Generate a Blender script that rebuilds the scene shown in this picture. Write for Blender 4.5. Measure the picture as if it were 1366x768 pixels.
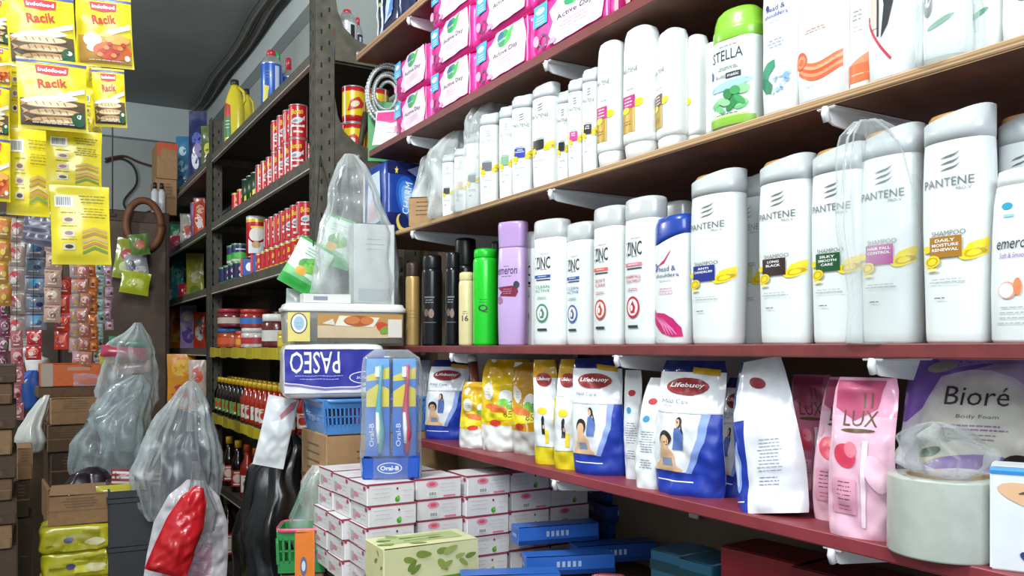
import bpy, math, random
from mathutils import Vector, Matrix, noise
from mathutils.geometry import tessellate_polygon

for o in list(bpy.data.objects):
    bpy.data.objects.remove(o)
SC = bpy.context.scene
COL = SC.collection

# ------------------------------------------------------------------ camera
FPX = 1130.0                 # focal length in pixels of the 1366 wide frame
EYE = 1.45                   # eye height
YAW = math.radians(30.02)    # camera looks this far to the right of the aisle (+Y)
CS, SN = math.cos(YAW), math.sin(YAW)
HOR = 464.0                  # horizon row
cam_d = bpy.data.cameras.new('camera')
cam_d.sensor_fit = 'HORIZONTAL'
cam_d.sensor_width = 36.0
cam_d.lens = 36.0 * FPX / 1366.0
cam_d.shift_y = (HOR - 384.0) / 1366.0
cam_d.clip_start = 0.02
cam = bpy.data.objects.new('camera', cam_d)
COL.objects.link(cam)
cam.location = (0, 0, EYE)
cam.rotation_euler = (math.pi / 2, 0, -YAW)
SC.camera = cam

# ------------------------------------------------------------------ light
SC.view_settings.view_transform = 'Standard'
SC.view_settings.look = 'None'
SC.view_settings.exposure = 0.95
SC.view_settings.gamma = 1.0
SC.view_settings.use_curve_mapping = False
W = bpy.data.worlds.new('world')
SC.world = W
W.use_nodes = True
W.node_tree.nodes['Background'].inputs[0].default_value = (0.80, 0.90, 1.0, 1)
W.node_tree.nodes['Background'].inputs[1].default_value = 0.36

def area(name, loc, target, sx, sy, power, col=(1, 1, 1)):
    d = bpy.data.lights.new(name, 'AREA')
    d.shape = 'RECTANGLE'
    d.size = sx
    d.size_y = sy
    d.energy = power
    d.color = col
    o = bpy.data.objects.new(name, d)
    COL.objects.link(o)
    o.location = loc
    v = Vector(target) - Vector(loc)
    o.rotation_euler = v.to_track_quat('-Z', 'Y').to_euler()
    return o
def bulb(name, loc, power, radius=.10, col=(.95, 1, .98)):
    d = bpy.data.lights.new(name, 'POINT')
    d.energy = power; d.shadow_soft_size = radius; d.color = col
    o = bpy.data.objects.new(name, d); COL.objects.link(o); o.location = loc
    return o
# ceiling bulb over the aisle, then an added fill light brightening the back
bulb('ceiling_bulb_light', (-0.10, 1.0, 2.80), 48, .12)
bulb('deeper_fill_light', (-1.0, 3.6, 2.55), 34, .12)
# daylight through the open shop front behind the camera
area('shop_front_daylight', (-0.6, -1.3, 2.65), (0.5, 1.2, 1.4), 1.5, 1.0, 30, (0.92, 0.97, 1.0))

# ------------------------------------------------------------------ projection helpers
def ray(px, py=HOR):
    u = (px - 683.0) / FPX
    return Vector((SN + CS * u, CS - SN * u, (HOR - py) / FPX))
def atX(px, py, X):
    d = ray(px, py); t = X / d.x
    return Vector((X, t * d.y, EYE + t * d.z))
def atY(px, py, Y):
    d = ray(px, py); t = Y / d.y
    return Vector((t * d.x, Y, EYE + t * d.z))
def atT(px, py, t):
    d = ray(px, py)
    return Vector((t * d.x, t * d.y, EYE + t * d.z))
def face(px):
    d = ray(px)
    return -math.atan2(d.x, d.y)

# ------------------------------------------------------------------ materials
def lin(h):
    if isinstance(h, str):
        h = h.lstrip('#')
        h = tuple(int(h[i:i + 2], 16) / 255 for i in (0, 2, 4))
    return tuple((c / 12.92 if c <= 0.04045 else ((c + 0.055) / 1.055) ** 2.4) for c in h)
_M = {}
def mat(col, rough=0.5, metal=0.0, var=0.06, scale=30.0, bump=0.0, coat=0.0, trans=0.0):
    key = (col, rough, metal, var, scale, bump, coat, trans)
    if key in _M:
        return _M[key]
    m = bpy.data.materials.new('m_' + str(col).strip('#'))
    m.use_nodes = True
    nt = m.node_tree
    b = nt.nodes['Principled BSDF']
    c = lin(col)
    b.inputs['Roughness'].default_value = rough
    b.inputs['Metallic'].default_value = metal
    if coat:
        b.inputs['Coat Weight'].default_value = coat
        b.inputs['Coat Roughness'].default_value = 0.12
    if trans:
        b.inputs['Transmission Weight'].default_value = trans
    tc = nt.nodes.new('ShaderNodeTexCoord')
    n = nt.nodes.new('ShaderNodeTexNoise')
    n.inputs['Scale'].default_value = scale
    n.inputs['Detail'].default_value = 4
    nt.links.new(tc.outputs['Object'], n.inputs['Vector'])
    r = nt.nodes.new('ShaderNodeValToRGB')
    r.color_ramp.elements[0].position = 0.3
    r.color_ramp.elements[1].position = 0.7
    r.color_ramp.elements[0].color = tuple(x * (1 - var) for x in c) + (1,)
    r.color_ramp.elements[1].color = tuple(min(1, x * (1 + var)) for x in c) + (1,)
    nt.links.new(n.outputs['Fac'], r.inputs[0])
    nt.links.new(r.outputs[0], b.inputs['Base Color'])
    if bump:
        bp = nt.nodes.new('ShaderNodeBump')
        bp.inputs['Strength'].default_value = bump
        bp.inputs['Distance'].default_value = 0.004
        if bump == 0.45:
            n2 = nt.nodes.new('ShaderNodeTexNoise'); n2.noise_type = 'RIDGED_MULTIFRACTAL'
            n2.inputs['Scale'].default_value = scale; n2.inputs['Detail'].default_value = 3
            nt.links.new(tc.outputs['Object'], n2.inputs['Vector'])
            nt.links.new(n2.outputs['Fac'], bp.inputs['Height'])
        else:
            nt.links.new(n.outputs['Fac'], bp.inputs['Height'])
        nt.links.new(bp.outputs[0], b.inputs['Normal'])
    _M[key] = m
    return m
def ink(col):
    return mat(col, 0.42, 0, 0.02)
def plas(col):
    return mat(col, 0.3, 0, 0.03, 12, 0, 0.25)
def film(col):
    return mat(col, 0.26, 0, 0.08, 16, 0.45, 0.35)
def clear(tint='#e8eeee', amount=0.3, rough=0.12, scale=14.0):
    """thin see-through plastic film with milky folds"""
    key = ('clear', tint, amount, rough, scale)
    if key in _M:
        return _M[key]
    m = bpy.data.materials.new('m_clear_film')
    m.use_nodes = True
    nt = m.node_tree
    nt.nodes.remove(nt.nodes['Principled BSDF'])
    out = nt.nodes['Material Output']
    tr = nt.nodes.new('ShaderNodeBsdfTransparent')
    tr.inputs[0].default_value = (0.96, 0.97, 0.97, 1)
    p = nt.nodes.new('ShaderNodeBsdfPrincipled')
    p.inputs['Base Color'].default_value = lin(tint) + (1,)
    p.inputs['Roughness'].default_value = rough
    p.inputs['Specular IOR Level'].default_value = 0.8
    mx = nt.nodes.new('ShaderNodeMixShader')
    tc = nt.nodes.new('ShaderNodeTexCoord')
    n = nt.nodes.new('ShaderNodeTexNoise')
    n.inputs['Scale'].default_value = scale
    n.inputs['Detail'].default_value = 4
    n.inputs['Distortion'].default_value = 1.2
    n2 = nt.nodes.new('ShaderNodeTexNoise')
    n2.noise_type = 'RIDGED_MULTIFRACTAL'
    n2.inputs['Scale'].default_value = scale * .8
    n2.inputs['Detail'].default_value = 5
    n2.inputs['Distortion'].default_value = .6
    nt.links.new(tc.outputs['Object'], n2.inputs['Vector'])
    nt.links.new(tc.outputs['Object'], n.inputs['Vector'])
    lw = nt.nodes.new('ShaderNodeLayerWeight')
    lw.inputs[0].default_value = 0.35
    mr = nt.nodes.new('ShaderNodeMath'); mr.operation = 'POWER'
    nt.links.new(n2.outputs['Fac'], mr.inputs[0]); mr.inputs[1].default_value = 1.3
    a = nt.nodes.new('ShaderNodeMath'); a.operation = 'MULTIPLY'
    nt.links.new(mr.outputs[0], a.inputs[0]); a.inputs[1].default_value = amount * 2.6
    b2 = nt.nodes.new('ShaderNodeMath'); b2.operation = 'MULTIPLY_ADD'; b2.use_clamp = True
    nt.links.new(lw.outputs['Facing'], b2.inputs[0]); b2.inputs[1].default_value = 0.55
    a2 = nt.nodes.new('ShaderNodeMath'); a2.operation = 'ADD'
    nt.links.new(a.outputs[0], a2.inputs[0]); a2.inputs[1].default_value = amount * 0.22
    nt.links.new(a2.outputs[0], b2.inputs[2])
    nt.links.new(b2.outputs[0], mx.inputs[0])
    nt.links.new(tr.outputs[0], mx.inputs[1])
    nt.links.new(p.outputs[0], mx.inputs[2])
    nt.links.new(mx.outputs[0], out.inputs[0])
    bp = nt.nodes.new('ShaderNodeBump')
    bp.inputs['Strength'].default_value = 0.8
    bp.inputs['Distance'].default_value = 0.012
    nt.links.new(n2.outputs['Fac'], bp.inputs['Height'])
    nt.links.new(bp.outputs[0], p.inputs['Normal'])
    _M[key] = m
    return m
def ply_edge(cols, freq, rough=0.6):
    """layered plywood edge: bands along Z"""
    key = ('ply', cols, freq)
    if key in _M:
        return _M[key]
    m = mat(cols[0], rough, 0, 0.2, 21.7)
    m = m.copy()
    nt = m.node_tree
    b = nt.nodes['Principled BSDF']
    tc = nt.nodes.new('ShaderNodeTexCoord')
    mp = nt.nodes.new('ShaderNodeMapping')
    mp.inputs['Scale'].default_value = (1, 0.35, freq)
    nt.links.new(tc.outputs['Object'], mp.inputs[0])
    n = nt.nodes.new('ShaderNodeTexNoise')
    n.inputs['Scale'].default_value = 3.0
    n.inputs['Detail'].default_value = 3
    nt.links.new(mp.outputs[0], n.inputs['Vector'])
    r = nt.nodes.new('ShaderNodeValToRGB')
    r.color_ramp.elements[0].position = 0.38
    r.color_ramp.elements[1].position = 0.6
    r.color_ramp.elements[0].color = lin(cols[1]) + (1,)
    r.color_ramp.elements[1].color = lin(cols[0]) + (1,)
    nt.links.new(n.outputs['Fac'], r.inputs[0])
    nt.links.new(r.outputs[0], b.inputs['Base Color'])
    _M[key] = m
    return m

# ------------------------------------------------------------------ mesh builder
_BUILT = {}
class MB:
    def __init__(s):
        s.v = []; s.f = []; s.mi = []; s.sm = []; s.mats = []
    def _m(s, m):
        if m not in s.mats:
            s.mats.append(m)
        return s.mats.index(m)
    def add(s, vs, fs, m, smooth=True):
        k = len(s.v); i = s._m(m)
        s.v += [tuple(p) for p in vs]
        for f in fs:
            s.f.append(tuple(a + k for a in f)); s.mi.append(i); s.sm.append(smooth)
    def box(s, c, d, m, bev=0.0, rz=0.0, mats=None):
        """bevelled box; mats maps a face key (-x +x -y +y -z +z) to a material"""
        hx, hy, hz = d[0] / 2, d[1] / 2, d[2] / 2
        b = min(bev, hx * .9, hy * .9, hz * .9)
        R = Matrix.Rotation(rz, 3, 'Z')
        C = Vector(c)
        if b <= 0:
            b = min(hx, hy, hz) * 0.02
        P = {}
        vs = []
        for sx in (-1, 1):
            for sy in (-1, 1):
                for sz in (-1, 1):
                    for ax in range(3):
                        q = [sx * (hx - b), sy * (hy - b), sz * (hz - b)]
                        q[ax] = (sx, sy, sz)[ax] * (hx, hy, hz)[ax]
                        P[(sx, sy, sz, ax)] = len(vs)
                        vs.append(R @ Vector(q) + C)
        def g(sx, sy, sz, ax): return P[(sx, sy, sz, ax)]
        main = []
        for sg in (-1, 1):
            main.append((('-x' if sg < 0 else '+x'), [g(sg, a, e, 0) for a, e in ((-1, -1), (1, -1), (1, 1), (-1, 1))][::sg]))
            main.append((('-y' if sg < 0 else '+y'), [g(a, sg, e, 1) for a, e in ((-1, -1), (-1, 1), (1, 1), (1, -1))][::sg]))
            main.append((('-z' if sg < 0 else '+z'), [g(a, e, sg, 2) for a, e in ((-1, -1), (1, -1), (1, 1), (-1, 1))][::sg]))
        k = len(s.v)
        s.v += [tuple(p) for p in vs]
        for key, f in main:
            mm = (mats or {}).get(key, m)
            s.f.append(tuple(a + k for a in f)); s.mi.append(s._m(mm)); s.sm.append(False)
        i = s._m(m)
        ed = []
        for a in (-1, 1):
            for e in (-1, 1):
                ed.append((g(a, e, -1, 0), g(a, e, -1, 1), g(a, e, 1, 1), g(a, e, 1, 0)))
                ed.append((g(a, -1, e, 0), g(a, -1, e, 2), g(a, 1, e, 2), g(a, 1, e, 0)))
                ed.append((g(-1, a, e, 1), g(-1, a, e, 2), g(1, a, e, 2), g(1, a, e, 1)))
        for a in (-1, 1):
            for e in (-1, 1):
                for h in (-1, 1):
                    ed.append((g(a, e, h, 0), g(a, e, h, 1), g(a, e, h, 2)))
        for f in ed:
            s.f.append(tuple(a + k for a in f)); s.mi.append(i); s.sm.append(True)
    def loft(s, rings, m, cap0=True, cap1=True, smooth=True, seg_m=None, closed=True):
        n = len(rings[0]); k = len(s.v)
        for r in rings:
            s.v += [tuple(p) for p in r]
        for j in range(len(rings) - 1):
            i = s._m(seg_m[j] if seg_m and seg_m[j] else m)
            for a in range(n if closed else n - 1):
                b = (a + 1) % n
                s.f.append((k + j * n + a, k + j * n + b, k + (j + 1) * n + b, k + (j + 1) * n + a)); s.mi.append(i); s.sm.append(smooth)
        if cap0:
            s.f.append(tuple(k + a for a in range(n))[::-1]); s.mi.append(s._m((seg_m[0] if seg_m and seg_m[0] else m))); s.sm.append(False)
        if cap1:
            q = k + (len(rings) - 1) * n
            s.f.append(tuple(q + a for a in range(n))); s.mi.append(s._m((seg_m[-1] if seg_m and seg_m[-1] else m))); s.sm.append(False)
    def lathe(s, prof, m, N=24, c=(0, 0, 0), cap0=True, cap1=True, seg_m=None):
        rings = [[(c[0] + r * math.cos(2 * math.pi * a / N), c[1] + r * math.sin(2 * math.pi * a / N), c[2] + z) for a in range(N)] for r, z in prof]
        s.loft(rings, m, cap0, cap1, True, seg_m)
    def tube(s, pts, r, m, N=8):
        pts = [Vector(p) for p in pts]
        rings = []
        for i, p in enumerate(pts):
            d = (pts[min(i + 1, len(pts) - 1)] - pts[max(i - 1, 0)]).normalized()
            a = d.orthogonal().normalized() if i == 0 else (A - d * A.dot(d)).normalized()
            A = a
            b = d.cross(a)
            rr = r[i] if isinstance(r, (list, tuple)) else r
            rings.append([p + (a * math.cos(2 * math.pi * q / N) + b * math.sin(2 * math.pi * q / N)) * rr for q in range(N)])
        s.loft(rings, m)
    def grid(s, fn, nu, nv, m, mfn=None, smooth=True):
        k = len(s.v)
        for j in range(nv + 1):
            for i in range(nu + 1):
                s.v.append(tuple(fn(i / nu, j / nv)))
        for j in range(nv):
            for i in range(nu):
                a = k + j * (nu + 1) + i
                mm = mfn((i + .5) / nu, (j + .5) / nv) if mfn else m
                s.f.append((a, a + 1, a + nu + 2, a + nu + 1)); s.mi.append(s._m(mm)); s.sm.append(smooth)
    def mesh(s, name):
        me = bpy.data.meshes.new(name)
        me.from_pydata(s.v, [], s.f)
        for m in s.mats:
            me.materials.append(m)
        me.polygons.foreach_set('material_index', s.mi)
        me.polygons.foreach_set('use_smooth', s.sm)
        me.update()
        return me
    def build(s, name, parent=None, loc=None, rz=None):
        o = bpy.data.objects.new(name, s.mesh(name))
        COL.objects.link(o)
        _BUILT[o.name] = s
        if parent:
            o.parent = parent
        if loc is not None:
            o.location = loc
        if rz is not None:
            o.rotation_euler = (0, 0, rz) if not isinstance(rz, tuple) else rz
        return o

def tag(o, label=None, cat=None, group=None, kind=None):
    if label: o['label'] = label
    if cat: o['category'] = cat
    if group: o['group'] = group
    if kind: o['kind'] = kind
    return o
def root(name, label, cat, loc, rz=0.0, group=None):
    o = bpy.data.objects.new(name, None)
    o.empty_display_size = 0.02
    COL.objects.link(o)
    o.location = loc
    o.rotation_euler = rz if isinstance(rz, tuple) else (0, 0, rz)
    return tag(o, label, cat, group)
def dup(o, loc, rz=None, label=None, group=None, parent=None):
    def cp(x, par):
        c = x.copy(); COL.objects.link(c); c.parent = par
        for ch in list(x.children):
            cp(ch, c)
        return c
    c = cp(o, parent)
    c.location = loc
    if rz is not None:
        c.rotation_euler = rz if isinstance(rz, tuple) else (0, 0, rz)
    if label: c['label'] = label
    if group: c['group'] = group
    return c
ORD = ['first', 'second', 'third', 'fourth', 'fifth', 'sixth', 'seventh', 'eighth', 'ninth', 'tenth', 'eleventh', 'twelfth', 'thirteenth', 'fourteenth', 'fifteenth', 'sixteenth']

# ------------------------------------------------------------------ printed artwork laid on a surface
_T = {}
def glyphs(s, bold):
    key = (s, bold)
    if key not in _T:
        cu = bpy.data.curves.new('t', 'FONT')
        cu.body = s
        cu.size = 1
        cu.resolution_u = 2
        cu.offset = bold
        ob = bpy.data.objects.new('t', cu)
        me = bpy.data.meshes.new_from_object(ob)
        vs = [(v.co.x, v.co.y) for v in me.vertices]
        fs = [tuple(p.vertices) for p in me.polygons]
        bpy.data.objects.remove(ob); bpy.data.curves.remove(cu); bpy.data.meshes.remove(me)
        x0 = min(v[0] for v in vs); x1 = max(v[0] for v in vs)
        y0 = min(v[1] for v in vs); y1 = max(v[1] for v in vs)
        _T[key] = ([(x - (x0 + x1) / 2, y - (y0 + y1) / 2) for x, y in vs], fs, x1 - x0, y1 - y0)
    return _T[key]
class Art:
    def __init__(s, S, flat=False, step=0.0075):
        s.S = S; s.mb = MB(); s.flat = flat; s.step = step; s.z = 0
    def tris(s, T, m, lay=None):
        s.z += 1
        off = 0.0005 + 0.00011 * (lay if lay is not None else s.z)
        i = s.mb._m(m)
        out = []
        st = list(T)
        while st:
            a, b, c = st.pop()
            if not s.flat:
                e = [((a[0] - b[0]) ** 2 + (a[1] - b[1]) ** 2, 0), ((b[0] - c[0]) ** 2 + (b[1] - c[1]) ** 2, 1), ((c[0] - a[0]) ** 2 + (c[1] - a[1]) ** 2, 2)]
                L, w = max(e)
                if L > s.step ** 2:
                    if w == 0: p, q, r = a, b, c
                    elif w == 1: p, q, r = b, c, a
                    else: p, q, r = c, a, b
                    mid = ((p[0] + q[0]) / 2, (p[1] + q[1]) / 2)
                    st.append((p, mid, r)); st.append((mid, q, r))
                    continue
            out.append((a, b, c))
        idx = {}
        for t in out:
            f = []
            for p in t:
                k = (round(p[0], 6), round(p[1], 6))
                if k not in idx:
                    idx[k] = len(s.mb.v)
                    s.mb.v.append(tuple(s.S(p[0], p[1], off)))
                f.append(idx[k])
            if len(set(f)) == 3:
                s.mb.f.append(tuple(f)); s.mb.mi.append(i); s.mb.sm.append(True)
    def rect(s, u0, v0, u1, v1, m):
        s.tris([((u0, v0), (u1, v0), (u1, v1)), ((u0, v0), (u1, v1), (u0, v1))], m)
    def poly(s, pts, m):
        t = tessellate_polygon([[Vector((p[0], p[1], 0)) for p in pts]])
        T = []
        for a, b, c in t:
            a, b, c = pts[a], pts[b], pts[c]
            if (b[0] - a[0]) * (c[1] - a[1]) - (b[1] - a[1]) * (c[0] - a[0]) < 0:
                b, c = c, b
            T.append((a, b, c))
        s.tris(T, m)
    def ell(s, cu, cv, ru, rv, m, rot=0.0, n=18, ring=None):
        c, q = math.cos(rot), math.sin(rot)
        P = [(cu + ru * math.cos(2 * math.pi * k / n) * c - rv * math.sin(2 * math.pi * k / n) * q, cv + ru * math.cos(2 * math.pi * k / n) * q + rv * math.sin(2 * math.pi * k / n) * c) for k in range(n)]
        if ring:
            I = [(cu + (p[0] - cu) * ring, cv + (p[1] - cv) * ring) for p in P]
            T = []
            for k in range(n):
                j = (k + 1) % n
                T += [(I[k], P[k], P[j]), (I[k], P[j], I[j])]
            s.tris(T, m)
        else:
            s.tris([((cu, cv), P[k], P[(k + 1) % n]) for k in range(n)], m)
    def text(s, t, cu, cv, m, h=None, w=None, bold=0.0, rot=0.0, shear=0.0):
        if not t.strip():
            return
        vs, fs, tw, th = glyphs(t, bold)
        sy = (h / th) if h else (w / tw)
        sx = (w / tw) if w else sy
        c, q = math.cos(rot), math.sin(rot)
        P = []
        for x, y in vs:
            x, y = (x + shear * y) * sx, y * sy
            P.append((cu + x * c - y * q, cv + x * q + y * c))
        T = []
        for f in fs:
            for k in range(1, len(f) - 1):
                T.append((P[f[0]], P[f[k]], P[f[k + 1]]))
        s.tris(T, m)
    def lines(s, cu, cv, w, n, gap, m, th=0.0009, seed=1):
        """rows of print too small to read"""
        R = random.Random(seed)
        for k in range(n):
            ww = w * R.uniform(.7, 1)
            x = cu - ww / 2
            v = cv - k * gap
            while x < cu + ww / 2:
                l = R.uniform(.003, .008)
                s.rect(x, v, min(x + l, cu + ww / 2), v + th, m)
                s.z -= 1
                x += l + .0012
    def bar(s, u0, v0, u1, v1, seed=3):
        """barcode"""
        s.rect(u0, v0, u1, v1, ink('#f2f2ee'))
        R = random.Random(seed)
        x = u0 + (u1 - u0) * .08
        while x < u1 - (u1 - u0) * .1:
            l = (u1 - u0) * R.uniform(.02, .05)
            s.rect(x, v0 + (v1 - v0) * .15, x + l, v1 - (v1 - v0) * .1, ink('#222222')); s.z -= 1
            x += l + (u1 - u0) * R.uniform(.02, .05)
    def done(s, target, part='body'):
        """print the artwork onto the part's own mesh"""
        if not s.mb.f:
            return
        if target.type == 'EMPTY':
            target = [c for c in target.children if c.name.split('.')[0] == part][0]
        b = _BUILT[target.name]
        k = len(b.v)
        b.v += s.mb.v
        for f, i, q in zip(s.mb.f, s.mb.mi, s.mb.sm):
            b.f.append(tuple(a + k for a in f)); b.mi.append(b._m(s.mb.mats[i])); b.sm.append(q)
        old = target.data
        target.data = b.mesh(old.name)
        bpy.data.meshes.remove(old)
        return target

def plane_S(origin, U, V, Nn):
    O, U, V, Nn = Vector(origin), Vector(U), Vector(V), Vector(Nn)
    return lambda u, v, off: O + U * u + V * v + Nn * off

# ------------------------------------------------------------------ generic shapes
def interp(P, v):
    for k in range(len(P) - 1):
        if v <= P[k + 1][0]:
            a, b = P[k], P[k + 1]
            t = (v - a[0]) / max(1e-9, b[0] - a[0])
            return tuple(a[i] + (b[i] - a[i]) * t for i in range(1, len(a)))
    return tuple(P[-1][1:])
def sring(a, b, n, z, N=36):
    r = []
    for k in range(N):
        t = 2 * math.pi * k / N
        c, q = math.cos(t), math.sin(t)
        r.append((a * math.copysign(abs(c) ** (2 / n), c), b * math.copysign(abs(q) ** (2 / n), q), z))
    return r
def bottle_body(prof, w, d, h, n=2.4, m=None, steps=None, seg=None):
    """prof: (v, width factor, depth factor) along the height; returns mesh builder and its front surface"""
    mb = MB()
    rings = [sring(w / 2 * a, d / 2 * b, n, v * h) for v, a, b in prof]
    mb.loft(rings, m, seg_m=seg)
    P = [(v * h, w / 2 * a, d / 2 * b) for v, a, b in prof]
    def S(u, v, off):
        a, b = interp(P, v)
        k = min(abs(u) / max(a, 1e-6), 0.985)
        return Vector((max(-a, min(a, u)), -b * (1 - k ** n) ** (1 / n) - off, v))
    return mb, S

def pouch_fn(Wd, H, prof, seed, amp, p=2.4, lean=0.0):
    """prof: (v, width factor, thickness) ; returns F(s in -1..1, v in 0..1, side, off)"""
    def Fn(sx, v, side, off=0.0):
        wf, th = interp(prof, v)
        x = sx * Wd / 2 * wf
        e = (1 - abs(sx) ** p)
        y = th / 2 * (e ** 0.75)
        nz = noise.noise(Vector((x * 26 + seed * 7.3, v * H * 22, side * 3.1 + seed))) + .5 * noise.noise(Vector((x * 60 + seed, v * H * 55, side * 9)))
        y += amp * nz * min(1, e * 3) * min(1, th * 60 + .25)
        bend = amp * 1.3 * noise.noise(Vector((seed * 3.7, v * H * 9, 1.7)))
        return Vector((x + lean * .35 * H * v * v * math.sin(seed * 2.1), side * y + side * off + bend + lean * H * max(0, v - .35) ** 2, v * H - abs(lean) * .12 * H * v ** 3))
    return Fn
def pouch_mesh(Wd, H, prof, m, seed=1, amp=0.003, nu=26, nv=34, mfn=None, back=None, p=2.4, lean=0.0):
    Fn = pouch_fn(Wd, H, prof, seed, amp, p, lean)
    mb = MB()
    mb.grid(lambda a, b: Fn(a * 2 - 1, b, -1), nu, nv, m, mfn)
    mb.grid(lambda a, b: Fn(1 - a * 2, b, 1), nu, nv, back or m, None)
    # base gusset and top seam close the bag
    for v, rev in ((0, True), (1, False)):
        mb.grid(lambda a, b: Fn(a * 2 - 1, v, -1) * (1 - b) + Fn(a * 2 - 1, v, 1) * b if not rev else Fn(1 - a * 2, v, -1) * (1 - b) + Fn(1 - a * 2, v, 1) * b, nu, 2, back or m)
    def S(u, v, off):
        wf, th = interp(prof, max(0, min(1, v / H)))
        sx = u / (Wd / 2 * wf)
        return Fn(max(-1, min(1, sx)), max(0, min(1, v / H)), -1, off)
    return mb, S
STAND = [(0, .96, .050), (.05, .98, .052), (.2, 1, .050), (.45, 1, .040), (.7, 1, .026), (.9, 1, .010), (.94, 1, .004), (1, 1, .002)]
PILLOW = [(0, 1, .002), (.05, 1, .003), (.12, .99, .014), (.3, .97, .026), (.5, .96, .030), (.7, .97, .026), (.88, .99, .014), (.95, 1, .003), (1, 1, .002)]
def scaleT(prof, k):
    return [(a, b, c * k) for a, b, c in prof]

def bag_mesh(rings, m, seed=1, pleat=0.12, npl=9, amp=0.01, N=40, cap1=True):
    """hanging soft bag: rings (z, rx, ry, pleat strength, cx, cy)"""
    mb = MB()
    out = []
    R = random.Random(seed)
    ph = R.random() * 6
    sub = []
    for k in range(len(rings) - 1):
        for q in range(4):
            t = q / 4
            sub.append(tuple(rings[k][i] + (rings[k + 1][i] - rings[k][i]) * t for i in range(6)))
    sub.append(rings[-1])
    for z, rx, ry, pl, cx, cy in sub:
        r = []
        for k in range(N):
            t = 2 * math.pi * k / N
            w = 1 + pl * pleat * math.sin(npl * t + ph + 2 * noise.noise(Vector((seed, z * 4, math.cos(t))))) + pl * pleat * .6 * math.sin((npl * 2 + 1) * t + z * 9)
            x = cx + rx * w * math.cos(t); y = cy + ry * w * math.sin(t)
            nn = noise.noise_vector(Vector((x * 14 + seed * 5, y * 14, z * 11)))
            nn2 = noise.noise_vector(Vector((x * 40 + seed * 5, y * 40, z * 30)))
            s_ = min(1, (rx + ry) * 8)
            r.append((x + nn.x * amp * s_ + nn2.x * amp * .35 * s_, y + nn.y * amp * s_ + nn2.y * amp * .35 * s_, z + nn.z * amp * .6 * s_))
        out.append(r)
    mb.loft(out, m, True, cap1)
    return mb
# ================================================================== SETTING
WX = 1.15      # wall behind the shelves
BY = 6.3       # back wall
CZ = 3.11      # ceiling
def wallmat(c1, c2, name, sc=1.6, bump=0.25):
    m = mat(c1, 0.85, 0, 0.1, sc, bump).copy()
    nt = m.node_tree
    b = nt.nodes['Principled BSDF']
    r = [n for n in nt.nodes if n.type == 'VALTORGB'][0]
    r.color_ramp.elements[0].color = lin(c2) + (1,)
    r.color_ramp.elements[1].color = lin(c1) + (1,)
    n2 = nt.nodes.new('ShaderNodeTexNoise'); n2.inputs['Scale'].default_value = 60; n2.inputs['Detail'].default_value = 6
    bp = [n for n in nt.nodes if n.type == 'BUMP'][0]
    nt.links.new(n2.outputs['Fac'], bp.inputs['Height'])
    return m
M_PLAST = wallmat('#b4bab8', '#9aa09f', 'plaster')
M_CEIL = wallmat('#8d9190', '#7f8483', 'ceiling', 3)
M_BEAM = wallmat('#ccd3d4', '#b9c0c2', 'beam')
M_FLOOR = wallmat('#6d675f', '#57524c', 'floor', 4)
def slab(name, lo, hi, m, mats=None):
    mb = MB()
    mb.box([(a + b) / 2 for a, b in zip(lo, hi)], [b - a for a, b in zip(lo, hi)], m, 0.002, 0, mats)
    return tag(mb.build(name), kind='structure')
slab('floor', (-2.2, -1.6, -0.08), (1.3, BY + .15, 0), M_FLOOR)
slab('ceiling', (-2.2, -0.2, CZ), (1.3, BY + .15, CZ + .1), M_CEIL)
slab('wall_right', (WX, -0.6, 0), (WX + .12, BY + .15, CZ), M_PLAST)
slab('wall_back', (-2.2, BY, 0), (WX, BY + .12, CZ), M_PLAST)
slab('wall_shade_sheet', (WX - .012, 0.1, 0), (WX, BY - .01, EYE + .86), wallmat('#85735f', '#655646', 'shade_sheet', 2.5))  # added dark sheet: shade over the brownish wall put into its colour
slab('wall_left', (-2.2, 0.9, 0), (-2.08, BY, CZ), M_PLAST)
# beam along the top of the shelf wall, and the lighter band along the back wall
slab('trim_1', (1.09, -0.6, CZ - .15), (WX, BY, CZ), M_BEAM)
slab('trim_2', (-2.08, BY - .06, CZ - .24), (1.09, BY, CZ), M_BEAM)

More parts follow.
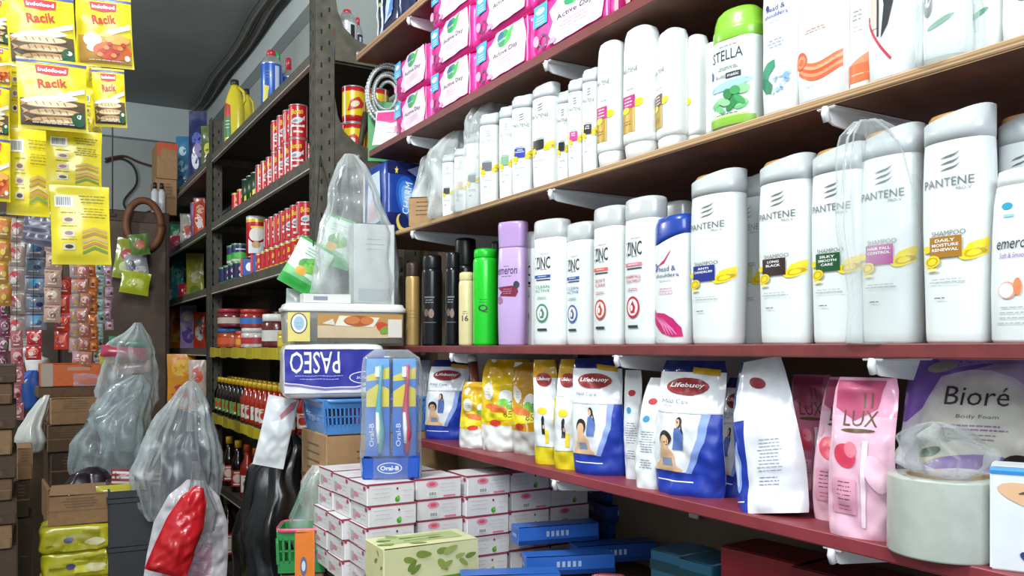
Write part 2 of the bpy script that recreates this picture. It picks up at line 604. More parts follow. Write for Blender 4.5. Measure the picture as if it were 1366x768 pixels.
# ------------------------------------------------------------------ wall shelves
M_DARK = mat('#6e4a3e', 0.6, 0, 0.25, 18, 0.15)
M_MAROON = mat('#6e2f2c', 0.5, 0, 0.2, 20, 0.12)
M_RED = mat('#86323a', 0.45, 0, 0.14, 26, 0.15)
M_REDE = mat('#743030', 0.5, 0, 0.2, 26, 0.15)
M_PLY = ply_edge(('#c9a478', '#6a4a30'), 150.0)
M_BRK = mat('#dfe2e4', 0.4, 0.0, 0.04)
def wall_shelf(name, label, y0, y1, ztop, th, x0, top, edge, under, brackets, xw=WX - .013):
    r = root(name, label, 'shelf', ((x0 + xw) / 2, (y0 + y1) / 2, ztop - th), 0, 'wall shelves')
    mb = MB()
    mb.box((0, 0, th / 2), (xw - x0 - .004, y1 - y0, th), edge, 0.0015, 0, {'+z': top, '-z': under})
    mb.build('board', r)
    for by in brackets:
        q = MB()
        L = xw - x0 - .02
        xa = -(xw - x0) / 2 + .004
        # folded steel bracket: flat arm under the board, tapering web and upright on the wall
        yb = by - (y0 + y1) / 2
        q.box((xa + L / 2, yb, -.0015), (L, .026, .003), M_BRK, .001)
        prof = [(xa, -.002), (xa + L, -.002), (xa + L, -.075), (xa + L - .02, -.060), (xa + L * .5, -.034), (xa + .014, -.02), (xa, -.014)]
        A = [(x, yb - .0015, z) for x, z in prof]; B = [(x, yb + .0015, z) for x, z in prof]
        n = len(A)
        q.add(A + B, [tuple(range(n)), tuple(range(n, 2 * n))[::-1]] + [(i, n + i, n + (i + 1) % n, (i + 1) % n) for i in range(n)], M_BRK, False)
        q.tube([(xa + .001, yb, -.001), (xa - .001, yb, -.008), (xa + .003, yb, -.017)], .0045, M_BRK, 8)
        q.box((xa + L + .004, yb, -.05), (.004, .026, .10), M_BRK, .001)
        q.build('bracket', r)
    return r
XF = 0.80
def yX(px, X=XF): return atX(px, HOR, X).y
H1, H2, H3, H4 = EYE + .527, EYE + .2905, EYE + .005, EYE - .2125
H0 = EYE + .815
wall_shelf('wall_shelf', 'topmost wall shelf, short dark board carrying navy packs', yX(592), yX(474), H0, .02, XF, M_DARK, ply_edge(('#b9906a', '#6b4a38'), 120.0), M_MAROON, [yX(543)])
wall_shelf('wall_shelf', 'maroon wall shelf carrying the pink pad packs', 0.25, yX(491), H1, .018, XF, M_DARK, M_MAROON, M_DARK, [yX(726), yX(543), yX(1250)])
wall_shelf('wall_shelf', 'wall shelf with raw plywood edge carrying white and green bottles', 0.25, yX(477), H2, .0115, XF, M_DARK, M_PLY, M_DARK, [yX(1098), yX(732), yX(548)])
wall_shelf('wall_shelf', 'red-edged wall shelf at eye height carrying the large shampoo bottles', 0.25, 2.12, H3, .016, XF, M_MAROON, M_REDE, M_DARK, [yX(1160), yX(820), yX(600)])
wall_shelf('wall_shelf', 'bright red wall shelf carrying the refill pouches', 0.25, yX(556), H4, .017, XF, M_RED, M_RED, M_DARK, [yX(1106), yX(737)])

# low counter under the wall shelves
CT = EYE - .4575
r = root('display_counter', 'low dark wooden counter under the red shelf carrying stacked boxes', 'counter', (0.85, 1.07, 0))
mb = MB(); mb.box((0, 0, CT - .015), (.57, 1.58, .03), mat('#4a3029', .6, 0, .2, 20), .003); mb.build('top_board', r)
for sx in (-1, 1):
    for sy in (-1, 1):
        mb = MB(); mb.box((sx * .26, sy * .76, (CT - .03) / 2), (.05, .05, CT - .03), mat('#4a3029', .6, 0, .2, 20), .003); mb.build('leg', r)
mb = MB(); mb.box((.25, 0, .5), (.015, 1.48, .8), mat('#3d2a24', .7, 0, .2, 20), .002); mb.build('back_panel', r)

# ------------------------------------------------------------------ slotted steel racks
RX = 0.76; RD = 0.34
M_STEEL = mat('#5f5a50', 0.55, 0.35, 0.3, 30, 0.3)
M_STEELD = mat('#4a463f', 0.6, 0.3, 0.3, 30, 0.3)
M_HOLE = mat('#191817', 0.9)
RH = [.90, .584, .288, .0, -.30, -.61, -.95]        # shelf tops above eye height
Y_A = yX(421, RX); Y_B = yX(279, RX); Y_C = yX(203, RX)
def steel_post(parent, x, y, sx, sy, z1):
    """L-section slotted angle"""
    mb = MB()
    w, t = .058, .004
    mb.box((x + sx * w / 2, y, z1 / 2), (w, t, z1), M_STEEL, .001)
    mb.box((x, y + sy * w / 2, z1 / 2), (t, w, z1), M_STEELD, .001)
    z = .2
    while z < z1 - .03:
        for q in (.3, .72):
            c = (x + sx * w * q, y, z)
            mb.box((c[0], y, z + (.02 if q > .5 else 0)), (.009, t + .0012, .018), M_HOLE, .003)
            mb.box((x, y + sy * w * q, z + (.02 if q > .5 else 0)), (t + .0012, .009, .018), M_HOLE, .003)
        z += .05
    return mb.build('post', parent)
def rack(label, ya, yb, ztop, gusset):
    r = root('steel_rack', label, 'rack', (RX, ya, 0), 0, 'steel racks along the shelf wall')
    L = yb - ya
    for x, sx in ((0, 1), (RD, -1)):
        for y, sy in ((0, 1), (L, -1)):
            steel_post(r, x, y, sx, sy, EYE + ztop)
    for k, h in enumerate(RH):
        mb = MB()
        z = EYE + h
        mb.box((RD / 2, L / 2, z - .004), (RD - .004, L - .012, .004), mat('#46403a', .6, .2, .3, 30), .001)
        mb.box((.003, L / 2, z - .018), (.003, L - .012, .034), M_STEEL, .001)
        mb.box((.007, L / 2, z - .036), (.016, L - .012, .004), mat('#dad8d2', .35, .2, .1), .0005)  # pale strip paints the bright highlight along the tray's lower edge
        mb.box((RD - .003, L / 2, z - .018), (.003, L - .012, .034), M_STEEL, .001)
        mb.box((RD / 2, .008, z - .018), (RD - .012, .003, .034), M_STEEL, .001)
        mb.box((RD / 2, L - .008, z - .018), (RD - .012, .003, .034), M_STEEL, .001)
        mb.build('shelf_tray', r)
    if gusset:
        for h, sg in gusset:
            # concave corner plate bolted to post and tray
            mb = MB()
            P = [(0.058, .17), (0.066, .12), (.085, .075), (.12, .045), (.17, .03), (RD - .01, .022), (RD - .01, -.03), (.058, -.03)]
            A = [(x, -.003, EYE + h + z * sg) for x, z in P]; B = [(x, -.007, EYE + h + z * sg) for x, z in P]
            n = len(A)
            mb.add(A + B, [tuple(range(n)), tuple(range(n, 2 * n))[::-1]] + [(i, n + i, n + (i + 1) % n, (i + 1) % n) for i in range(n)], M_STEEL, False)
            for bx in (.13, .2, .27):
                mb.lathe([(.001, 0), (.008, .001), (.008, .005), (.001, .006)], mat('#b8b8b4', .4, .5), 8)
                # turn the bolt to face out of the plate
                for q in range(len(mb.v) - 32, len(mb.v)):
                    x, y, z = mb.v[q]
                    mb.v[q] = (bx + x, -.007 - z, EYE + h + y)
            mb.build('gusset_plate', r)
    return r
rack('slotted steel rack whose near post stands beside the green pouches', Y_A, Y_B - .005, RH[0] + .17, [(RH[0], 1), (RH[1], 1)])
rack('slotted steel rack standing deeper in the shop near the back wall', Y_B + .005, Y_C, RH[0] + .02, [])
# flat steel strips leaning in the end of the rack
for (a, b, lab) in (((492, 128), (462, 208), 'dark steel angle strip leaning across the rack end, lower one'), ((488, 150), (476, 215), 'dark steel angle strip leaning across the rack end, upper one')):
    p = atX(a[0], a[1], .955 if b[0] < 470 else .925); q = atX(b[0], b[1], .865 if b[0] < 470 else .90)
    mb = MB(); mb.tube([p, q], .011, M_STEELD, 4); tag(mb.build('steel_strip'), lab, 'metal strip')

# cables along the ceiling edge
R = random.Random(4)
for k in range(7):
    pts = []
    for i in range(60):
        t = i / 59
        y = 6.15 - t * 4.6
        wv = math.sin(t * 23 + k * .12) * .010 + math.sin(t * 9 + k * .1) * .012
        pts.append((1.08 - .017 * k + wv * .6, y, CZ - .014 - .012 * (k % 3) - .010 * abs(math.sin(t * 14 + k * .1))))
    mb = MB(); mb.tube(pts, .0052, mat(('#57534d', '#4a4640', '#6a655d')[k % 3], .6), 6)
    tag(mb.build('cable'), 'dusty grey electric cable in the bundle along the ceiling edge', 'cable', 'cables along the ceiling edge')
# wires on the back wall
for k, P in enumerate(([(140, 212), (165, 208), (185, 216), (205, 222)], [(140, 216), (160, 211), (178, 222), (182, 245), (165, 272), (190, 300)], [(140, 300), (170, 292), (205, 280)])):
    pts = [atY(x, y, BY - .03) for x, y in P]
    sm = []
    for i in range(len(pts) - 1):
        for q in range(6):
            t = q / 6
            a = pts[max(i - 1, 0)]; b = pts[i]; c = pts[i + 1]; d = pts[min(i + 2, len(pts) - 1)]
            sm.append(b * 1.0 + (c - a) * .5 * t + (a - b * 2.5 + c * 2 - d * .5) * t * t + ((b - c) * 1.5 + (d - a) * .5) * t ** 3)
    sm.append(pts[-1])
    mb = MB(); mb.tube(sm, .007, mat('#26211f' if k != 0 else '#5a2a24', .6), 6)
    tag(mb.build('cable'), ('reddish cable drooping across the back wall', 'black cable looping down the back wall', 'black cable stretched low across the back wall')[k], 'cable')
# yellow price strip along two rack trays
for h, lab, px0, px1 in ((RH[3], 'yellow paper price strip on the tray edge under the jars', 281, 398), (RH[4], 'yellow paper price strip on the tray edge under the upper sauce bottles', 284, 400)):
    ya, yb = yX(px1, RX), yX(px0, RX)
    r = MB()
    n = 12
    for i in range(n):
        y0 = ya + (yb - ya) * i / n; y1 = ya + (yb - ya) * (i + 1) / n - .004
        r.box((RX - .004, (y0 + y1) / 2, EYE + h - .02), (.002, y1 - y0, .042 + .004 * math.sin(i * 3)), film(('#d8c42c', '#c9b82a')[i % 2]), .0005)
    tag(r.build('price_strip'), lab, 'label strip')
# ================================================================== BOTTLES ON THE WALL SHELVES
def fit(px0, px1, pyt, zb, k=0.62, turn=0.0, Xf=XF + .008):
    """size and place of an upright thing whose outline spans px0..px1 with its top at pyt, standing at height zb with its front at Xf.
    k: depth / width ; turn: degrees it is turned from the aisle towards the shop front. Returns loc, rz, w, d, h"""
    pc = (px0 + px1) / 2
    d = ray(pc); th = math.radians(turn)
    L = math.hypot(d.x, d.y)
    vx, vy = d.y / L, -d.x / L                    # across the line of sight
    ax, ay = math.sin(th), -math.cos(th)          # the thing's own width axis
    dx, dy = math.cos(th), math.sin(th)
    cu = abs(vx * ax + vy * ay); cd = abs(vx * dx + vy * dy)
    off = 1.0 / math.hypot(1.0, (pc - 683) / FPX)
    X = Xf + .03
    for _ in range(6):
        t = X / d.x
        want = (px1 - px0) * t / FPX * off
        w = want / math.sqrt(cu * cu + (k * cd) ** 2)
        X = Xf + math.sqrt((k * w / 2 * abs(dx)) ** 2 + (w / 2 * abs(ax)) ** 2)
    h = EYE + (HOR - pyt) / FPX * (X / d.x) - zb
    return Vector((X, X / d.x * d.y, zb)), -math.pi / 2 + th, w, k * w, h

I_GREY = ink('#6d7274'); I_DK = ink('#33363a'); I_WHITE = ink('#f2f3f2'); I_LG = ink('#a9aeb0')
M_WHITE = plas('#e4e9e8'); M_SILV = mat('#c9cccd', .3, .15, .03); M_COLLAR = mat('#bfc4c6', .35, 0, .05, 15, 0, .2); M_CORK = mat('#b58950', .4, .1, .15, 20)
M_LEMON = ink('#f0d61c'); M_LEMON2 = ink('#c9a80c')

def pantene_art(A, w, h, box, words, gold=False, faint=False, dx=0.0):
    g = I_GREY if not faint else I_LG
    u0 = dx
    # three swooping strokes over the wordmark
    for k in range(3):
        P = []
        y0 = h * (.735 + .026 * k)
        for i in range(9):
            t = i / 8
            P.append((u0 + w * (-.10 + .30 * t), y0 + h * (.035 * t ** 2 + .006 * math.sin(t * 5))))
        for i in range(8, -1, -1):
            t = i / 8
            P.append((u0 + w * (-.10 + .30 * t), y0 + h * (.035 * t ** 2 + .006 * math.sin(t * 5)) - h * .008 * math.sin(math.pi * t) - .0002))
        A.poly(P, g)
    A.text('PANTENE', u0, h * .685, g, w=w * .74, h=h * .036)
    A.text('PRO-V', u0 + w * .24, h * .652, g, h=h * .013, w=w * .2)
    A.text('SHAMPOO' if not gold else 'CONDITIONER', u0 + w * .02, h * .468, I_GREY, w=w * .5, h=h * .022)
    A.ell(u0 + w * .33, h * .375, w * .16, h * .026, M_LEMON, .25)
    A.ell(u0 + w * .36, h * .378, w * .12, h * .018, M_LEMON2, .25, ring=.7)
    A.poly([(u0 + w * .24, h * .385), (u0 + w * .50, h * .40), (u0 + w * .49, h * .44), (u0 + w * .30, h * .415)], M_LEMON)
    A.ell(u0 - w * .32, h * .405, w * .08, h * .016, M_LEMON)
    A.rect(u0 - w * .26, h * .365, u0 + w * .22, h * .455, ink(box))
    n = len(words)
    for k, t in enumerate(words):
        A.text(t, u0 - w * .02, h * (.438 - .02 * k) if n > 1 else h * .41, I_WHITE, h=h * .013, w=w * min(.40, .06 * len(t)), bold=.02)
    A.ell(u0 - w * .22, h * .350, w * .13, h * .026, M_LEMON, .15)
    A.ell(u0 - w * .22, h * .350, w * .10, h * .019, M_LEMON2, .15, ring=.75)
    A.ell(u0 - w * .22, h * .315, w * .10, h * .007, ink('#f2e58a'))
    A.lines(u0, h * .27, w * .6, 2, h * .012, I_LG, .0009)
    A.lines(u0 - w * .1, h * .19, w * .22, 1, h * .012, I_GREY, .0012)

P_PANT = [(0, .86, .84), (.012, .90, .9), (.05, .915, .93), (.25, .95, .96), (.5, 1, 1), (.68, 1, 1), (.80, .975, .98), (.86, .955, .96), (.875, .93, .93)]
def pantene(lab, px0, px1, pyt, zb, box, words, turn=0.0, Xf=XF + .008, faint=False, capc=None, k=.6, group='white shampoo bottles'):
    loc, rz, w, d, h = fit(px0, px1, pyt, zb, k, turn, Xf)
    r = root('shampoo_bottle', lab, 'bottle', loc, rz, group)
    mb, S = bottle_body(P_PANT, w, d, h, 2.5, M_WHITE)
    mb.build('body', r)
    A = Art(S)
    pantene_art(A, w, h, box, words, faint=faint)
    A.done(r)
    # grey collar whose rim dips towards one side, gold disc cap inside it
    c = MB(); N = 36
    lo = [(x, y, h * .862) for x, y, _ in sring(w / 2 * .962, d / 2 * .967, 2.6, 0, N)]
    mid = [(x, y, h * .905) for x, y, _ in sring(w / 2 * .965, d / 2 * .97, 2.6, 0, N)]
    hi = [(x, y, h * (.972 + .028 * x / (w / 2))) for x, y, _ in sring(w / 2 * .965, d / 2 * .97, 2.6, 0, N)]
    inn = [(x * .9, y * .9, z - .002) for x, y, z in hi]
    bot = [(x * .9, y * .9, h * .9) for x, y, _ in lo]
    c.loft([lo, mid, hi, inn, bot], M_COLLAR, True, True)
    c.build('collar', r)
    q = MB()
    rr = min(w, d) / 2
    rings = [[(x * f, y * f, h * z) for x, y, _ in sring(w / 2 * .93, d / 2 * .93, 2.2, 0, 28)] for f, z in ((.93, .91), (.93, .972), (.86, .985), (.5, .99), (.1, .992))]
    q.loft(rings, capc or M_CORK)
    q.build('cap', r)
    return r

def zinc(lab, px0, px1, pyt, zb, bar, words, drop, turn=0.0, Xf=XF + .008, art=True):
    loc, rz, w, d, h = fit(px0, px1, pyt, zb, .58, turn, Xf)
    r = root('shampoo_bottle', lab, 'bottle', loc, rz, 'white shampoo bottles with silver caps')
    P = [(0, .93, .9), (.01, .97, .95), (.06, 1, 1), (.5, 1.0, 1), (.78, .985, .98), (.848, .97, .97), (.852, .95, .95)]
    mb, S = bottle_body(P, w, d, h, 2.8, M_WHITE)
    mb.build('body', r)
    c = MB()
    rings = [sring(w / 2 * a, d / 2 * a, 2.8, h * z) for a, z in ((.94, .85), (.975, .856), (.985, .9), (.985, .965), (.95, .99), (.85, 1.0), (.3, 1.0))]
    c.loft(rings, M_SILV)
    c.build('cap', r)
    if art:
        A = Art(S)
        A.text('ZINC', -w * .05, h * .655, I_DK, h=h * .095, w=w * .52, bold=.012)
        A.rect(-w * .27, h * .60, -w * .24, h * .74, I_WHITE)
        A.lines(w * .0, h * .60, w * .3, 1, .004, I_GREY)
        A.text('shampoo', w * .02, h * .725, I_GREY, h=h * .014, w=w * .3)
        A.rect(-w * .33, h * .535, w * .22, h * .558, ink(bar))
        A.lines(-w * .05, h * .545, w * .4, 1, .004, I_WHITE)
        A.rect(-w * .26, h * .515, w * .22, h * .524, I_DK)
        for k, t in enumerate(words):
            A.text(t, -w * .05, h * (.465 - .032 * k), ink(drop), h=h * .022, w=w * min(.5, .095 * len(t)))
        A.lines(-w * .05, h * .38, w * .4, 2, h * .013, ink(drop))
        A.ell(-w * .05, h * .255, w * .21, h * .075, ink(drop))
        A.ell(-w * .05, h * .255, w * .165, h * .058, ink('#f0dede') if drop != '#2c3f3a' else ink('#dfe7e3'))
        A.poly([(-w * .05, h * .30), (w * .04, h * .255), (w * .01, h * .215), (-w * .10, h * .213), (-w * .15, h * .25)], ink(drop))
        A.ell(-w * .08, h * .25, w * .04, h * .02, I_WHITE)
        A.rect(-w * .2, h * .115, w * .12, h * .133, I_DK)
        A.done(r)
    return r

# ---- eye-height shelf, from the near end inwards
Z3 = H3
def w_(x): return x
pantene('white shampoo bottle with grey collar half hidden at the picture edge, behind the gold-box one', 1331, 1405, 150, Z3, '#8a4a2a', ['DAILY', 'CARE'], Xf=XF + .055)
pantene('large white shampoo bottle with bronze-brown label box', 1232, 1328, 148, Z3, '#a8741f', ['DAILY', 'MOISTURE', 'RENEWAL'])
pantene('white shampoo bottle with magenta label box, wrapped in clear film', 1149, 1233, 172, Z3, '#b0218c', ['HAIR FALL', 'CONTROL'], Xf=XF + .02)
pantene('white shampoo bottle with dark green label box', 1084, 1160, 196, Z3, '#14502a', ['SILKY', 'SMOOTH', 'CARE'], Xf=XF + .012)
pantene('white shampoo bottle with black-brown label box', 1014, 1088, 211, Z3, '#33211f', ['LONG', 'BLACK'])
pantene('smaller white shampoo bottle standing back between the blue-box and black-box bottles', 984, 1030, 234, Z3, '#c9cc9a', [' '], Xf=XF + .075, faint=True, capc=M_COLLAR)
pantene('white shampoo bottle with navy blue label box', 923, 995, 231, Z3, '#1b2a86', ['ANTI', 'DANDRUFF'])

# bottle at the very edge of the frame with turquoise mark
loc, rz, w, d, h = fit(1322, 1402, 225, Z3, .55)
r = root('shampoo_bottle', 'white shampoo bottle with turquoise dot and purple script at the picture edge', 'bottle', loc, rz)
mb, S = bottle_body([(0, .9, .9), (.02, .97, .97), (.3, 1, 1), (.62, .96, .96), (.8, .9, .92), (.9, .8, .85)], w, d, h, 2.4, M_WHITE); mb.build('body', r)
c = MB(); c.loft([sring(w / 2 * a, d / 2 * a, 2.3, h * z) for a, z in ((.8, .9), (.78, .95), (.74, .99), (.5, 1))], M_WHITE); c.build('cap', r)
A = Art(S)
A.ell(-w * .1, h * .80 * .98, w * .1, h * .02, ink('#2a9fc0')); A.rect(-w * .16, h * .72, w * .02, h * .735, ink('#8ccfd8'))
A.text('emeron', w * .02, h * .56, I_DK, h=h * .045, w=w * .62, shear=.25); A.text('Soft & Smooth', w * .02, h * .50, ink('#9a58b0'), h=h * .03, w=w * .5, shear=.2)
A.ell(-w * .08, h * .30, w * .16, h * .05, ink('#e8a08a')); A.ell(-w * .10, h * .30, w * .13, h * .042, I_WHITE); A.ell(w * .1, h * .32, w * .07, h * .05, ink('#e08a5a'))
A.lines(w * .02, h * .2, w * .6, 4, h * .03, I_LG); A.done(r)

# blue-capped bottle with pink swoosh
loc, rz, w, d, h = fit(876, 927, 288, Z3, .6)
r = root('shampoo_bottle', 'white shampoo bottle with slanted blue cap and pink swoosh', 'bottle', loc, rz)
P = [(0, .90, .9), (.02, .97, .96), (.2, 1, 1), (.5, .96, .98), (.75, 1, 1), (.9, .97, .97), (.915, .93, .93)]
mb, S = bottle_body(P, w, d, h, 2.6, M_WHITE); mb.build('body', r)
c = MB()
B = sring(w / 2 * .985, d / 2 * .985, 2.6, 0)
c.loft([[(x * 1.005, y * 1.01, h * (.80 + .05 * x / (w / 2))) for x, y, _ in B], [(x * 1.01, y * 1.02, h * (.84 + .05 * x / (w / 2))) for x, y, _ in B], [(x * .99, y, h * (.94 + .012 * x / (w / 2))) for x, y, _ in B], [(x * .9, y * .9, h * (.985 + .012 * x / (w / 2))) for x, y, _ in B], [(x * .5, y * .5, h * .995) for x, y, _ in B]], plas('#1e3f9c'))
c.build('cap', r)
A = Art(S)
A.poly([(-w * .3, h * .60), (-w * .02, h * .655), (w * .16, h * .72), (w * .2, h * .74), (w * .14, h * .70), (-w * .02, h * .63)], ink('#c2286e'))
A.ell(-w * .34, h * .60, w * .09, h * .033, ink('#3c5fae')); A.ell(-w * .35, h * .605, w * .05, h * .018, ink('#9fb4dd'))
A.text('head &', w * .05, h * .585, ink('#2b3f7c'), h=h * .04, w=w * .5); A.text('shoulders', w * .02, h * .535, ink('#2b3f7c'), h=h * .03, w=w * .7)
A.lines(w * .0, h * .49, w * .5, 1, .004, I_LG); A.lines(w * .02, h * .43, w * .5, 3, h * .02, ink('#d489a8'), .001)
A.poly([(-w * .47, h * .28), (-w * .3, h * .25), (0, h * .24), (w * .25, h * .2), (w * .42, h * .13), (w * .44, h * .06), (w * .2, h * .06), (-w * .1, h * .09), (-w * .35, h * .16), (-w * .46, h * .22)], ink('#c0206a'))
for k in range(4):
    A.poly([(-w * .4 + k * w * .1, h * (.245 - .01 * k)), (-w * .1 + k * w * .1, h * (.15 - .012 * k)), (w * .05 + k * w * .09, h * (.075)), (w * .07 + k * w * .09, h * .075), (-w * .06 + k * w * .1, h * (.16 - .012 * k))], ink('#df7fae'))
A.lines(-w * .1, h * .03, w * .3, 1, .004, I_LG); A.done(r)

zinc('white silver-capped shampoo bottle with crimson drop, beside the blue-capped bottle', 836, 888, 265, Z3, '#e07a8a', ['HAIRFALL', 'TREATMENT'], '#b8203c')
zinc('white silver-capped shampoo bottle with orange-red bar and drop', 794, 840, 277, Z3, '#e2604a', ['SOFT', 'CARE'], '#c2402e')
zinc('white silver-capped shampoo bottle standing back, blue bar at its edge', 758, 800, 298, Z3, '#2a4aa8', ['CLEAN', 'ACTIVE'], '#3c62a0', Xf=XF + .03)
zinc('white silver-capped shampoo bottle with blue bar and green drop', 714, 760, 294, Z3, '#2a4aa8', ['CLEAN', 'ACTIVE'], '#3d8a72', turn=12)
zinc('white silver-capped shampoo bottle with black bar beside the lilac bottle', 694, 720, 310, Z3, '#26282a', ['BLACK', 'SHINE'], '#2c3f3a', turn=25, Xf=XF + .05)
zinc('plain back of a silver-capped bottle seen behind the crimson-drop bottle', 884, 922, 270, Z3, '#e07a8a', [], '#b8203c', Xf=XF + .09, art=False)

# lilac bottle
loc, rz, w, d, h = fit(665, 704, 296, Z3, .6, 25)
r = root('shampoo_bottle', 'lilac purple bottle with crimson ribbon and dark script', 'bottle', loc, rz)
LIL = plas('#c3a6d8')
mb, S = bottle_body([(0, .9, .9), (.015, .96, .96), (.3, 1, 1), (.6, .98, .98), (.78, .94, .96), (.785, .92, .94)], w, d, h, 2.5, LIL); mb.build('body', r)
c = MB(); c.loft([sring(w / 2 * a, d / 2 * a, 2.6, h * z) for a, z in ((.93, .785), (.94, .8), (.97, .93), (.98, .975), (.93, .995), (.5, 1))], plas('#b795cc')); c.build('cap', r)
A = Art(S)
A.text('emeron', -w * .04, h * .595, I_DK, h=h * .045, w=w * .72, shear=.15); A.lines(-w * .04, h * .555, w * .5, 1, .004, I_GREY); A.lines(-w * .05, h * .635, w * .25, 1, .004, I_GREY)
A.poly([(-w * .42, h * .47), (w * .3, h * .48), (w * .36, h * .43), (w * .28, h * .39), (-w * .3, h * .40), (-w * .2, h * .43)], ink('#7c1f3f'))
A.ell(w * .3, h * .485, w * .09, h * .03, I_DK); A.lines(0, h * .45, w * .4, 3, h * .017, ink('#d9a0b8')); A.ell(-w * .3, h * .365, w * .12, h * .03, ink('#a06a8a')); A.done(r)

# green can, cream can, black cans
def spray(lab, px0, px1, pyt, zb, body, capm, capf, art=None, Xf=XF + .012, group=None, name='spray_can', cat='spray can'):
    loc, rz, w, d, h = fit(px0, px1, pyt, zb, 1.0, 0, Xf)
    rz = face((px0 + px1) / 2)
    r = root(name, lab, cat, loc, rz, group)
    R_ = w / 2
    mb = MB(); hb = h * (1 - capf)
    mb.lathe([(R_ * .9, 0), (R_ * .98, .003), (R_, .006), (R_, hb - .010), (R_ * .97, hb - .004), (R_ * .9, hb), (R_ * .82, hb + .002)], body, 28); mb.build('body', r)
    c = MB(); c.lathe([(R_ * .9, hb), (R_ * .93, hb + .003), (R_ * .93, h - .008), (R_ * .88, h - .002), (R_ * .6, h), (.001, h)], capm, 28); c.build('cap', r)
    if art:
        S = lambda u, v, off: Vector((math.sin(u / R_) * (R_ + off), -math.cos(u / R_) * (R_ + off), v))
        A = Art(S); art(A, w, hb); A.done(r)
    return r
def a_dark(A, w, h):
    A.rect(-w * .4, h * .62, w * .1, h * .64, I_GREY); A.lines(-w * .15, h * .59, w * .5, 2, h * .03, I_LG, .0012)
    A.ell(-w * .05, h * .42, w * .14, h * .06, ink('#8a7468')); A.ell(-w * .3, h * .43, w * .12, h * .05, ink('#6b574e')); A.rect(-w * .45, h * .3, w * .2, h * .308, I_GREY)
def a_num(t, c):
    def f(A, w, h):
        A.text(t, -w * .1, h * .42, c, h=h * .09, w=w * .4, bold=.02); A.lines(-w * .1, h * .52, w * .4, 2, h * .03, c)
    return f
spray('bright green spray can with small black mark', 631, 664, 332, Z3, mat('#1fd02a', .28, .15, .03, 12, 0, .3), mat('#1cc02a', .3, .1), .10, a_num('Q', I_DK))
spray('cream beige slim spray can beside the bright green can', 612, 633, 363, Z3, mat('#e0cf9f', .35, .1, .04), mat('#d8c592', .35), .12, a_num('16', I_DK), Xf=XF + .0)
spray('tall black spray can behind the cream can', 606, 636, 318, Z3, mat('#17181a', .3, .2), mat('#0f1011', .35), .26, a_dark, Xf=XF + .06)
spray('black spray can with grey print, second from the gold can', 594, 614, 336, Z3, mat('#15161a', .25, .2), mat('#141518', .3), .18, a_dark, Xf=XF + .015)
spray('black spray can with grey print standing next to the gold can', 563, 590, 340, Z3, mat('#18191c', .25, .2), mat('#151619', .3), .16, a_dark, Xf=XF + .02)
spray('slim gold spray can with dark brown cap', 541, 560, 350, Z3, mat('#b3935a', .35, .35, .05), mat('#3a2620', .4), .17, lambda A, w, h: A.lines(0, h * .5, w * .6, 3, h * .05, ink('#7a5a2c'), .0014), Xf=XF + .01)
spray('dark green slim can seen behind the bright green can', 655, 668, 322, Z3, mat('#3c5a40', .35, .2), mat('#2c3d30', .4), .15, Xf=XF + .11)

# ---- shelf with the raw plywood edge
Z2 = H2
# golden-label bottles standing on their caps
def conditioner(lab, px0, px1, pyt, turn=0.0, Xf=XF + .008, box='#b0217c', show=True):
    loc, rz, w, d, h = fit(px0, px1, pyt, Z2, .66, turn, Xf)
    r = root('conditioner_bottle', lab, 'bottle', loc, rz, 'white bottles standing on their caps')
    P = [(.12, .9, .9), (.125, .97, .97), (.16, 1, 1), (.6, 1, 1), (.82, .97, .97), (.93, .90, .92), (.975, .78, .82), (.995, .55, .6), (1, .2, .2)]
    mb, S = bottle_body(P, w, d, h, 2.6, M_WHITE); mb.build('body', r)
    c = MB(); c.loft([sring(w / 2 * a, d / 2 * a, 2.5, h * z) for a, z in ((.8, 0), (.84, .004), (.88, .05), (.93, .10), (.9, .12))], mat('#dcdcd6', .3, .1, .06, 14), seg_m=[M_CORK, None, None, None]); c.build('cap', r)
    A = Art(S)
    if show:
        A.rect(-w * .46, h * .20, w * .02, h * .43, mat('#b8953f', .4, .3, .08)); A.rect(w * .02, h * .20, w * .1, h * .40, mat('#cbb06a', .4, .2, .08))
        A.text('PANTENE', -w * .12, h * .665, I_GREY, w=w * .6, h=h * .035)
        A.lines(-w * .05, h * .52, w * .4, 1, .004, I_GREY)
        A.ell(w * .2, h * .41, w * .14, h * .03, M_LEMON, .2); A.rect(-w * .38, h * .38, w * .1, h * .475, ink(box)); A.lines(-w * .14, h * .45, w * .35, 3, h * .025, I_WHITE, .0012)
        A.ell(-w * .22, h * .365, w * .14, h * .025, M_LEMON); A.lines(-w * .2, h * .28, w * .4, 2, h * .02, ink('#8a6c2a'))
    A.done(r)
conditioner('white bottle standing on its cap with gold panel and magenta box, tallest of its row', 833, 880, 37, 6)
conditioner('white bottle standing on its cap with gold panel, on the slim bottle side', 798, 836, 56, 10, box='#b8327c')
conditioner('white bottle standing on its cap, gold panel nearly turned away, third of its row', 877, 918, 41, -14, Xf=XF + .02, box='#6b4a2a')
conditioner('white bottle standing on its cap, slim sliver of yellow visible, fourth of its row', 911, 945, 49, -18, Xf=XF + .045, box='#d8c23a')
conditioner('white bottle standing on its cap close behind the green roll-on', 938, 962, 58, -18, Xf=XF + .06, show=False)

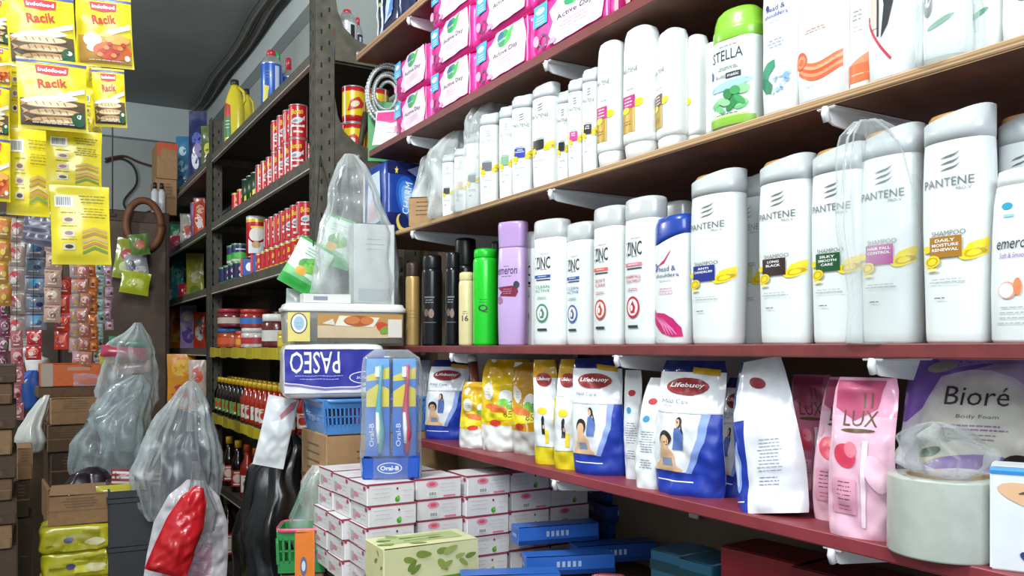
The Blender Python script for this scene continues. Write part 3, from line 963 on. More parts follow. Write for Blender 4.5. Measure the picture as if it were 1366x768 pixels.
# big green roll-on shaped bottle
loc, rz, w, d, h = fit(952, 1024, 12, Z2, .72, 8, XF + .006)
r = root('freshener_bottle', 'fat bottle with domed lime green cap and mint leaf print', 'bottle', loc, rz)
mb, S = bottle_body([(0, .93, .92), (.01, .98, .97), (.05, 1, 1), (.5, 1, 1), (.70, .99, .99), (.72, .97, .97)], w, d, h, 2.5, mat('#dfe9e6', .28, 0, .04, 12, 0, .3)); mb.build('body', r)
c = MB(); c.loft([sring(w / 2 * a, d / 2 * a, 2.3, h * z) for a, z in ((.98, .715), (1.0, .725), (1.0, .80), (.985, .815), (.96, .82), (.93, .88), (.84, .94), (.66, .98), (.4, .997), (.1, 1))], plas('#86c23a')); c.build('cap', r)
A = Art(S)
A.text('STELLA', -w * .04, h * .595, I_DK, w=w * .66, h=h * .085); A.lines(0, h * .665, w * .5, 1, .004, I_GREY)
A.lines(0, h * .49, w * .5, 2, h * .015, ink('#9aa6a4'), .0014); A.text('Refill', -w * .16, h * .425, I_GREY, h=h * .03, w=w * .2)
A.rect(-w * .04, h * .40, w * .26, h * .445, I_DK); A.text('matic', w * .11, h * .423, I_WHITE, h=h * .025, w=w * .22)
A.ell(-w * .4, h * .46, w * .06, h * .035, ink('#4b549a'))
A.ell(w * .02, h * .345, w * .42, h * .035, ink('#9fc4df'), .1)
R = random.Random(5)
for k in range(13):
    a = R.uniform(-.25, .3); b = R.uniform(.17, .31)
    A.ell(w * a, h * b, w * R.uniform(.10, .16), h * R.uniform(.022, .04), ink(('#3f9a58', '#66b878', '#8ed08f', '#2f8048')[k % 4]), R.uniform(-1, 1), 12)
A.rect(-w * .47, h * .02, w * .47, h * .085, ink('#86b83a')); A.rect(-w * .4, h * .085, w * .4, h * .10, ink('#b9d47a')); A.lines(0, h * .105, w * .6, 1, .004, ink('#4f7a2a'), .0016)
A.done(r)

# mint bottle with blue words
P_HS = [(0, .88, .88), (.02, .95, .95), (.2, 1, 1), (.5, .97, .98), (.72, 1, 1), (.88, .95, .97), (.9, .9, .92)]
def hs(lab, px0, px1, pyt, capm, art, turn=0.0, Xf=XF + .006):
    loc, rz, w, d, h = fit(px0, px1, pyt, Z2, .6, turn, Xf)
    r = root('shampoo_bottle', lab, 'bottle', loc, rz)
    mb, S = bottle_body(P_HS, w, d, h, 2.6, M_WHITE); mb.build('body', r)
    B = sring(w / 2 * .97, d / 2 * .97, 2.6, 0)
    c = MB(); c.loft([[(x * .95, y * .95, h * .885) for x, y, _ in B], [(x, y, h * .89) for x, y, _ in B], [(x * .98, y * .98, h * .96) for x, y, _ in B], [(x * .85, y * .85, h * (.99 + .01 * x / w)) for x, y, _ in B], [(x * .4, y * .4, h) for x, y, _ in B]], capm); c.build('cap', r)
    A = Art(S); art(A, w, h); A.done(r)
    return r
def a_mint(A, w, h):
    A.text('head &', w * .02, h * .72, ink('#333c8a'), h=h * .035, w=w * .5); A.text('shoulders', w * .02, h * .675, ink('#333c8a'), h=h * .03, w=w * .62); A.ell(-w * .2, h * .735, w * .05, h * .02, ink('#333c8a'))
    A.lines(0, h * .63, w * .4, 1, .004, I_LG); A.lines(w * .02, h * .50, w * .5, 3, h * .022, ink('#7a80b0'))
    A.poly([(-w * .42, h * .30), (-w * .2, h * .36), (0, h * .37), (w * .02, h * .32), (-w * .12, h * .28), (-w * .2, h * .24), (-w * .4, h * .26)], ink('#2f8f6a'))
    A.poly([(-w * .4, h * .27), (-w * .2, h * .25), (-w * .05, h * .2), (-w * .08, h * .14), (-w * .25, h * .15), (-w * .38, h * .2)], ink('#1f7a58'))
    R = random.Random(2)
    for k in range(16):
        A.ell(w * R.uniform(-.05, .36), h * R.uniform(.14, .26), w * R.uniform(.02, .07), h * R.uniform(.006, .018), ink(('#9fc4e4', '#c2dcf0', '#7fa9d4')[k % 3]), R.uniform(0, 3), 10)
def a_orange(A, w, h):
    A.lines(0, h * .46, w * .5, 2, h * .016, ink('#e0a594'), .0012)
    for k in range(5):
        c = ('#e8663a', '#f0906a', '#e2572a', '#f2a07c', '#e8703f')[k]
        y = h * (.17 + .022 * k); P = []
        for i in range(13):
            t = i / 12; P.append((w * (-.36 + .82 * t), y + h * (.05 * (1 - t) ** 3 + .035 * t ** 2 - .035 * math.sin(t * 3.1))))
        for i in range(12, -1, -1):
            t = i / 12; P.append((w * (-.36 + .82 * t), y + h * (.05 * (1 - t) ** 3 + .035 * t ** 2 - .035 * math.sin(t * 3.1)) - h * .022))
        A.poly(P, ink(c))
    A.ell(-w * .30, h * .28, w * .15, h * .058, ink('#e2572a'), .3); A.ell(-w * .28, h * .275, w * .10, h * .04, ink('#f0906a'), .3); A.ell(-w * .27, h * .27, w * .055, h * .022, ink('#e8663a'), .3)
    A.lines(-w * .1, h * .1, w * .25, 1, .004, I_LG)
def a_orange2(A, w, h):
    A.rect(-w * .42, h * .07, w * .42, h * .2, ink('#e8703f')); A.poly([(-w * .42, h * .2), (w * .42, h * .2), (w * .42, h * .27)], ink('#f0906a')); A.rect(-w * .42, h * .12, w * .42, h * .13, ink('#f4b090'))
    A.lines(0, h * .58, w * .5, 3, h * .03, I_GREY); A.lines(0, h * .47, w * .5, 2, h * .03, ink('#e0a594'))
def a_black(A, w, h):
    A.poly([(-w * .15, h * .70), (w * .05, h * .70), (w * .12, h * .5), (w * .02, h * .36), (-w * .12, h * .28), (-w * .06, h * .5)], ink('#26272c'))
    A.rect(-w * .36, h * .36, -w * .2, h * .68, ink('#ecc3b8')); A.rect(-w * .2, h * .3, -w * .16, h * .68, ink('#26272c'))
    P = [(w * (-.44 + .5 * i / 12), h * (.46 - .34 * (i / 12) ** .7)) for i in range(13)]
    A.poly(P + [(x + w * .035, y + h * .012) for x, y in P[::-1]], ink('#c0344a'))
def a_black2(A, w, h):
    A.ell(-w * .28, h * .45, w * .12, h * .09, ink('#2f3236')); A.ell(0, h * .30, w * .3, h * .02, ink('#6aa584'), .3)
hs('white bottle with mint leaves and blue words beside the lime capped bottle', 1019, 1074, -40, plas('#dfe6ee'), a_mint)
hs('white bottle with orange hair swirl on its lower front', 1066, 1140, -70, M_WHITE, a_orange)
hs('slim white bottle with solid orange foot band', 1134, 1168, -60, M_WHITE, a_orange2, Xf=XF + .02)
hs('white bottle with black teardrop and red curve', 1160, 1236, -90, plas('#26272c'), a_black)
hs('white bottle with dark oval inside crinkled clear wrap', 1232, 1300, -100, M_WHITE, a_black2, Xf=XF + .015)
hs('white bottle with dark oval patch beside the green bottle', 1286, 1346, -110, M_WHITE, a_black2, -10, Xf=XF + .03)
hs('pale green bottle at the picture edge of the plywood shelf', 1338, 1420, -120, plas('#8fbf8a'), lambda A, w, h: A.ell(0, h * .4, w * .2, h * .1, ink('#6aa060')), Xf=XF + .02)

# slim bottles further in, most of them in crinkled wrap
def slim(lab, px0, px1, pyt, box, turn, Xf=XF + .008, capc=None, faint=False, word=(' ',)):
    return pantene(lab, px0, px1, pyt, Z2, box, list(word), turn, Xf, faint, capc or M_COLLAR, .66, 'slim white bottles on the plywood shelf')
slim('slim white bottle with black label box, next to the bottles with gold panels', 777, 800, 92, '#2a2a2e', 25, word=('LONG', 'BLACK'))
slim('slim white bottle with pink label box', 758, 781, 106, '#d03a8c', 28, word=('HAIR', 'FALL'))
slim('slim white bottle with black label box standing back behind the pink-box bottle', 744, 762, 122, '#202226', 25, Xf=XF + .035)
slim('plump white bottle with tan cap and black box at its edge', 711, 747, 114, '#232323', 12, capc=M_CORK)
slim('slim white bottle with royal blue label box', 683, 714, 128, '#2a3fa8', 35, word=('ANTI', 'DANDRUFF'))
slim('slim white bottle in wrap next to the blue-box bottle', 666, 688, 142, '#7fae8a', 35, Xf=XF + .015, faint=True)
slim('white bottle under the taller crinkled wrap, bigger of the pair', 640, 668, 152, '#6a6a70', 38, faint=True)
slim('white bottle under the taller crinkled wrap, smaller of the pair', 622, 644, 178, '#555a60', 38, Xf=XF + .02, faint=True)
slim('short white bottle under the low crinkled wrap with tan mark', 606, 626, 198, '#caa070', 38, faint=True)
slim('short white bottle under the low crinkled wrap with grey mark', 590, 608, 206, '#44484c', 38, Xf=XF + .012, faint=True)

# crinkled clear wraps round those bottles
def wrap(lab, px0, px1, pyt, zb, seed, Xf, k=.8, amount=.35, skew=0.0, amp=.012, over=1.0):
    loc, rz, w, d, h = fit(px0, px1, pyt, zb, k, 0, Xf)
    rz = face((px0 + px1) / 2)
    R_ = [(0.001, w * .49, d * .49, .1, 0, 0), (h * .3, w * .5, d * .5, .3, 0, 0), (h * .62, w * .49, d * .49, .5, skew * w * .1, 0), (h * .82, w * .42, d * .42, .8, skew * w * .2, 0), (h * .94, w * .28, d * .3, 1.2, skew * w * .3, 0), (h, w * .12, d * .18, 1.6, skew * w * .34, 0)]
    mb = bag_mesh(R_, clear(amount=amount), seed, .13, 7, amp * 2.0, 64)
    return tag(mb.build('clear_wrap', None, loc, rz), lab, 'plastic wrap', 'crinkled clear plastic wraps')
wrap('tall crinkled clear wrap over the pair of bottles beside the blue-box bottle', 610, 698, 134, Z2, 3, XF + .0, 1.0, .7, .4)
wrap('low crinkled clear wrap over the short bottles near the carton flap', 570, 644, 176, Z2, 4, XF - .0, 1.0, .85, .3)
wrap('crumpled clear wrap lying beside the navy pack on the plywood shelf', 548, 602, 206, Z2, 6, XF + .02, 1.0, .8, .2, .02)
wrap('clear film sleeve torn open around the magenta-box bottle', 1132, 1238, 158, Z3, 11, XF + .0, .55, .26, -.7, .007)
wrap('crinkled clear wrap around the oval-print bottle on the plywood shelf', 1222, 1300, -30, Z2, 12, XF - .002, .6, .5, 0, .010)
# ================================================================== PACKS ON THE TOP SHELVES
PINK = film('#e23a96')
def soft_pack(mb, w, d, h, m, r=.014, seed=1, amp=.0016, n=14):
    """soft plastic-wrapped block with rounded, slightly wrinkled faces (front at -Y)"""
    def P(x, y, z):
        nz = noise.noise_vector(Vector((x * 38 + seed * 3, y * 38, z * 38)))
        return Vector((x + nz.x * amp, y + nz.y * amp, z + nz.z * amp * .6))
    rings = []
    zs = [0, r * .3, r, h * .2, h * .35, h * .5, h * .65, h * .8, h - r, h - r * .3, h]
    ins = [r, r * .35, 0, 0, 0, 0, 0, 0, 0, r * .35, r]
    for z, i_ in zip(zs, ins):
        ring = []
        for x, y, _ in sring(w / 2 - i_, d / 2 - i_, 9, 0, 72):
            ring.append(P(x, y, z))
        rings.append(ring)
    mb.loft(rings, m)
    return lambda u, v, off: P(u, -d / 2, v) + Vector((0, -off, 0))
def pad_art(A, w, h):
    A.poly([(-w * .18, h * .08), (w * .40, h * .10), (w * .44, h * .5), (w * .40, h * .93), (-w * .08, h * .95), (-w * .16, h * .8), (-w * .24, h * .72), (-w * .20, h * .5), (-w * .26, h * .3)], ink('#f3c6de'))
    A.poly([(-w * .14, h * .12), (w * .36, h * .14), (w * .40, h * .5), (w * .36, h * .89), (-w * .03, h * .90), (-w * .12, h * .74), (-w * .15, h * .5), (-w * .19, h * .3)], ink('#eed6e3'))
    A.rect(-w * .46, h * .56, -w * .27, h * .95, ink('#42a9d8')); A.ell(-w * .37, h * .83, w * .06, h * .06, I_WHITE); A.lines(-w * .365, h * .70, w * .14, 3, h * .05, I_WHITE, .0014)
    A.ell(w * .05, h * .77, w * .10, h * .15, ink('#2f9a60'), .2); A.poly([(w * .05, h * .6), (w * .16, h * .68), (w * .24, h * .95), (w * .12, h * .84)], ink('#4dbb55')); A.ell(w * .0, h * .82, w * .06, h * .09, ink('#1d6f8c'), .3)
    A.text('Laurier', w * .03, h * .76, I_WHITE, w=w * .17, h=h * .055)
    A.text('Active Day', w * .08, h * .50, ink('#39424a'), w=w * .44, h=h * .12)
    A.lines(w * .08, h * .38, w * .4, 3, h * .055, ink('#d9a8c0'), .0011)
    A.ell(-w * .33, h * .26, w * .06, h * .13, ink('#5a4a66'), 0, 14, .75); A.ell(-w * .42, h * .3, w * .04, h * .1, ink('#f29cc8')); A.ell(-w * .2, h * .16, w * .05, h * .05, ink('#f29cc8'))
    A.rect(w * .46, h * .05, w * .475, h * .9, ink('#f7b6d8'))
def pad(lab, px0, px1, pytop, pybot, sh, Xf):
    a = atX(px1, pybot, Xf); b = atX(px0, pybot, Xf)
    w = (b.y - a.y) - .006
    h = sh[1]
    r = root('pad_pack', lab, 'pad pack', (Xf + .062, (a.y + b.y) / 2, sh[0]), -math.pi / 2, 'pink pad packs')
    mb = MB(); S = soft_pack(mb, w, .12, h - .002, PINK, .012, px0 * .01)
    # heat-sealed fin at the end
    mb.build('wrapper', r)
    A = Art(S); A.z = 10; pad_art(A, w, h); A.done(r, 'wrapper')
    q = MB(); q.grid(lambda a, b: (-w / 2 - .001 - .006 * a, -.045 + .09 * b, h / 2 + .012 * math.sin(b * 20) * a), 3, 12, film('#c92a80')); q.build('end_seal', r)
PH = .098
lv = [H1 + PH * k for k in range(4)]
cols = [(816, 707), (708, 632), (630, 572), (571, 524)]
cn = ['widest column', 'second column', 'third column', 'column at the shelf end']
for c, (p1, p0) in enumerate(cols):
    n = (3, 4, 3, 2)[c]
    for k in range(n):
        yb = 464 - (lv[k] - EYE) * .866 / XF * ((p0 + p1) / 2 - 30)
        pos = ['bottom', 'second layer', 'third layer', 'top layer'][k]
        pad('pink flower-print pad pack, %s of the %s of packs' % (pos, cn[c]), p0, p1, 0, yb, (lv[k], PH), XF + .006 + (.004, .001, .003, .0)[k] + (.012 if c == 3 else 0))
# red pack at the end of the row
a = yX(870); b = yX(822)
r = root('snack_pack', 'red striped pack behind the widest pink column on the maroon shelf', 'pack', (XF + .07, (a + b) / 2, H1), -math.pi / 2)
mb = MB(); S = soft_pack(mb, (b - a), .12, .13, film('#c9404f'), .012, 3); mb.build('wrapper', r)
A = Art(S); [A.rect(-.06 + .03 * k, .005, -.05 + .03 * k, .125, ink('#e9a0a8')) for k in range(5)]; A.done(r, 'wrapper')

# navy packs on the topmost shelf
for k, (p0, p1, dx, hh) in enumerate(((484, 506, .03, .21), (504, 527, .0, .19), (528, 556, .05, .2))):
    a, b = yX(p1), yX(p0)
    r = root('pad_pack', ('navy and white pack on the topmost shelf, at its far end', 'navy pack with white flame print, middle of the topmost shelf', 'navy pack with yellow spots on the topmost shelf beside the pink ones')[k], 'pad pack', (XF + .06 + dx, (a + b) / 2, H0), -math.pi / 2)
    mb = MB(); S = soft_pack(mb, (b - a) * .97, .10, hh, film('#1a2246'), .012, k + 5, .003); mb.build('wrapper', r)
    w = b - a
    A = Art(S); A.z = 10
    A.poly([(-w * .3, .02), (w * .1, .03), (w * .3, .09), (w * .05, .075), (w * .2, .13), (-w * .05, .1), (-w * .3, .12), (-w * .15, .07)], ink('#c3d6ee'))
    A.poly([(-w * .1, .03), (w * .2, .04), (w * .28, .08), (0, .06)], ink('#5a86cc')); A.rect(-w * .45, .0 + .01, -w * .38, hh * .9, ink('#e8ecf2'))
    for q in range(5):
        A.ell(w * (-.3 + .14 * q), hh * (.55 + .3 * ((q * 7) % 3) / 3), .007, .006, ink('#d9cf5a'))
    A.done(r, 'wrapper')

# ---- things at the near end of the steel rack / far end of the shelves
# silver corrugated hose in a coil
p = atT(516, 126, 2.34)
rx = Vector((CS, -SN, 0)); fw = Vector((SN, CS, 0))
pts = []
N_ = 900
for i in range(N_):
    t = i / (N_ - 1) * 4.4 * 2 * math.pi
    rr = .062 - .0085 * (t / (2 * math.pi))
    pts.append(p + rx * (rr * math.cos(t)) + Vector((0, 0, 1.45 * rr * math.sin(t))) + fw * (.012 * math.sin(t * .5)))
mb = MB()
mb.tube(pts, [.0056 if (i % 4) < 2 else .0042 for i in range(N_)], mat('#c4c8ca', .28, .55, .06), 8)
tag(mb.build('coiled_hose'), 'coil of silver ribbed hose hanging at the end of the maroon shelf', 'hose')
# green board behind it
q0 = atT(511, 176, 2.40)
mb = MB(); mb.box((0, 0, .085), (.085, .006, .17), mat('#3f9a5a', .45, 0, .12), .001)
tag(mb.build('green_board', None, (q0.x, q0.y, H1), -.35), 'plain green board standing behind the silver hose coil', 'board')
# pink and white packet lying on the shelf end
a, b = yX(524), yX(494)
mb, S = pouch_mesh(.12, .10, scaleT(PILLOW, .8), film('#ecdfe4'), 21, .003)
o = mb.build('wipes_packet', None, (XF + .035, (a + b) / 2 + .0, H1 + .002), (-.25, 0, -.75))
A = Art(S); A.poly([(-.055, .095), (.055, .095), (.055, .06), (.02, .066), (-.01, .055), (-.055, .07)], ink('#d44a8c')); A.lines(0, .04, .06, 2, .012, ink('#b08a98'), .0014); A.done(o)
tag(o, 'pink and white packet propped at the end of the maroon shelf', 'packet')

# navy night pad pack with yellow moon
a = atX(556, 300, XF); b = atX(486, 300, XF)
loc = Vector((XF + .052, (yX(556) + yX(497)) / 2 , H2))
w, d, h = .098, .155, .195
r = root('pad_pack', 'navy blue pad pack with yellow moon and star on the plywood shelf end', 'pad pack', (XF + .052, yX(512) + .078, H2), math.radians(2))
r.location.z = H2
mb = MB(); S = soft_pack(mb, w, d, h, film('#1b3f96'), .012, 9, .002)
mb.build('wrapper', r)
A = Art(S); A.z = 10
A.rect(-w * .47, .008, w * .47, h * .3, ink('#16225c')); A.rect(-w * .47, h * .82, w * .47, h * .97, ink('#141d52'))
for k in range(4):
    A.ell(w * .12, h * .5, w * (.34 - .07 * k), h * (.30 - .06 * k), ink(('#2458b8', '#3f80d8', '#6ea9ec', '#a9cdf6')[k]), .25)
A.text('CHARM', w * .10, h * .5, I_WHITE, w=h * .42, h=w * .2, rot=math.pi / 2 - .15)
A.ell(-w * .06, h * .17, w * .16, h * .12, ink('#efd65a'), .2); A.ell(-w * .01, h * .20, w * .14, h * .10, ink('#16225c'), .2)
st = [(-w * .22 + w * .055 * (1 if i % 2 == 0 else .45) * math.sin(i * math.pi / 5), h * .86 + h * .055 * (1 if i % 2 == 0 else .45) * math.cos(i * math.pi / 5)) for i in range(10)]
A.poly(st, ink('#efdc5a'))
A.poly([(w * .1, h * .88), (w * .45, h * .95), (w * .47, h * .6), (w * .36, h * .8)], ink('#9aa8dc'))
SL = plane_S((-w / 2 - .0015, 0, 0), (0, -1, 0), (0, 0, 1), (-1, 0, 0))
A2 = Art(SL); A2.poly([(-.045, .03), (.05, .04), (.04, .17), (-.035, .165)], ink('#cfdcf0')); A2.poly([(-.035, .04), (.03, .05), (.0, .11), (-.03, .09)], ink('#e6b8cc')); A2.rect(-.065, .005, .065, .022, ink('#0f1740'))
A.done(r, 'wrapper'); A2.done(r, 'wrapper')
# white and orange carton standing behind it
p = atX(484, 318, XF + .05)
r = MB(); r.box((0, 0, .095), (.045, .05, .19), mat('#e6e4df', .5), .002)
o = r.build('small_carton', None, (XF + .028, yX(480, XF) - .03, H2), -.1)
A = Art(plane_S((0, -.025, 0), (1, 0, 0), (0, 0, 1), (0, -1, 0)), True); A.rect(-.0225, .08, .0225, .125, ink('#e58a3a')); A.ell(0, .155, .017, .02, ink('#c8323a')); A.rect(-.018, .02, .018, .05, ink('#c9c4bb')); A.done(o)
tag(o, 'narrow white carton with orange band beside the navy moon pack', 'carton')
# brown carton flap piece
p = atX(570, 292, XF + .02); p.z = H2
r = MB(); r.box((0, 0, .036), (.085, .06, .072), mat('#a8845c', .75, 0, .12, 40), .003)
o = r.build('small_carton', None, (XF + .055, yX(570, XF + .05), H2), -.75)
A = Art(plane_S((0, -.03, 0), (1, 0, 0), (0, 0, 1), (0, -1, 0)), True); A.lines(0, .058, .06, 4, .010, ink('#5a4330'), .0022); A.done(o)
tag(o, 'small open brown carton between navy pack and wrapped bottles', 'carton')

# ================================================================== POUCHES ON THE RED SHELF
Z4 = H4
SKIN = ink('#e0b48e'); HAIR = ink('#241c1c')
def lifebuoy_art(main, kind='mild'):
    def f(A, w, h):
        c1 = ink(main)
        if kind == 'mild':
            A.rect(-w * .5, 0, w * .5, h * .17, c1)
            A.poly([(w * .12, h * .165), (w * .5, h * .165), (w * .5, h * .60), (w * .34, h * .60), (w * .30, h * .40)], c1)
            A.poly([(w * .05, h * .165), (w * .13, h * .165), (w * .31, h * .40), (w * .35, h * .60), (w * .25, h * .60), (w * .22, h * .42)], ink('#8fa8e6'))
            A.poly([(w * .05, h * .90), (w * .40, h * .88), (w * .40, h * .93), (w * .02, h * .95)], ink('#d8a82a')); A.rect(-w * .40, h * .10, w * .15, h * .108, I_WHITE)
            A.rect(-w * .5, h * .60, w * .5, h * .61, ink('#c7ccd6'))
            # standing figure behind, resting figure in front
            A.ell(-w * .06, h * .53, w * .045, h * .04, HAIR); A.ell(-w * .075, h * .525, w * .028, h * .03, SKIN)
            A.poly([(-w * .03, h * .55), (w * .02, h * .46), (w * .03, h * .37), (-w * .0, h * .42)], HAIR)
            A.poly([(-w * .11, h * .49), (-w * .03, h * .49), (w * .03, h * .43), (w * .02, h * .33), (-w * .12, h * .33)], ink('#5470b0'))
            A.ell(-w * .24, h * .41, w * .10, h * .06, HAIR); A.ell(-w * .245, h * .385, w * .07, h * .05, SKIN)
            A.poly([(-w * .30, h * .36), (-w * .20, h * .36), (-w * .10, h * .30), (-w * .06, h * .22), (w * .02, h * .19), (w * .02, h * .175), (-w * .42, h * .175), (-w * .40, h * .21), (-w * .33, h * .24)], SKIN)
            A.poly([(-w * .28, h * .27), (-w * .13, h * .27), (-w * .10, h * .215), (-w * .28, h * .21)], ink('#7d8ea6'))
        else:
            A.rect(-w * .5, 0, w * .5, h * .16, c1); A.rect(w * .36, 0, w * .5, h * .62, c1)
            A.rect(-w * .34, h * .16, w * .36, h * .165, ink('#5a5a50'))
            A.ell(-w * .05, h * .50, w * .18, h * .035, ink('#f0d22a')); A.ell(-w * .02, h * .42, w * .06, h * .035, HAIR); A.poly([(-w * .07, h * .40), (w * .02, h * .40), (w * .05, h * .28), (-w * .08, h * .28)], HAIR); A.rect(w * .05, h * .20, w * .18, h * .32, ink('#f0d22a')); A.ell(0, h * .35, w * .035, h * .02, SKIN)
        A.ell(-w * .02, h * .80, w * .32, h * .066, ink('#8a1f24')); A.ell(-w * .02, h * .80, w * .30, h * .056, ink('#b9343a'), 0, 18, .92)
        A.poly([(-w * .02, h * .775), (w * .16, h * .77), (w * .10, h * .735), (-w * .06, h * .735)], ink('#8a1f24'))
        A.text('Lifebuoy', -w * .02, h * .805, I_WHITE, w=w * .52, h=h * .045, bold=.02, shear=.2)
        A.text('Mild Care' if kind == 'mild' else ' ', -w * .16, h * .685, ink('#6f7a86'), w=w * .42, h=h * .03); A.lines(-w * .2, h * .652, w * .35, 1, .004, ink('#9aa2ac'))
    return f
def refill(lab, px0, px1, pyt, main, mfn, art, turn=0.0, Xf=XF + .012, seed=1, amp=.004, k=.42, white='#e9ecef', tilt=0.0, back=None, group='soap refill pouches', wf=1.0, lean=.22):
    loc, rz, w, d, h = fit(px0, px1, pyt, Z4, k, turn, Xf)
    prof = [(0, .93, d * .95), (.03, .97, d * 1.05), (.18, 1, d * 1.05), (.42, .97, d * .9), (.60, .93, d * .68), (.64, .93, d * .6), (.8, .95, d * .42), (.92, .93, .016), (.96, .88, .006), (1, .84, .004)]
    mb, S = pouch_mesh(w, h, prof, film(white), seed, amp * 1.7, 34, 44, mfn and (lambda a, b: mfn(a, b)), back and film(back), 2.4, lean)
    o = mb.build('refill_pouch', None, loc, (tilt, 0, rz))
    if art:
        A = Art(S, False, .006); art(A, w, h); A.done(o)
    return tag(o, lab, 'pouch', group)
BLU = film('#1c3aa8'); DBL = film('#22306e'); YEL = film('#e3cf1c'); GOLD = film('#c99a1e')
topblue = lambda a, b: BLU if b < .10 else (DBL if b > .90 else None) or film('#e9ecef')
refill('white and blue refill pouch with dark red oval, standing beyond the yellow spout pouch', 565, 622, 477, '#1c3aa8', topblue, lifebuoy_art('#1c3aa8'), 42, XF + .015, 1)
refill('plain silver edge of a pouch behind the oval-badge pouch near the toothbrush pack', 548, 572, 478, '#1c3aa8', None, None, 42, XF + .05, 15, white='#c9ccd2')
refill('white and blue refill pouch with red oval badge beside the yellow pouches', 764, 836, 474, '#1c3aa8', topblue, lifebuoy_art('#1c3aa8'), 30, XF + .014, 2)
refill('widest white and blue refill pouch, red oval badge, middle of the red shelf', 872, 968, 476, '#1c3aa8', topblue, lifebuoy_art('#1c3aa8'), 18, XF + .012, 3, .005)
refill('blue-footed pouch half hidden behind the widest oval-badge pouch', 950, 1006, 500, '#1c3aa8', topblue, lifebuoy_art('#1c3aa8'), 10, XF + .075, 4)
lemon = lambda a, b: YEL if b < .15 else (GOLD if b > .82 else film('#e9ecef'))
refill('slim yellow-footed refill pouch, the one deeper behind its twin', 713, 748, 476, '#e3cf1c', lemon, lifebuoy_art('#e3cf1c', 'lemon'), 34, XF + .02, 5, k=.5)
refill('slim yellow-footed refill pouch, the one in front next to the blue pouch', 738, 774, 475, '#e3cf1c', lemon, lifebuoy_art('#e3cf1c', 'lemon'), 30, XF + .012, 6, k=.5)
# pouches seen from their white back edge
def a_side(A, w, h):
    A.lines(0, h * .5, w * .6, 9, h * .022, ink('#8c8f9c'), .0011); A.lines(0, h * .25, w * .5, 4, h * .022, ink('#8c8f9c'), .0011); A.ell(0, h * .78, w * .2, h * .03, ink('#b9343a')); A.ell(-w * .1, h * .62, w * .14, h * .03, ink('#3d8fc4'))
refill('narrow white pouch turned edge-on beside the widest oval-badge pouch, outer one', 848, 884, 500, '#fff', None, a_side, 20, XF + .012, 7, k=.5)
refill('narrow white pouch turned edge-on, squeezed behind the outer white one', 832, 858, 490, '#fff', None, a_side, 20, XF + .05, 8, k=.5)
# leaning pouch showing blue front and white printed side
loc, rz, w, d, h = fit(984, 1076, 476, Z4, .5, 0, XF + .01)
prof = [(0, .98, d * .9), (.05, 1, d), (.3, 1, d * .95), (.55, .93, d * .7), (.75, .84, d * .4), (.9, .7, .01), (1, .58, .004)]
mb, S = pouch_mesh(w, h, prof, film('#e7e8ee'), 17, .006, 32, 40, lambda a, b: (BLU if a < .30 and b < .60 else (DBL if a < .05 else (film('#e7e8ee')))))
o = mb.build('refill_pouch', None, loc, (-.10, -.16, math.radians(-80)))
A = Art(S, False, .006)
A.ell(-w * .36, h * .30, w * .07, h * .17, ink('#8fa8e6')); A.ell(-w * .37, h * .28, w * .04, h * .11, ink('#d5dcf0'))
A.lines(w * .15, h * .46, w * .34, 10, h * .022, ink('#9a9dac'), .0011); A.lines(w * .12, h * .22, w * .3, 3, h * .022, ink('#7f88b0'), .0011); A.ell(-w * .02, h * .84, w * .13, h * .035, ink('#8a3040'), -.4); A.rect(-w * .46, h * .07, -w * .24, h * .078, I_WHITE)
A.done(o); tag(o, 'slumped white pouch turned to show small print, blue front edge', 'pouch', 'soap refill pouches')

# yellow pouches with spouts
def a_lemon(A, w, h):
    A.poly([(-w * .5, h * .30), (w * .5, h * .36), (w * .5, h * .52), (-w * .5, h * .44)], ink('#eadb1e')); A.text('850', w * .22, h * .40, ink('#5a4a14'), w=w * .3, h=h * .07)
    A.ell(-w * .28, h * .64, w * .13, h * .10, ink('#eceae0'), .2); A.lines(-w * .28, h * .66, w * .16, 3, h * .03, ink('#a09a80'), .0012)
    A.ell(w * .12, h * .58, w * .17, h * .07, I_WHITE, -.6); A.ell(w * .24, h * .50, w * .13, h * .05, ink('#5fae3a'), .3); A.ell(w * .05, h * .52, w * .10, h * .04, ink('#79c24a'), -.3)
    A.ell(-w * .08, h * .46, w * .26, h * .04, ink('#e0702a'), -.15); A.ell(-w * .1, h * .30, w * .12, h * .035, ink('#d8402a'))
def ygrad(a, b): return film('#dfe0dc') if b < .28 else (film('#e6c31c') if b < .8 else film('#d9a81a'))
refill('crumpled yellow refill pouch with silver foot and fruit print, biggest of the spout ones', 640, 706, 476, '#e6c31c', ygrad, a_lemon, 35, XF + .03, 9, .009, .45)
refill('folded yellow pouch slumped in front of the biggest spout pouch', 610, 664, 507, '#e6c31c', ygrad, a_lemon, 45, XF + .005, 10, .009, .4)
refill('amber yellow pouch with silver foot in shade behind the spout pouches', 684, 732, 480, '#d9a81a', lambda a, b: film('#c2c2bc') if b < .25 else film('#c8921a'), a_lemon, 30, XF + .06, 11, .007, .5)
p = atX(634, 505, XF + .05)
mb = MB(); mb.tube([p + Vector((0, .0, -.16)), p + Vector((0, -.003, -.03)), p + Vector((0, .012, .035))], .0105, mat('#6a3524', .35, 0, .1), 14)
q = MB(); e = p + Vector((0, .012, .035)); q.tube([e, e + Vector((0, .004, .014))], .0095, mat('#d8d4cc', .4), 14)
r = root('slim_tube', 'slim brown tube with pale cap between the yellow pouch and oval-badge pouch', 'tube', (0, 0, 0)); mb.build('body', r); q.build('cap', r)
for px, py, lab in ((746, 470, 'white spout cap on the yellow-footed pouch'),):
    pass

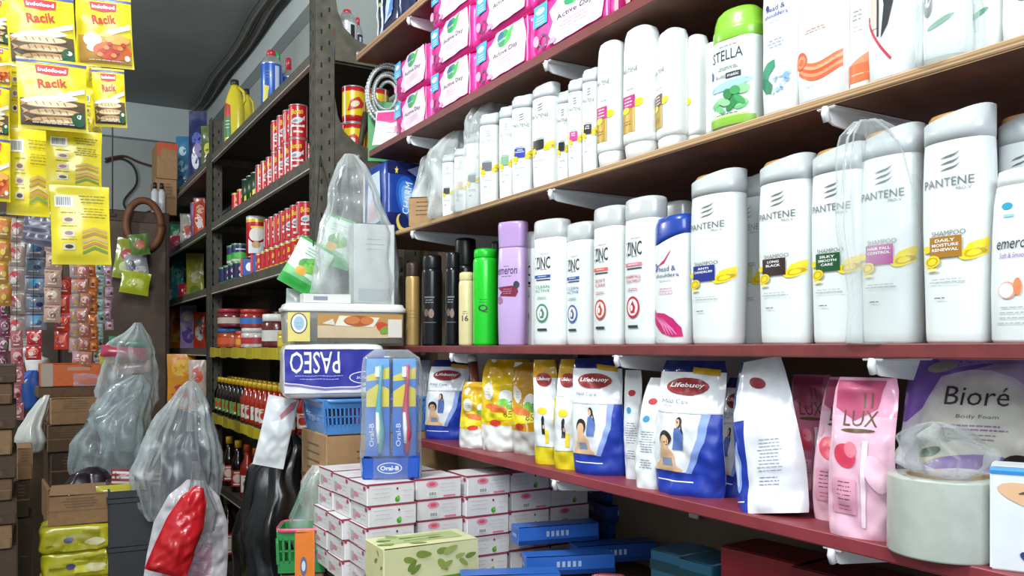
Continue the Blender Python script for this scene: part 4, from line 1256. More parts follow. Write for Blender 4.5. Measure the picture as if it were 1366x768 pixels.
# pink pouches
def a_lux(A, w, h):
    A.poly([(-w * .42, h * .98), (w * .3, h * .98), (w * .2, h * .8), (-w * .1, h * .72), (-w * .42, h * .8)], ink('#b04a6c'))
    A.text('LUX', -w * .02, h * .735, ink('#5a4426'), w=w * .5, h=h * .10)
    for k in range(2): A.rect(w * (.0 + .1 * k), h * .80, w * (.03 + .1 * k), h * .90, ink('#6a4c34'))
    A.ell(-w * .04, h * .66, w * .25, h * .012, ink('#5a4426'))
    A.ell(-w * .2, h * .50, w * .16, h * .08, ink('#d8405c'), .6); A.ell(-w * .12, h * .54, w * .09, h * .05, ink('#e87a8c'), .3)
    A.poly([(w * .06, h * .07), (w * .12, h * .07), (w * .12, h * .6), (w * .04, h * .6)], ink('#f3dde6'))
    A.rect(-w * .40, h * .14, -w * .02, h * .36, ink('#e3a0b8')); A.lines(-w * .2, h * .335, w * .26, 5, h * .026, ink('#7a4a58'), .0012); A.lines(-w * .2, h * .19, w * .26, 2, h * .026, ink('#b06078'), .001)
    A.ell(w * .26, h * .40, w * .14, h * .12, ink('#efc2d4'), .4)
luxm = lambda a, b: film('#e2a0bb') if b > .75 else film('#eab8cc')
refill('pale pink refill pouch with brown lettering, foremost of its cluster', 1104, 1196, 498, '#eab8cc', luxm, a_lux, 18, XF + .002, 12, .004, .34, '#eab8cc')
refill('pale pink refill pouch peeking out behind the lettered pink pouch', 1082, 1150, 498, '#eab8cc', luxm, a_lux, 18, XF + .05, 13, .004, .3, '#eab8cc')
refill('deeper pink pouch at the back of the pink cluster', 1060, 1120, 495, '#d88aa8', lambda a, b: film('#c9708f'), a_lux, 18, XF + .10, 14, .004, .3, '#c9708f')

# lilac beige body foam pouch
def a_biore(A, w, h):
    for k in range(5):
        A.ell(-w * .02 + w * .02 * k, h * (.58), w * (.46 - .05 * k), h * (.34 - .03 * k), ink(('#b9a9bd', '#bcb2b8', '#bfb8b4', '#c2beb4', '#c4c1b6')[k]))
    A.poly([(-w * .5, h * .99), (w * .2, h * .99), (w * .0, h * .93), (-w * .25, h * .88), (-w * .34, h * .70), (-w * .44, h * .62), (-w * .5, h * .62)], ink('#6d4a9a'))
    A.poly([(-w * .35, h * .99), (w * .45, h * .99), (w * .3, h * .95), (0, h * .95), (-w * .2, h * .92)], ink('#8d72ae'))
    A.ell(-w * .26, h * .93, w * .1, h * .03, ink('#9a938a'), .2)
    A.text('Bior\u00e9', w * .0, h * .775, ink('#3a3038'), w=w * .40, h=h * .10, bold=.0)
    A.text('Body Foam', w * .02, h * .665, ink('#6a5a60'), w=w * .26, h=h * .025)
    A.lines(-w * .02, h * .615, w * .5, 2, h * .02, ink('#8a6f96'), .0018); A.lines(0, h * .57, w * .4, 2, h * .022, ink('#8a7f84'), .0012)
    A.ell(-w * .26, h * .47, w * .08, h * .025, ink('#3f5a34'), .4); A.ell(-w * .2, h * .43, w * .16, h * .02, ink('#b9a878'), .1)
    A.ell(-w * .02, h * .42, w * .28, h * .05, ink('#7b5f9e'), .12); A.ell(-w * .02, h * .30, w * .34, h * .10, ink('#c9b9c4')); A.ell(w * .33, h * .33, w * .10, h * .08, ink('#6d4a8a'), .3)
    A.ell(w * .29, h * .43, w * .10, h * .055, ink('#2c2126')); A.ell(w * .2, h * .40, w * .07, h * .045, ink('#c4977c'), .5); A.poly([(w * .12, h * .38), (w * .26, h * .38), (w * .28, h * .2), (w * .1, h * .2)], ink('#c9a08a'))
refill('large beige and lilac refill pouch with flower print behind the tape roll', 1186, 1400, 466, '#b9a9bd', lambda a, b: film('#a893b6'), a_biore, 22, XF + .055, 16, .004, .22, '#a893b6')

# clear packing tape roll with a crumpled wrapper on it
loc = Vector((0, 0, 0))
pc = 1283; X = XF + .062; t = X / ray(pc).x
R_ = 83 * t / FPX * .87
h = (768 - 662) / FPX * t * .95
r = root('tape_roll', 'wide roll of milky clear packing tape standing on the red shelf', 'tape roll', (XF + R_ * .62, X / ray(pc).x * ray(pc).y, Z4), 0)
mb = MB(); mb.lathe([(R_ * .70, .0), (R_ * .995, 0), (R_, .002), (R_, h - .002), (R_ * .995, h), (R_ * .70, h)], mat('#b3b9b0', .35, 0, .08, 50, 0, .3), 56, cap0=False, cap1=False); mb.build('tape', r)
c = MB(); c.lathe([(R_ * .66, 0), (R_ * .70, 0), (R_ * .70, h), (R_ * .66, h), (R_ * .66, 0)], mat('#b09a78', .7, 0, .1, 30), 48, cap0=False, cap1=False); c.build('core', r)
mb = bag_mesh([(0, .03, .03, .5, 0, 0), (.008, .058, .040, 1, 0, 0), (.022, .055, .042, 1.4, .006, 0), (.036, .045, .03, 1.8, -.010, .006), (.048, .02, .02, 2.2, -.018, 0), (.054, .004, .004, 1, -.018, 0)], clear(amount=.3), 5, .16, 6, .03)
tag(mb.build('clear_wrap', None, (r.location.x, r.location.y + .0, Z4 + h + .002)), 'crumpled clear wrapper resting on top of the tape roll', 'plastic wrap', 'crinkled clear plastic wraps')

# white box with eye print at the corner of the frame
loc = atX(1326, 700, XF - .03)
b = MB(); bw, bd, bh = .12, .05, EYE + (464 - 630) / FPX * (XF - .03) / ray(1330).x - (Z4 + .0)
b.box((0, 0, bh / 2), (bw, bd, bh), mat('#dfe5ea', .4), .002)
o = b.build('cream_box', None, (XF + .055, yX(1326, XF + .03) - .052, Z4), math.radians(-62))
A = Art(plane_S((0, -bd / 2, 0), (1, 0, 0), (0, 0, 1), (0, -1, 0)), True)
A.rect(-bw * .5, bh * .93, bw * .5, bh, ink('#2f86cc')); A.rect(-bw * .5, bh * .965, bw * .5, bh, ink('#5fb0e6'))
A.ell(-bw * .10, bh * .70, bw * .36, bh * .12, ink('#e3b78f'), -.25); A.ell(-bw * .05, bh * .66, bw * .16, bh * .035, ink('#efe6de'), -.1); A.ell(-bw * .03, bh * .66, bw * .06, bh * .035, ink('#2f2622')); A.ell(-bw * .15, bh * .80, bw * .16, bh * .02, ink('#5a4636'), .25); A.ell(-bw * .03, bh * .695, bw * .17, bh * .012, ink('#3a2c26'), -.1)
A.ell(-bw * .18, bh * .13, bw * .12, bh * .06, ink('#23387c'), -.4); A.lines(bw * .1, bh * .35, bw * .5, 2, .008, ink('#7a8a9a'), .0014)
A.done(o); tag(o, 'white box with blue top band and printed eye beside the tape roll', 'box')
# ================================================================== THE COUNTER UNDER THE RED SHELF
FY = 1.5                                  # front plane of the stack of soap cartons
BHH = .0405
M_BOX = mat('#dcd9da', .5, 0, .05, 40)
M_BOXS = mat('#d3cccd', .5, 0, .08, 40)
def soap_art(A, w, h, kind, seed):
    R = random.Random(seed)
    A.rect(-w * .5, h * .93, w * .5, h, ink('#a32c48'))
    if kind == 0:
        A.ell(w * .13, h * .22, w * .05, h * .13, ink('#4d9a2a')); A.ell(w * .15, h * .30, w * .03, h * .1, ink('#7abf3a')); A.ell(w * .13, h * .72, w * .02, h * .06, ink('#7a2a38'))
        A.lines(-w * .2, h * .75, w * .4, 3, h * .2, ink('#c3b9bd'), .0012, seed); A.lines(w * .34, h * .6, w * .2, 2, h * .25, ink('#c3b9bd'), .001, seed)
        A.rect(-w * .5, h * .84, -w * .45, h * .93, ink('#a32c48'))
    elif kind == 1:
        A.ell(-w * .15, h * .72, w * .13, h * .15, ink('#e58a9c')); A.ell(-w * .15, h * .72, w * .07, h * .08, ink('#d4566e')); A.bar(-w * .24, h * .14, -w * .04, h * .36, seed); A.lines(w * .2, h * .7, w * .4, 3, h * .17, ink('#c9bfc3'), .001, seed); A.rect(w * .1, h * .08, w * .36, h * .16, ink('#e0788e'))
    else:
        A.ell(-w * .1, h * .4, w * .16, h * .12, ink('#d98a9a')); A.rect(-w * .36, h * .15, -w * .2, h * .6, ink('#b9adb2')); A.lines(w * .2, h * .7, w * .3, 3, h * .2, ink('#bfb4b9'), .001, seed); A.ell(w * .36, h * .8, w * .06, h * .1, ink('#b23a56'))
def soap_proto(kind, w, d):
    mb = MB(); mb.box((0, 0, BHH / 2), (w - .002, d - .002, BHH - .0006), M_BOX, .0012)
    o = mb.build('soap_carton')
    A = Art(plane_S((0, -d / 2 + .001, 0), (1, 0, 0), (0, 0, 1), (0, -1, 0)), True); soap_art(A, w, BHH, kind, kind); A.done(o)
    A = Art(plane_S((-w / 2 + .001, 0, 0), (0, -1, 0), (0, 0, 1), (-1, 0, 0)), True); soap_art(A, d, BHH, 2, kind + 5); A.done(o)
    A = Art(plane_S((0, 0, BHH - .0003), (1, 0, 0), (0, 1, 0), (0, 0, 1)), True); A.lines(0, d * .1, w * .6, 3, d * .15, ink('#d8a9b4'), .002); A.rect(-w * .5, -d * .48, w * .5, -d * .44, ink('#b9808e')); A.done(o)
    return o
bw, bd = .098, .098
protos = [soap_proto(0, bw, bd), soap_proto(1, bw, bd)]
used = [False, False]
def soap(kind, x, y, z, label):
    p = protos[kind]
    if not used[kind]:
        used[kind] = True
        o = p; o.location = (x, y, z)
    else:
        o = dup(p, (x, y, z))
    o.rotation_euler = (0, 0, random.Random(x * 99 + z * 31).uniform(-.03, .03))
    tag(o, label, 'soap box', 'stacked soap cartons')
HT = ['lowest layer', 'second layer up', 'third layer up', 'fourth layer up', 'top layer']
x0 = .553
for k in range(5):
    z = CT + k * BHH
    for c in range(5):
        x = x0 + bw * (c + .5) + (.005 if c >= 1 else 0) + .004 * c
        dy = (.0, .012, .0, .006, .01)[c] if k > 1 else (0.0, .03, .004, .01, .012)[c]
        kind = (0, 1, (k + 1) % 2, k % 2, (k + 1) % 2)[c] if k > 1 else (0, 0, 0, 1, 0)[c]
        soap(kind, x + (.004 if (k + c) % 3 == 0 else 0), FY + bd / 2 + dy, z, 'white soap carton facing the camera, %s, %s from the corner' % (HT[k], ORD[c]))
    for q in range(2):
        soap(1 if q else 0, x0 + bw / 2 - (.0 if k > 2 else .012) + .003 * ((k + q) % 2), FY + bd * (1.52 + q * 1.02) , z, 'white soap carton on the aisle side, %s, %s behind the corner' % (HT[k], ORD[q]))
        if q == 0:
            soap(1, x0 + bw * 1.56, FY + bd * 1.7, z, 'white soap carton in the second row, %s, behind the second column' % HT[k])

def box_thing(name, lab, cat, loc, dim, rz, m, bev=.0015, group=None, arts=(), mats=None):
    mb = MB(); mb.box((0, 0, dim[2] / 2), dim, m, bev, 0, mats)
    o = mb.build(name, None, loc, rz)
    w, d, h = dim
    for sd, fn in arts:
        if sd == 'f': A = Art(plane_S((0, -d / 2, 0), (1, 0, 0), (0, 0, 1), (0, -1, 0)), True); fn(A, w, h)
        elif sd == 'l': A = Art(plane_S((-w / 2, 0, 0), (0, -1, 0), (0, 0, 1), (-1, 0, 0)), True); fn(A, d, h)
        elif sd == 'r': A = Art(plane_S((w / 2, 0, 0), (0, 1, 0), (0, 0, 1), (1, 0, 0)), True); fn(A, d, h)
        else: A = Art(plane_S((0, 0, h), (1, 0, 0), (0, 1, 0), (0, 0, 1)), True); fn(A, w, d)
        A.done(o)
    return tag(o, lab, cat, group)

# leafy green tea box
def leafy(n, seed, y0, y1):
    def f(A, w, h):
        R = random.Random(seed)
        for k in range(n):
            u = R.uniform(-.44, .44) * w; v = h * R.uniform(y0, y1); a = R.uniform(-.9, .9); s = w * R.uniform(.05, .085)
            c = ink(('#7d8f3c', '#8f9c4a', '#6f8336', '#9aa85a')[k % 4])
            P = [(s * math.cos(t) * (1 if True else 0), s * .42 * math.sin(t) * (1 - .3 * math.cos(t))) for t in [i * math.pi / 7 for i in range(14)]]
            A.poly([(u + x * math.cos(a) - y * math.sin(a), v + x * math.sin(a) + y * math.cos(a)) for x, y in P], c)
    return f
def tea_front(A, w, h):
    leafy(11, 3, .66, .92)(A, w, h)
    A.rect(-w * .30, 0, w * .42, h * .52, ink('#8dbb3c')); A.rect(-w * .30, h * .49, w * .42, h * .52, ink('#5f8f2a')); A.ell(w * .28, h * .30, w * .14, h * .16, ink('#e7ead8')); A.ell(-w * .02, h * .25, w * .18, h * .2, ink('#b3d66a'))
def tea_top(A, w, d):
    A.rect(-w * .4, -d * .2, w * .4, d * .35, ink('#aab97a')); leafy(8, 8, -.4, .4)(A, w, d); A.lines(0, d * .1, w * .6, 2, d * .2, ink('#6c7a4a'), .003)
loc = Vector((.615, 1.385, CT))
box_thing('tea_box', 'pale green box printed with leaves in front of the soap carton stack', 'box', loc, (.178, .095, .119), -.02, mat('#d3d3a0', .45, 0, .05), .0015, None, [('f', tea_front), ('t', tea_top), ('l', leafy(8, 5, .3, .95))])

# toothpaste boxes heaped in front of the shaded part of the stack
def tp(c2, t):
    def f(A, w, h):
        A.rect(-w * .5, 0, w * .5, h * .25, ink(c2)); 
        for k in range(5): A.rect(-w * .16 + w * .06 * k, h * .40, -w * .125 + w * .06 * k, h * .70, ink('#a9c0dc'))
    return f
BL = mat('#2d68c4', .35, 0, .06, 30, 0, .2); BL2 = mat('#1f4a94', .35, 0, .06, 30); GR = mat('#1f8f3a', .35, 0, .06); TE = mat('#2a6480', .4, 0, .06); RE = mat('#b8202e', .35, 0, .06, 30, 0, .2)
tb = [
    (646, 752, 0, BL, -.15, 'blue toothpaste box lying on the green one beside the leafy box', .17, .9, 1.27, 1),
    (640, 775, 0, GR, -.12, 'green toothpaste box lying under the blue one beside the leafy box', .17, .9, 1.27, 0),
    (712, 712, 0, BL, .05, 'blue toothpaste box on top of the heap, close to the soap stack', .17, .9, 1.42, 2),
    (728, 742, 0, BL, -.1, 'blue toothpaste box in the middle of the heap', .17, .9, 1.33, 1),
    (748, 760, 0, BL, -.05, 'blue toothpaste box low in the heap, in front of the middle one', .17, .9, 1.22, 0),
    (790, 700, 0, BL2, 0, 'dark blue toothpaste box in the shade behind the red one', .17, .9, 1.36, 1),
]
th = .036
for px, py, _, m, rz, lab, L, _2, Y, lev in tb:
    p = atY(px, py, Y)
    box_thing('toothpaste_box', lab, 'toothpaste box', (p.x + .05, Y, CT + th * lev + (.0 if lev == 0 else .001 * lev)), (L, .045, th - .001), rz - .25, m, .0012, 'toothpaste boxes on the counter', [('f', tp('#163a7c' if m in (BL, BL2) else '#0f5a24', 1)), ('l', lambda A, w, h: A.rect(-w * .3, h * .4, w * .3, h * .6, ink('#8fb4e2')))])
p = atY(805, 752, 1.18)
def cipt(A, w, h): A.ell(0, h * .5, w * .3, h * .25, ink('#d85a64')); A.text('Ciptadent', 0, h * .5, I_WHITE, w=w * .5, h=h * .2)
box_thing('toothpaste_box', 'red toothpaste box with white script beside the blue heap', 'toothpaste box', (p.x + .03, 1.2, CT), (.1, .06, .05), -.5, RE, .0015, 'toothpaste boxes on the counter', [('f', cipt), ('t', cipt)])
# shaded tower of dark blue boxes under the shelf
k = 0
for lvl in range(5):
    for c in range(2):
        p = atY(800 + c * 40, 660, 1.58 - .02 * c)
        if c == 1 and lvl > 3: continue
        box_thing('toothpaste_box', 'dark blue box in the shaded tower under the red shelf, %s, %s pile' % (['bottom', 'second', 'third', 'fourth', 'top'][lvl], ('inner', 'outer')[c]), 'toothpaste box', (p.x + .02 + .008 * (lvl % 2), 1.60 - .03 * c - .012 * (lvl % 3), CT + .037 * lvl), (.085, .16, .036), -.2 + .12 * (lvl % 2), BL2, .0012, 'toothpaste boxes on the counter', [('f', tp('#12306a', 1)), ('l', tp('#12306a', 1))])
# teal and red boxes further along the counter
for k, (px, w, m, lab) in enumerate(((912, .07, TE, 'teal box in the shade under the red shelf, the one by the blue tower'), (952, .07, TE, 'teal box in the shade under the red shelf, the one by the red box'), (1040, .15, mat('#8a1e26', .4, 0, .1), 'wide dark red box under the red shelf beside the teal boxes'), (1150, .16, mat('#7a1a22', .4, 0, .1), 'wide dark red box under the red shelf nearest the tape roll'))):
    p = atX(px, 760, .98)
    box_thing('shampoo_carton', lab, 'box', (.98, p.y, CT), (w, .09, .115 if k < 2 else .155), -math.pi / 2 + .1, m, .002, None, [('f', lambda A, w, h: (A.rect(-w * .4, h * .2, w * .4, h * .35, ink('#c9b9b4')) if w > .1 else A.rect(-w * .5, h * .7, w * .5, h * .85, ink('#17424f'))))])

# toothbrush display pack standing on the stack
ZT = CT + 5 * BHH
r = root('toothbrush_pack', 'blue and yellow pack of toothbrushes in clear film on the soap cartons', 'toothbrush pack', (.634, 1.575, ZT), math.radians(-24))
w, d, h = .112, .075, .245
OB = plas('#1c50b4')
mb = MB(); mb.box((0, 0, .0225), (w, d, .045), OB, .004); mb.build('tray', r)
A = Art(plane_S((0, -d / 2, 0), (1, 0, 0), (0, 0, 1), (0, -1, 0)), True); A.ell(-w * .02, .022, .024, .011, I_WHITE); A.ell(-w * .02, .022, .0222, .0095, ink('#2a5cc0')); A.text('Oral-B', -w * .02, .022, I_WHITE, w=.036, h=.009, bold=.03); A.done(r, 'tray')
for k in range(6):
    col = k % 2; row = k // 2
    cx = (-.026, .026)[col]; cy = -d / 2 + .010 + row * .022
    c = MB(); c.box((cx, cy + .006, .135), (.046, .0015, .20), mat('#2a6ac8', .4), .0006)
    card = c.build('backing_card', r)
    A = Art(plane_S((cx, cy + .00525, 0), (1, 0, 0), (0, 0, 1), (0, -1, 0)), True)
    A.rect(-.022, .14, .022, .234, ink('#e3cf2a')); A.poly([(-.022, .2), (.022, .218), (.022, .234), (-.022, .234)], ink('#5aa0e0')); A.poly([(-.022, .17), (0, .185), (.022, .175), (.022, .195), (-.022, .19)], ink('#3f7fd0')); A.text('Oral-B', -.012, .085, I_WHITE, w=.045, h=.009, rot=math.pi / 2); A.done(card)
    b = MB()
    colr = (plas('#4fa8b8'), plas('#c83a62'))[col]
    pts = [(cx + .004, cy - .002, .05), (cx + .006, cy - .003, .09), (cx + .002, cy - .002, .13), (cx + .004, cy - .001, .165), (cx + .006, cy - .001, .19), (cx + .006, cy - .001, .222)]
    b.tube(pts, [.005, .0085, .007, .0045, .0034, .005], colr, 10)
    b.tube([(cx + .002, cy - .008, .07), (cx + .0015, cy - .009, .10), (cx + .0, cy - .008, .13)], [.003, .0048, .003], I_WHITE, 8)
    br = b.build('toothbrush', r)
    q = MB(); q.box((cx + .0, cy - .002, .209), (.009, .006, .022), mat('#f0f2f2', .6), .001); q.build('bristle_head', br)
mb = MB(); mb.box((.052, .0, .135), (.0012, d, .19), mat('#2456ac', .4), .0004); o = mb.build('side_card', r)
A = Art(plane_S((.0527, 0, 0), (0, 1, 0), (0, 0, 1), (1, 0, 0)), True); A.rect(-.036, .10, .036, .125, ink('#d9c22a')); A.done(o)
q = bag_mesh([(.001, w * .56, d * .6, .1, 0, 0), (.1, w * .56, d * .6, .1, 0, 0), (.2, w * .55, d * .6, .1, 0, 0), (.236, w * .5, d * .56, .3, 0, 0), (.252, w * .3, d * .4, .5, 0, 0)], clear(amount=.26), 9, .05, 10, .006)
q.build('film_cover', r)

# ------------------------------------------------------------------ pile at the end of the counter
CARD = mat('#a5805a', .8, 0, .1, 45, .1); CARD2 = mat('#8f6d4b', .8, 0, .12, 45, .1)
def carton_art(A, w, h):
    A.lines(-w * .1, h * .8, w * .5, 5, h * .07, ink('#6d5238'), .004); A.ell(w * .25, h * .45, w * .09, h * .12, ink('#5d7a3a'), 0, 18, .7)
def carton_art2(A, w, h):
    A.rect(-w * .5, h * .46, w * .5, h * .50, ink('#7d5f40')); A.lines(0, h * .85, w * .6, 4, h * .09, ink('#6d5238'), .004)
cy = 1.97
zA = EYE - .198
box_thing('carton', 'brown cardboard carton under the blue basket at the counter end', 'carton', (.765, cy + .01, zA - .215), (.33, .22, .215), -.03, CARD, .003, 'cartons under the blue basket', [('f', carton_art), ('l', carton_art2)])
box_thing('carton', 'lower brown carton under the blue basket, with torn edge', 'carton', (.775, cy + .02, zA - .215 - .32), (.33, .21, .32), .02, CARD2, .003, 'cartons under the blue basket', [('f', carton_art2), ('l', carton_art2)])
box_thing('carton', 'bottom brown carton on the floor under the blue basket', 'carton', (.775, cy + .02, 0), (.34, .22, zA - .215 - .32), 0, CARD2, .003, 'cartons under the blue basket', [('f', carton_art2)])
# blue perforated basket
def basket(name, lab, loc, rz, w, d, h, m, rimm=None, cells=14):
    r = root(name, lab, 'basket', loc, rz)
    mb = MB(); t = .003
    mb.box((0, 0, t), (w * .92, d * .92, t * 2), m, .001)
    for s in range(4):
        L = (w, d)[s % 2]; D = (d, w)[s % 2]; rot = s * math.pi / 2
        R_ = Matrix.Rotation(rot, 3, 'Z')
        def put(c, dm):
            k = len(mb.v); mb.box(c, dm, m, .0006)
            for q in range(k, len(mb.v)):
                v = Vector(mb.v[q]); f = .94 + .06 * v.z / h
                mb.v[q] = tuple(R_ @ Vector((v.x * f, v.y * f, v.z)))
        put((0, -D / 2 + t, h * .14), (L, t, h * .28)); put((0, -D / 2 + t, h * .86), (L, t, h * .24)); put((0, -D / 2 + t, h * .5), (L, t, h * .05))
        n = int(cells * L / w)
        for i in range(n + 1):
            put((-L / 2 + L * i / n, -D / 2 + t, h * .5), (L / n * .38, t, h * .6))
    mb.build('body', r)
    q = MB()
    q.loft([[(x, y, z) for x, y, _ in sring(w / 2 * a, d / 2 * a, 7, 0, 48)] for a, z in ((1.0, h - .008), (1.045, h - .008), (1.05, h), (1.0, h + .001), (.985, h - .004))], rimm or m, False, False)
    q.build('rim', r)
    return r
basket('basket', 'blue perforated plastic basket between the carton and the tissue pack', (.725, cy - .0, zA), -.06, .26, .20, .080, plas('#4a86c8'), None, 26)
box_thing('small_carton', 'purple printed box lying inside the blue basket', 'box', (.745, cy - .0, zA + .007), (.11, .1, .055), -.05, mat('#7a5a9a', .4), .001, None, [('f', lambda A, w, h: A.rect(-w * .3, h * .3, w * .1, h * .7, ink('#e6dfe8')))])
# tissue pack lying upside down on the basket
r = root('tissue_pack', 'purple-blue and white tissue pack lying upside down on the blue basket', 'tissue pack', (.645, cy + .015, zA + .0815), -.2)
w, d, h = .235, .16, .126
mb = MB(); S = soft_pack(mb, w, d, h, film('#e9e9ee'), .016, 12, .0022); mb.build('wrapper', r)
F = lambda u, v, off: S(-u, h - v, off)
A = Art(F); A.z = 12
A.rect(-w * .49, .012, w * .49, h * .80, ink('#2b2f9c'))
A.poly([(w * .49, h * .70), (w * .1, h * .80), (-w * .2, h * .78), (-w * .49, h * .68), (-w * .49, .9 * h), (w * .49, .9 * h)][::-1], ink('#e9e9ee'))
A.rect(-w * .49, .1 * h, w * .49, h * .12, ink('#20237a'))
A.text('PASEO', w * .20, h * .34, I_WHITE, w=w * .48, h=h * .40, bold=.005)
A.lines(w * .16, h * .64, w * .5, 2, h * .06, ink('#c9cbe6'), .0014)
A.ell(-w * .30, h * .62, w * .17, h * .12, I_WHITE); A.ell(-w * .30, h * .62, w * .16, h * .105, ink('#3a3ea8')); A.text('Elegant', -w * .30, h * .62, I_WHITE, w=w * .2, h=h * .08, shear=.2)
A.poly([(w * .49, h * .72), (w * .1, h * .815), (-w * .2, h * .80), (-w * .49, h * .7), (-w * .49, h * .73), (-w * .2, h * .84), (w * .1, h * .855), (w * .49, h * .76)], ink('#8d7ab8'))
A.done(r, 'wrapper')
# clear food box with white lid
r = root('food_container', 'clear plastic food box with white lid on top of the tissue pack', 'food container', (.672, cy + .015, zA + .2085), -.16)
w, d, h = .292, .15, .093
def rb(w, d, z, n=7): return [(x, y, z) for x, y, _ in sring(w / 2, d / 2, n, 0, 64)]
mb = MB(); mb.loft([rb(w * .93, d * .93, 0), rb(w * .945, d * .945, .004), rb(w * .97, d * .97, h * .8), rb(w * .965, d * .965, h * .8), rb(w * .935, d * .935, .007)], clear('#d8d6cc', .55, .25, 6), True, True); mb.build('tub', r)
q = MB(); q.loft([rb(w * .99, d * .99, h * .80), rb(w, d, h * .81), rb(w, d, h * .90), rb(w * .97, d * .97, h * .93), rb(w * .95, d * .95, h), rb(w * .9, d * .9, h * 1.01)], mat('#e6e6e0', .35, 0, .03, 15)); q.build('lid', r)
L = MB(); yS = -d / 2 * .955
L.box((-.112, yS - .003, h * .41), (.05, .001, h * .72), film('#e2d27a'), .0003); o = L.build('paper_label', r)
A = Art(plane_S((-.112, yS - .0037, 0), (1, 0, 0), (0, 0, 1), (0, -1, 0)), True); A.ell(.0, h * .5, .019, .024, ink('#4a4a44')); A.ell(0, h * .5, .0165, .0215, ink('#e9e9e2')); A.ell(0, h * .5, .012, .016, ink('#9fc0d6')); A.lines(0, h * .5, .018, 2, .008, ink('#7a8a9a'), .001); A.done(o)
L = MB(); L.box((.03, yS - .003, h * .44), (.20, .001, h * .6), film('#cdb793'), .0003); o = L.build('printed_sleeve', r)
A = Art(plane_S((.03, yS - .0037, 0), (1, 0, 0), (0, 0, 1), (0, -1, 0)), True)
A.rect(-.1, h * .46, .1, h * .74, ink('#b98a4a')); A.poly([(-.06, h * .45), (.03, h * .42), (.045, h * .66), (-.05, h * .70)], ink('#e6dfd0')); A.ell(-.005, h * .57, .035, .013, ink('#a8542a')); A.ell(-.02, h * .59, .018, .009, ink('#c9763a')); A.ell(.015, h * .58, .016, .009, ink('#c9763a')); A.ell(.055, h * .40, .02, .012, ink('#c9402a'), -.5); A.ell(.06, h * .35, .016, .009, ink('#7a9a3a'), .4); A.poly([(-.09, h * .5), (-.06, h * .46), (-.065, h * .62)], ink('#d8d2c6')); A.rect(.065, h * .16, .098, h * .62, ink('#dcd6cc'))
A.done(o)

# clear bag standing on the food box with pale boxes inside
ztop = zA + .2085 + .0945
box_thing('small_carton', 'pale grey carton standing inside the big clear bag on the food box', 'carton', (.752, cy + .03, ztop), (.10, .07, .20), -.15, mat('#c9cccd', .5, 0, .05), .002, None, [('f', lambda A, w, h: (A.rect(-w * .4, h * .05, w * .4, h * .2, ink('#b3b8bc')), A.lines(0, h * .8, w * .5, 3, h * .06, ink('#9aa0a4'), .0014)))])
box_thing('small_carton', 'white printed slab lying at the foot of the big clear bag', 'carton', (.62, cy - .015, ztop), (.11, .05, .022), -.1, mat('#dcdcd8', .5), .001, None, [('f', lambda A, w, h: A.rect(-w * .3, h * .3, w * .0, h * .7, ink('#8a90a0')))])
q = bag_mesh([(.002, .108, .07, .2, 0, 0), (.08, .105, .07, .3, .0, 0), (.18, .09, .062, .5, .004, 0), (.24, .072, .055, .8, -.004, 0), (.30, .05, .04, 1.2, -.012, 0), (.345, .03, .022, 1.6, -.015, 0), (.37, .012, .01, 1.6, -.018, 0)], clear(amount=.42), 7, .10, 12, .014, 64)
tag(q.build('plastic_bag', None, (.715, cy + .03, ztop), 0), 'big crinkled clear bag standing on the food box below the navy pack', 'plastic bag', 'clear plastic bags')

# green fruit sachet packs hanging by the rack post
def lime(A, w, h):
    A.rect(-w * .5, 0, w * .5, h * .20, ink('#35a846')); A.poly([(-w * .5, h * .2), (w * .5, h * .2), (w * .5, h * .26), (0, h * .30), (-w * .5, h * .38)], ink('#7cc884'))
    A.ell(-.0 * w, h * .50, w * .26, h * .14, ink('#4a9a3a')); A.ell(w * .06, h * .47, w * .18, h * .10, ink('#7dbb4a')); A.ell(-w * .12, h * .36, w * .14, h * .09, ink('#e0a83a')); A.ell(w * .0, h * .62, w * .12, h * .05, ink('#5fae4a'), .6)
    A.lines(0, h * .82, w * .6, 3, h * .06, ink('#5f8f78'), .0014); A.rect(-w * .5, h * .95, w * .5, h, ink('#35a846')); A.rect(w * .44, 0, w * .5, h, ink('#35a846'))
def hang_pouch(lab, px, py, t, W_, H_, tilt, turn=0.0, art=lime, col='#d9e8de', name='refill_pouch', cat='pouch', group='soap refill pouches', seed=30, prof=PILLOW):
    p = atT(px, py, t)
    mb, S = pouch_mesh(W_, H_, prof, film(col), seed, .0035, 18, 22)
    o = mb.build(name)
    A = Art(S, False, .012); art(A, W_, H_); A.done(o)
    M = Matrix.Translation(p) @ Matrix.Rotation(face(px) + turn, 4, 'Z') @ Matrix.Rotation(tilt, 4, 'Y') @ Matrix.Translation((0, 0, -H_ / 2))
    o.matrix_world = M
    return tag(o, lab, cat, group)
hang_pouch('green and white fruit pouch hanging in front of the rack post, tilted', 410, 356, 2.20, .104, .134, .50, .2, seed=31)
hang_pouch('green and white fruit pouch tucked behind the tilted one beside the rack post', 449, 322, 2.34, .104, .138, .28, .2, seed=32)
hang_pouch('pale green pouch corner standing just above the food box', 405, 405, 2.25, .10, .07, .1, .3, lambda A, w, h: A.rect(-w * .4, h * .2, w * .4, h * .3, ink('#8fb9a0')), '#cfdcd4', seed=33)

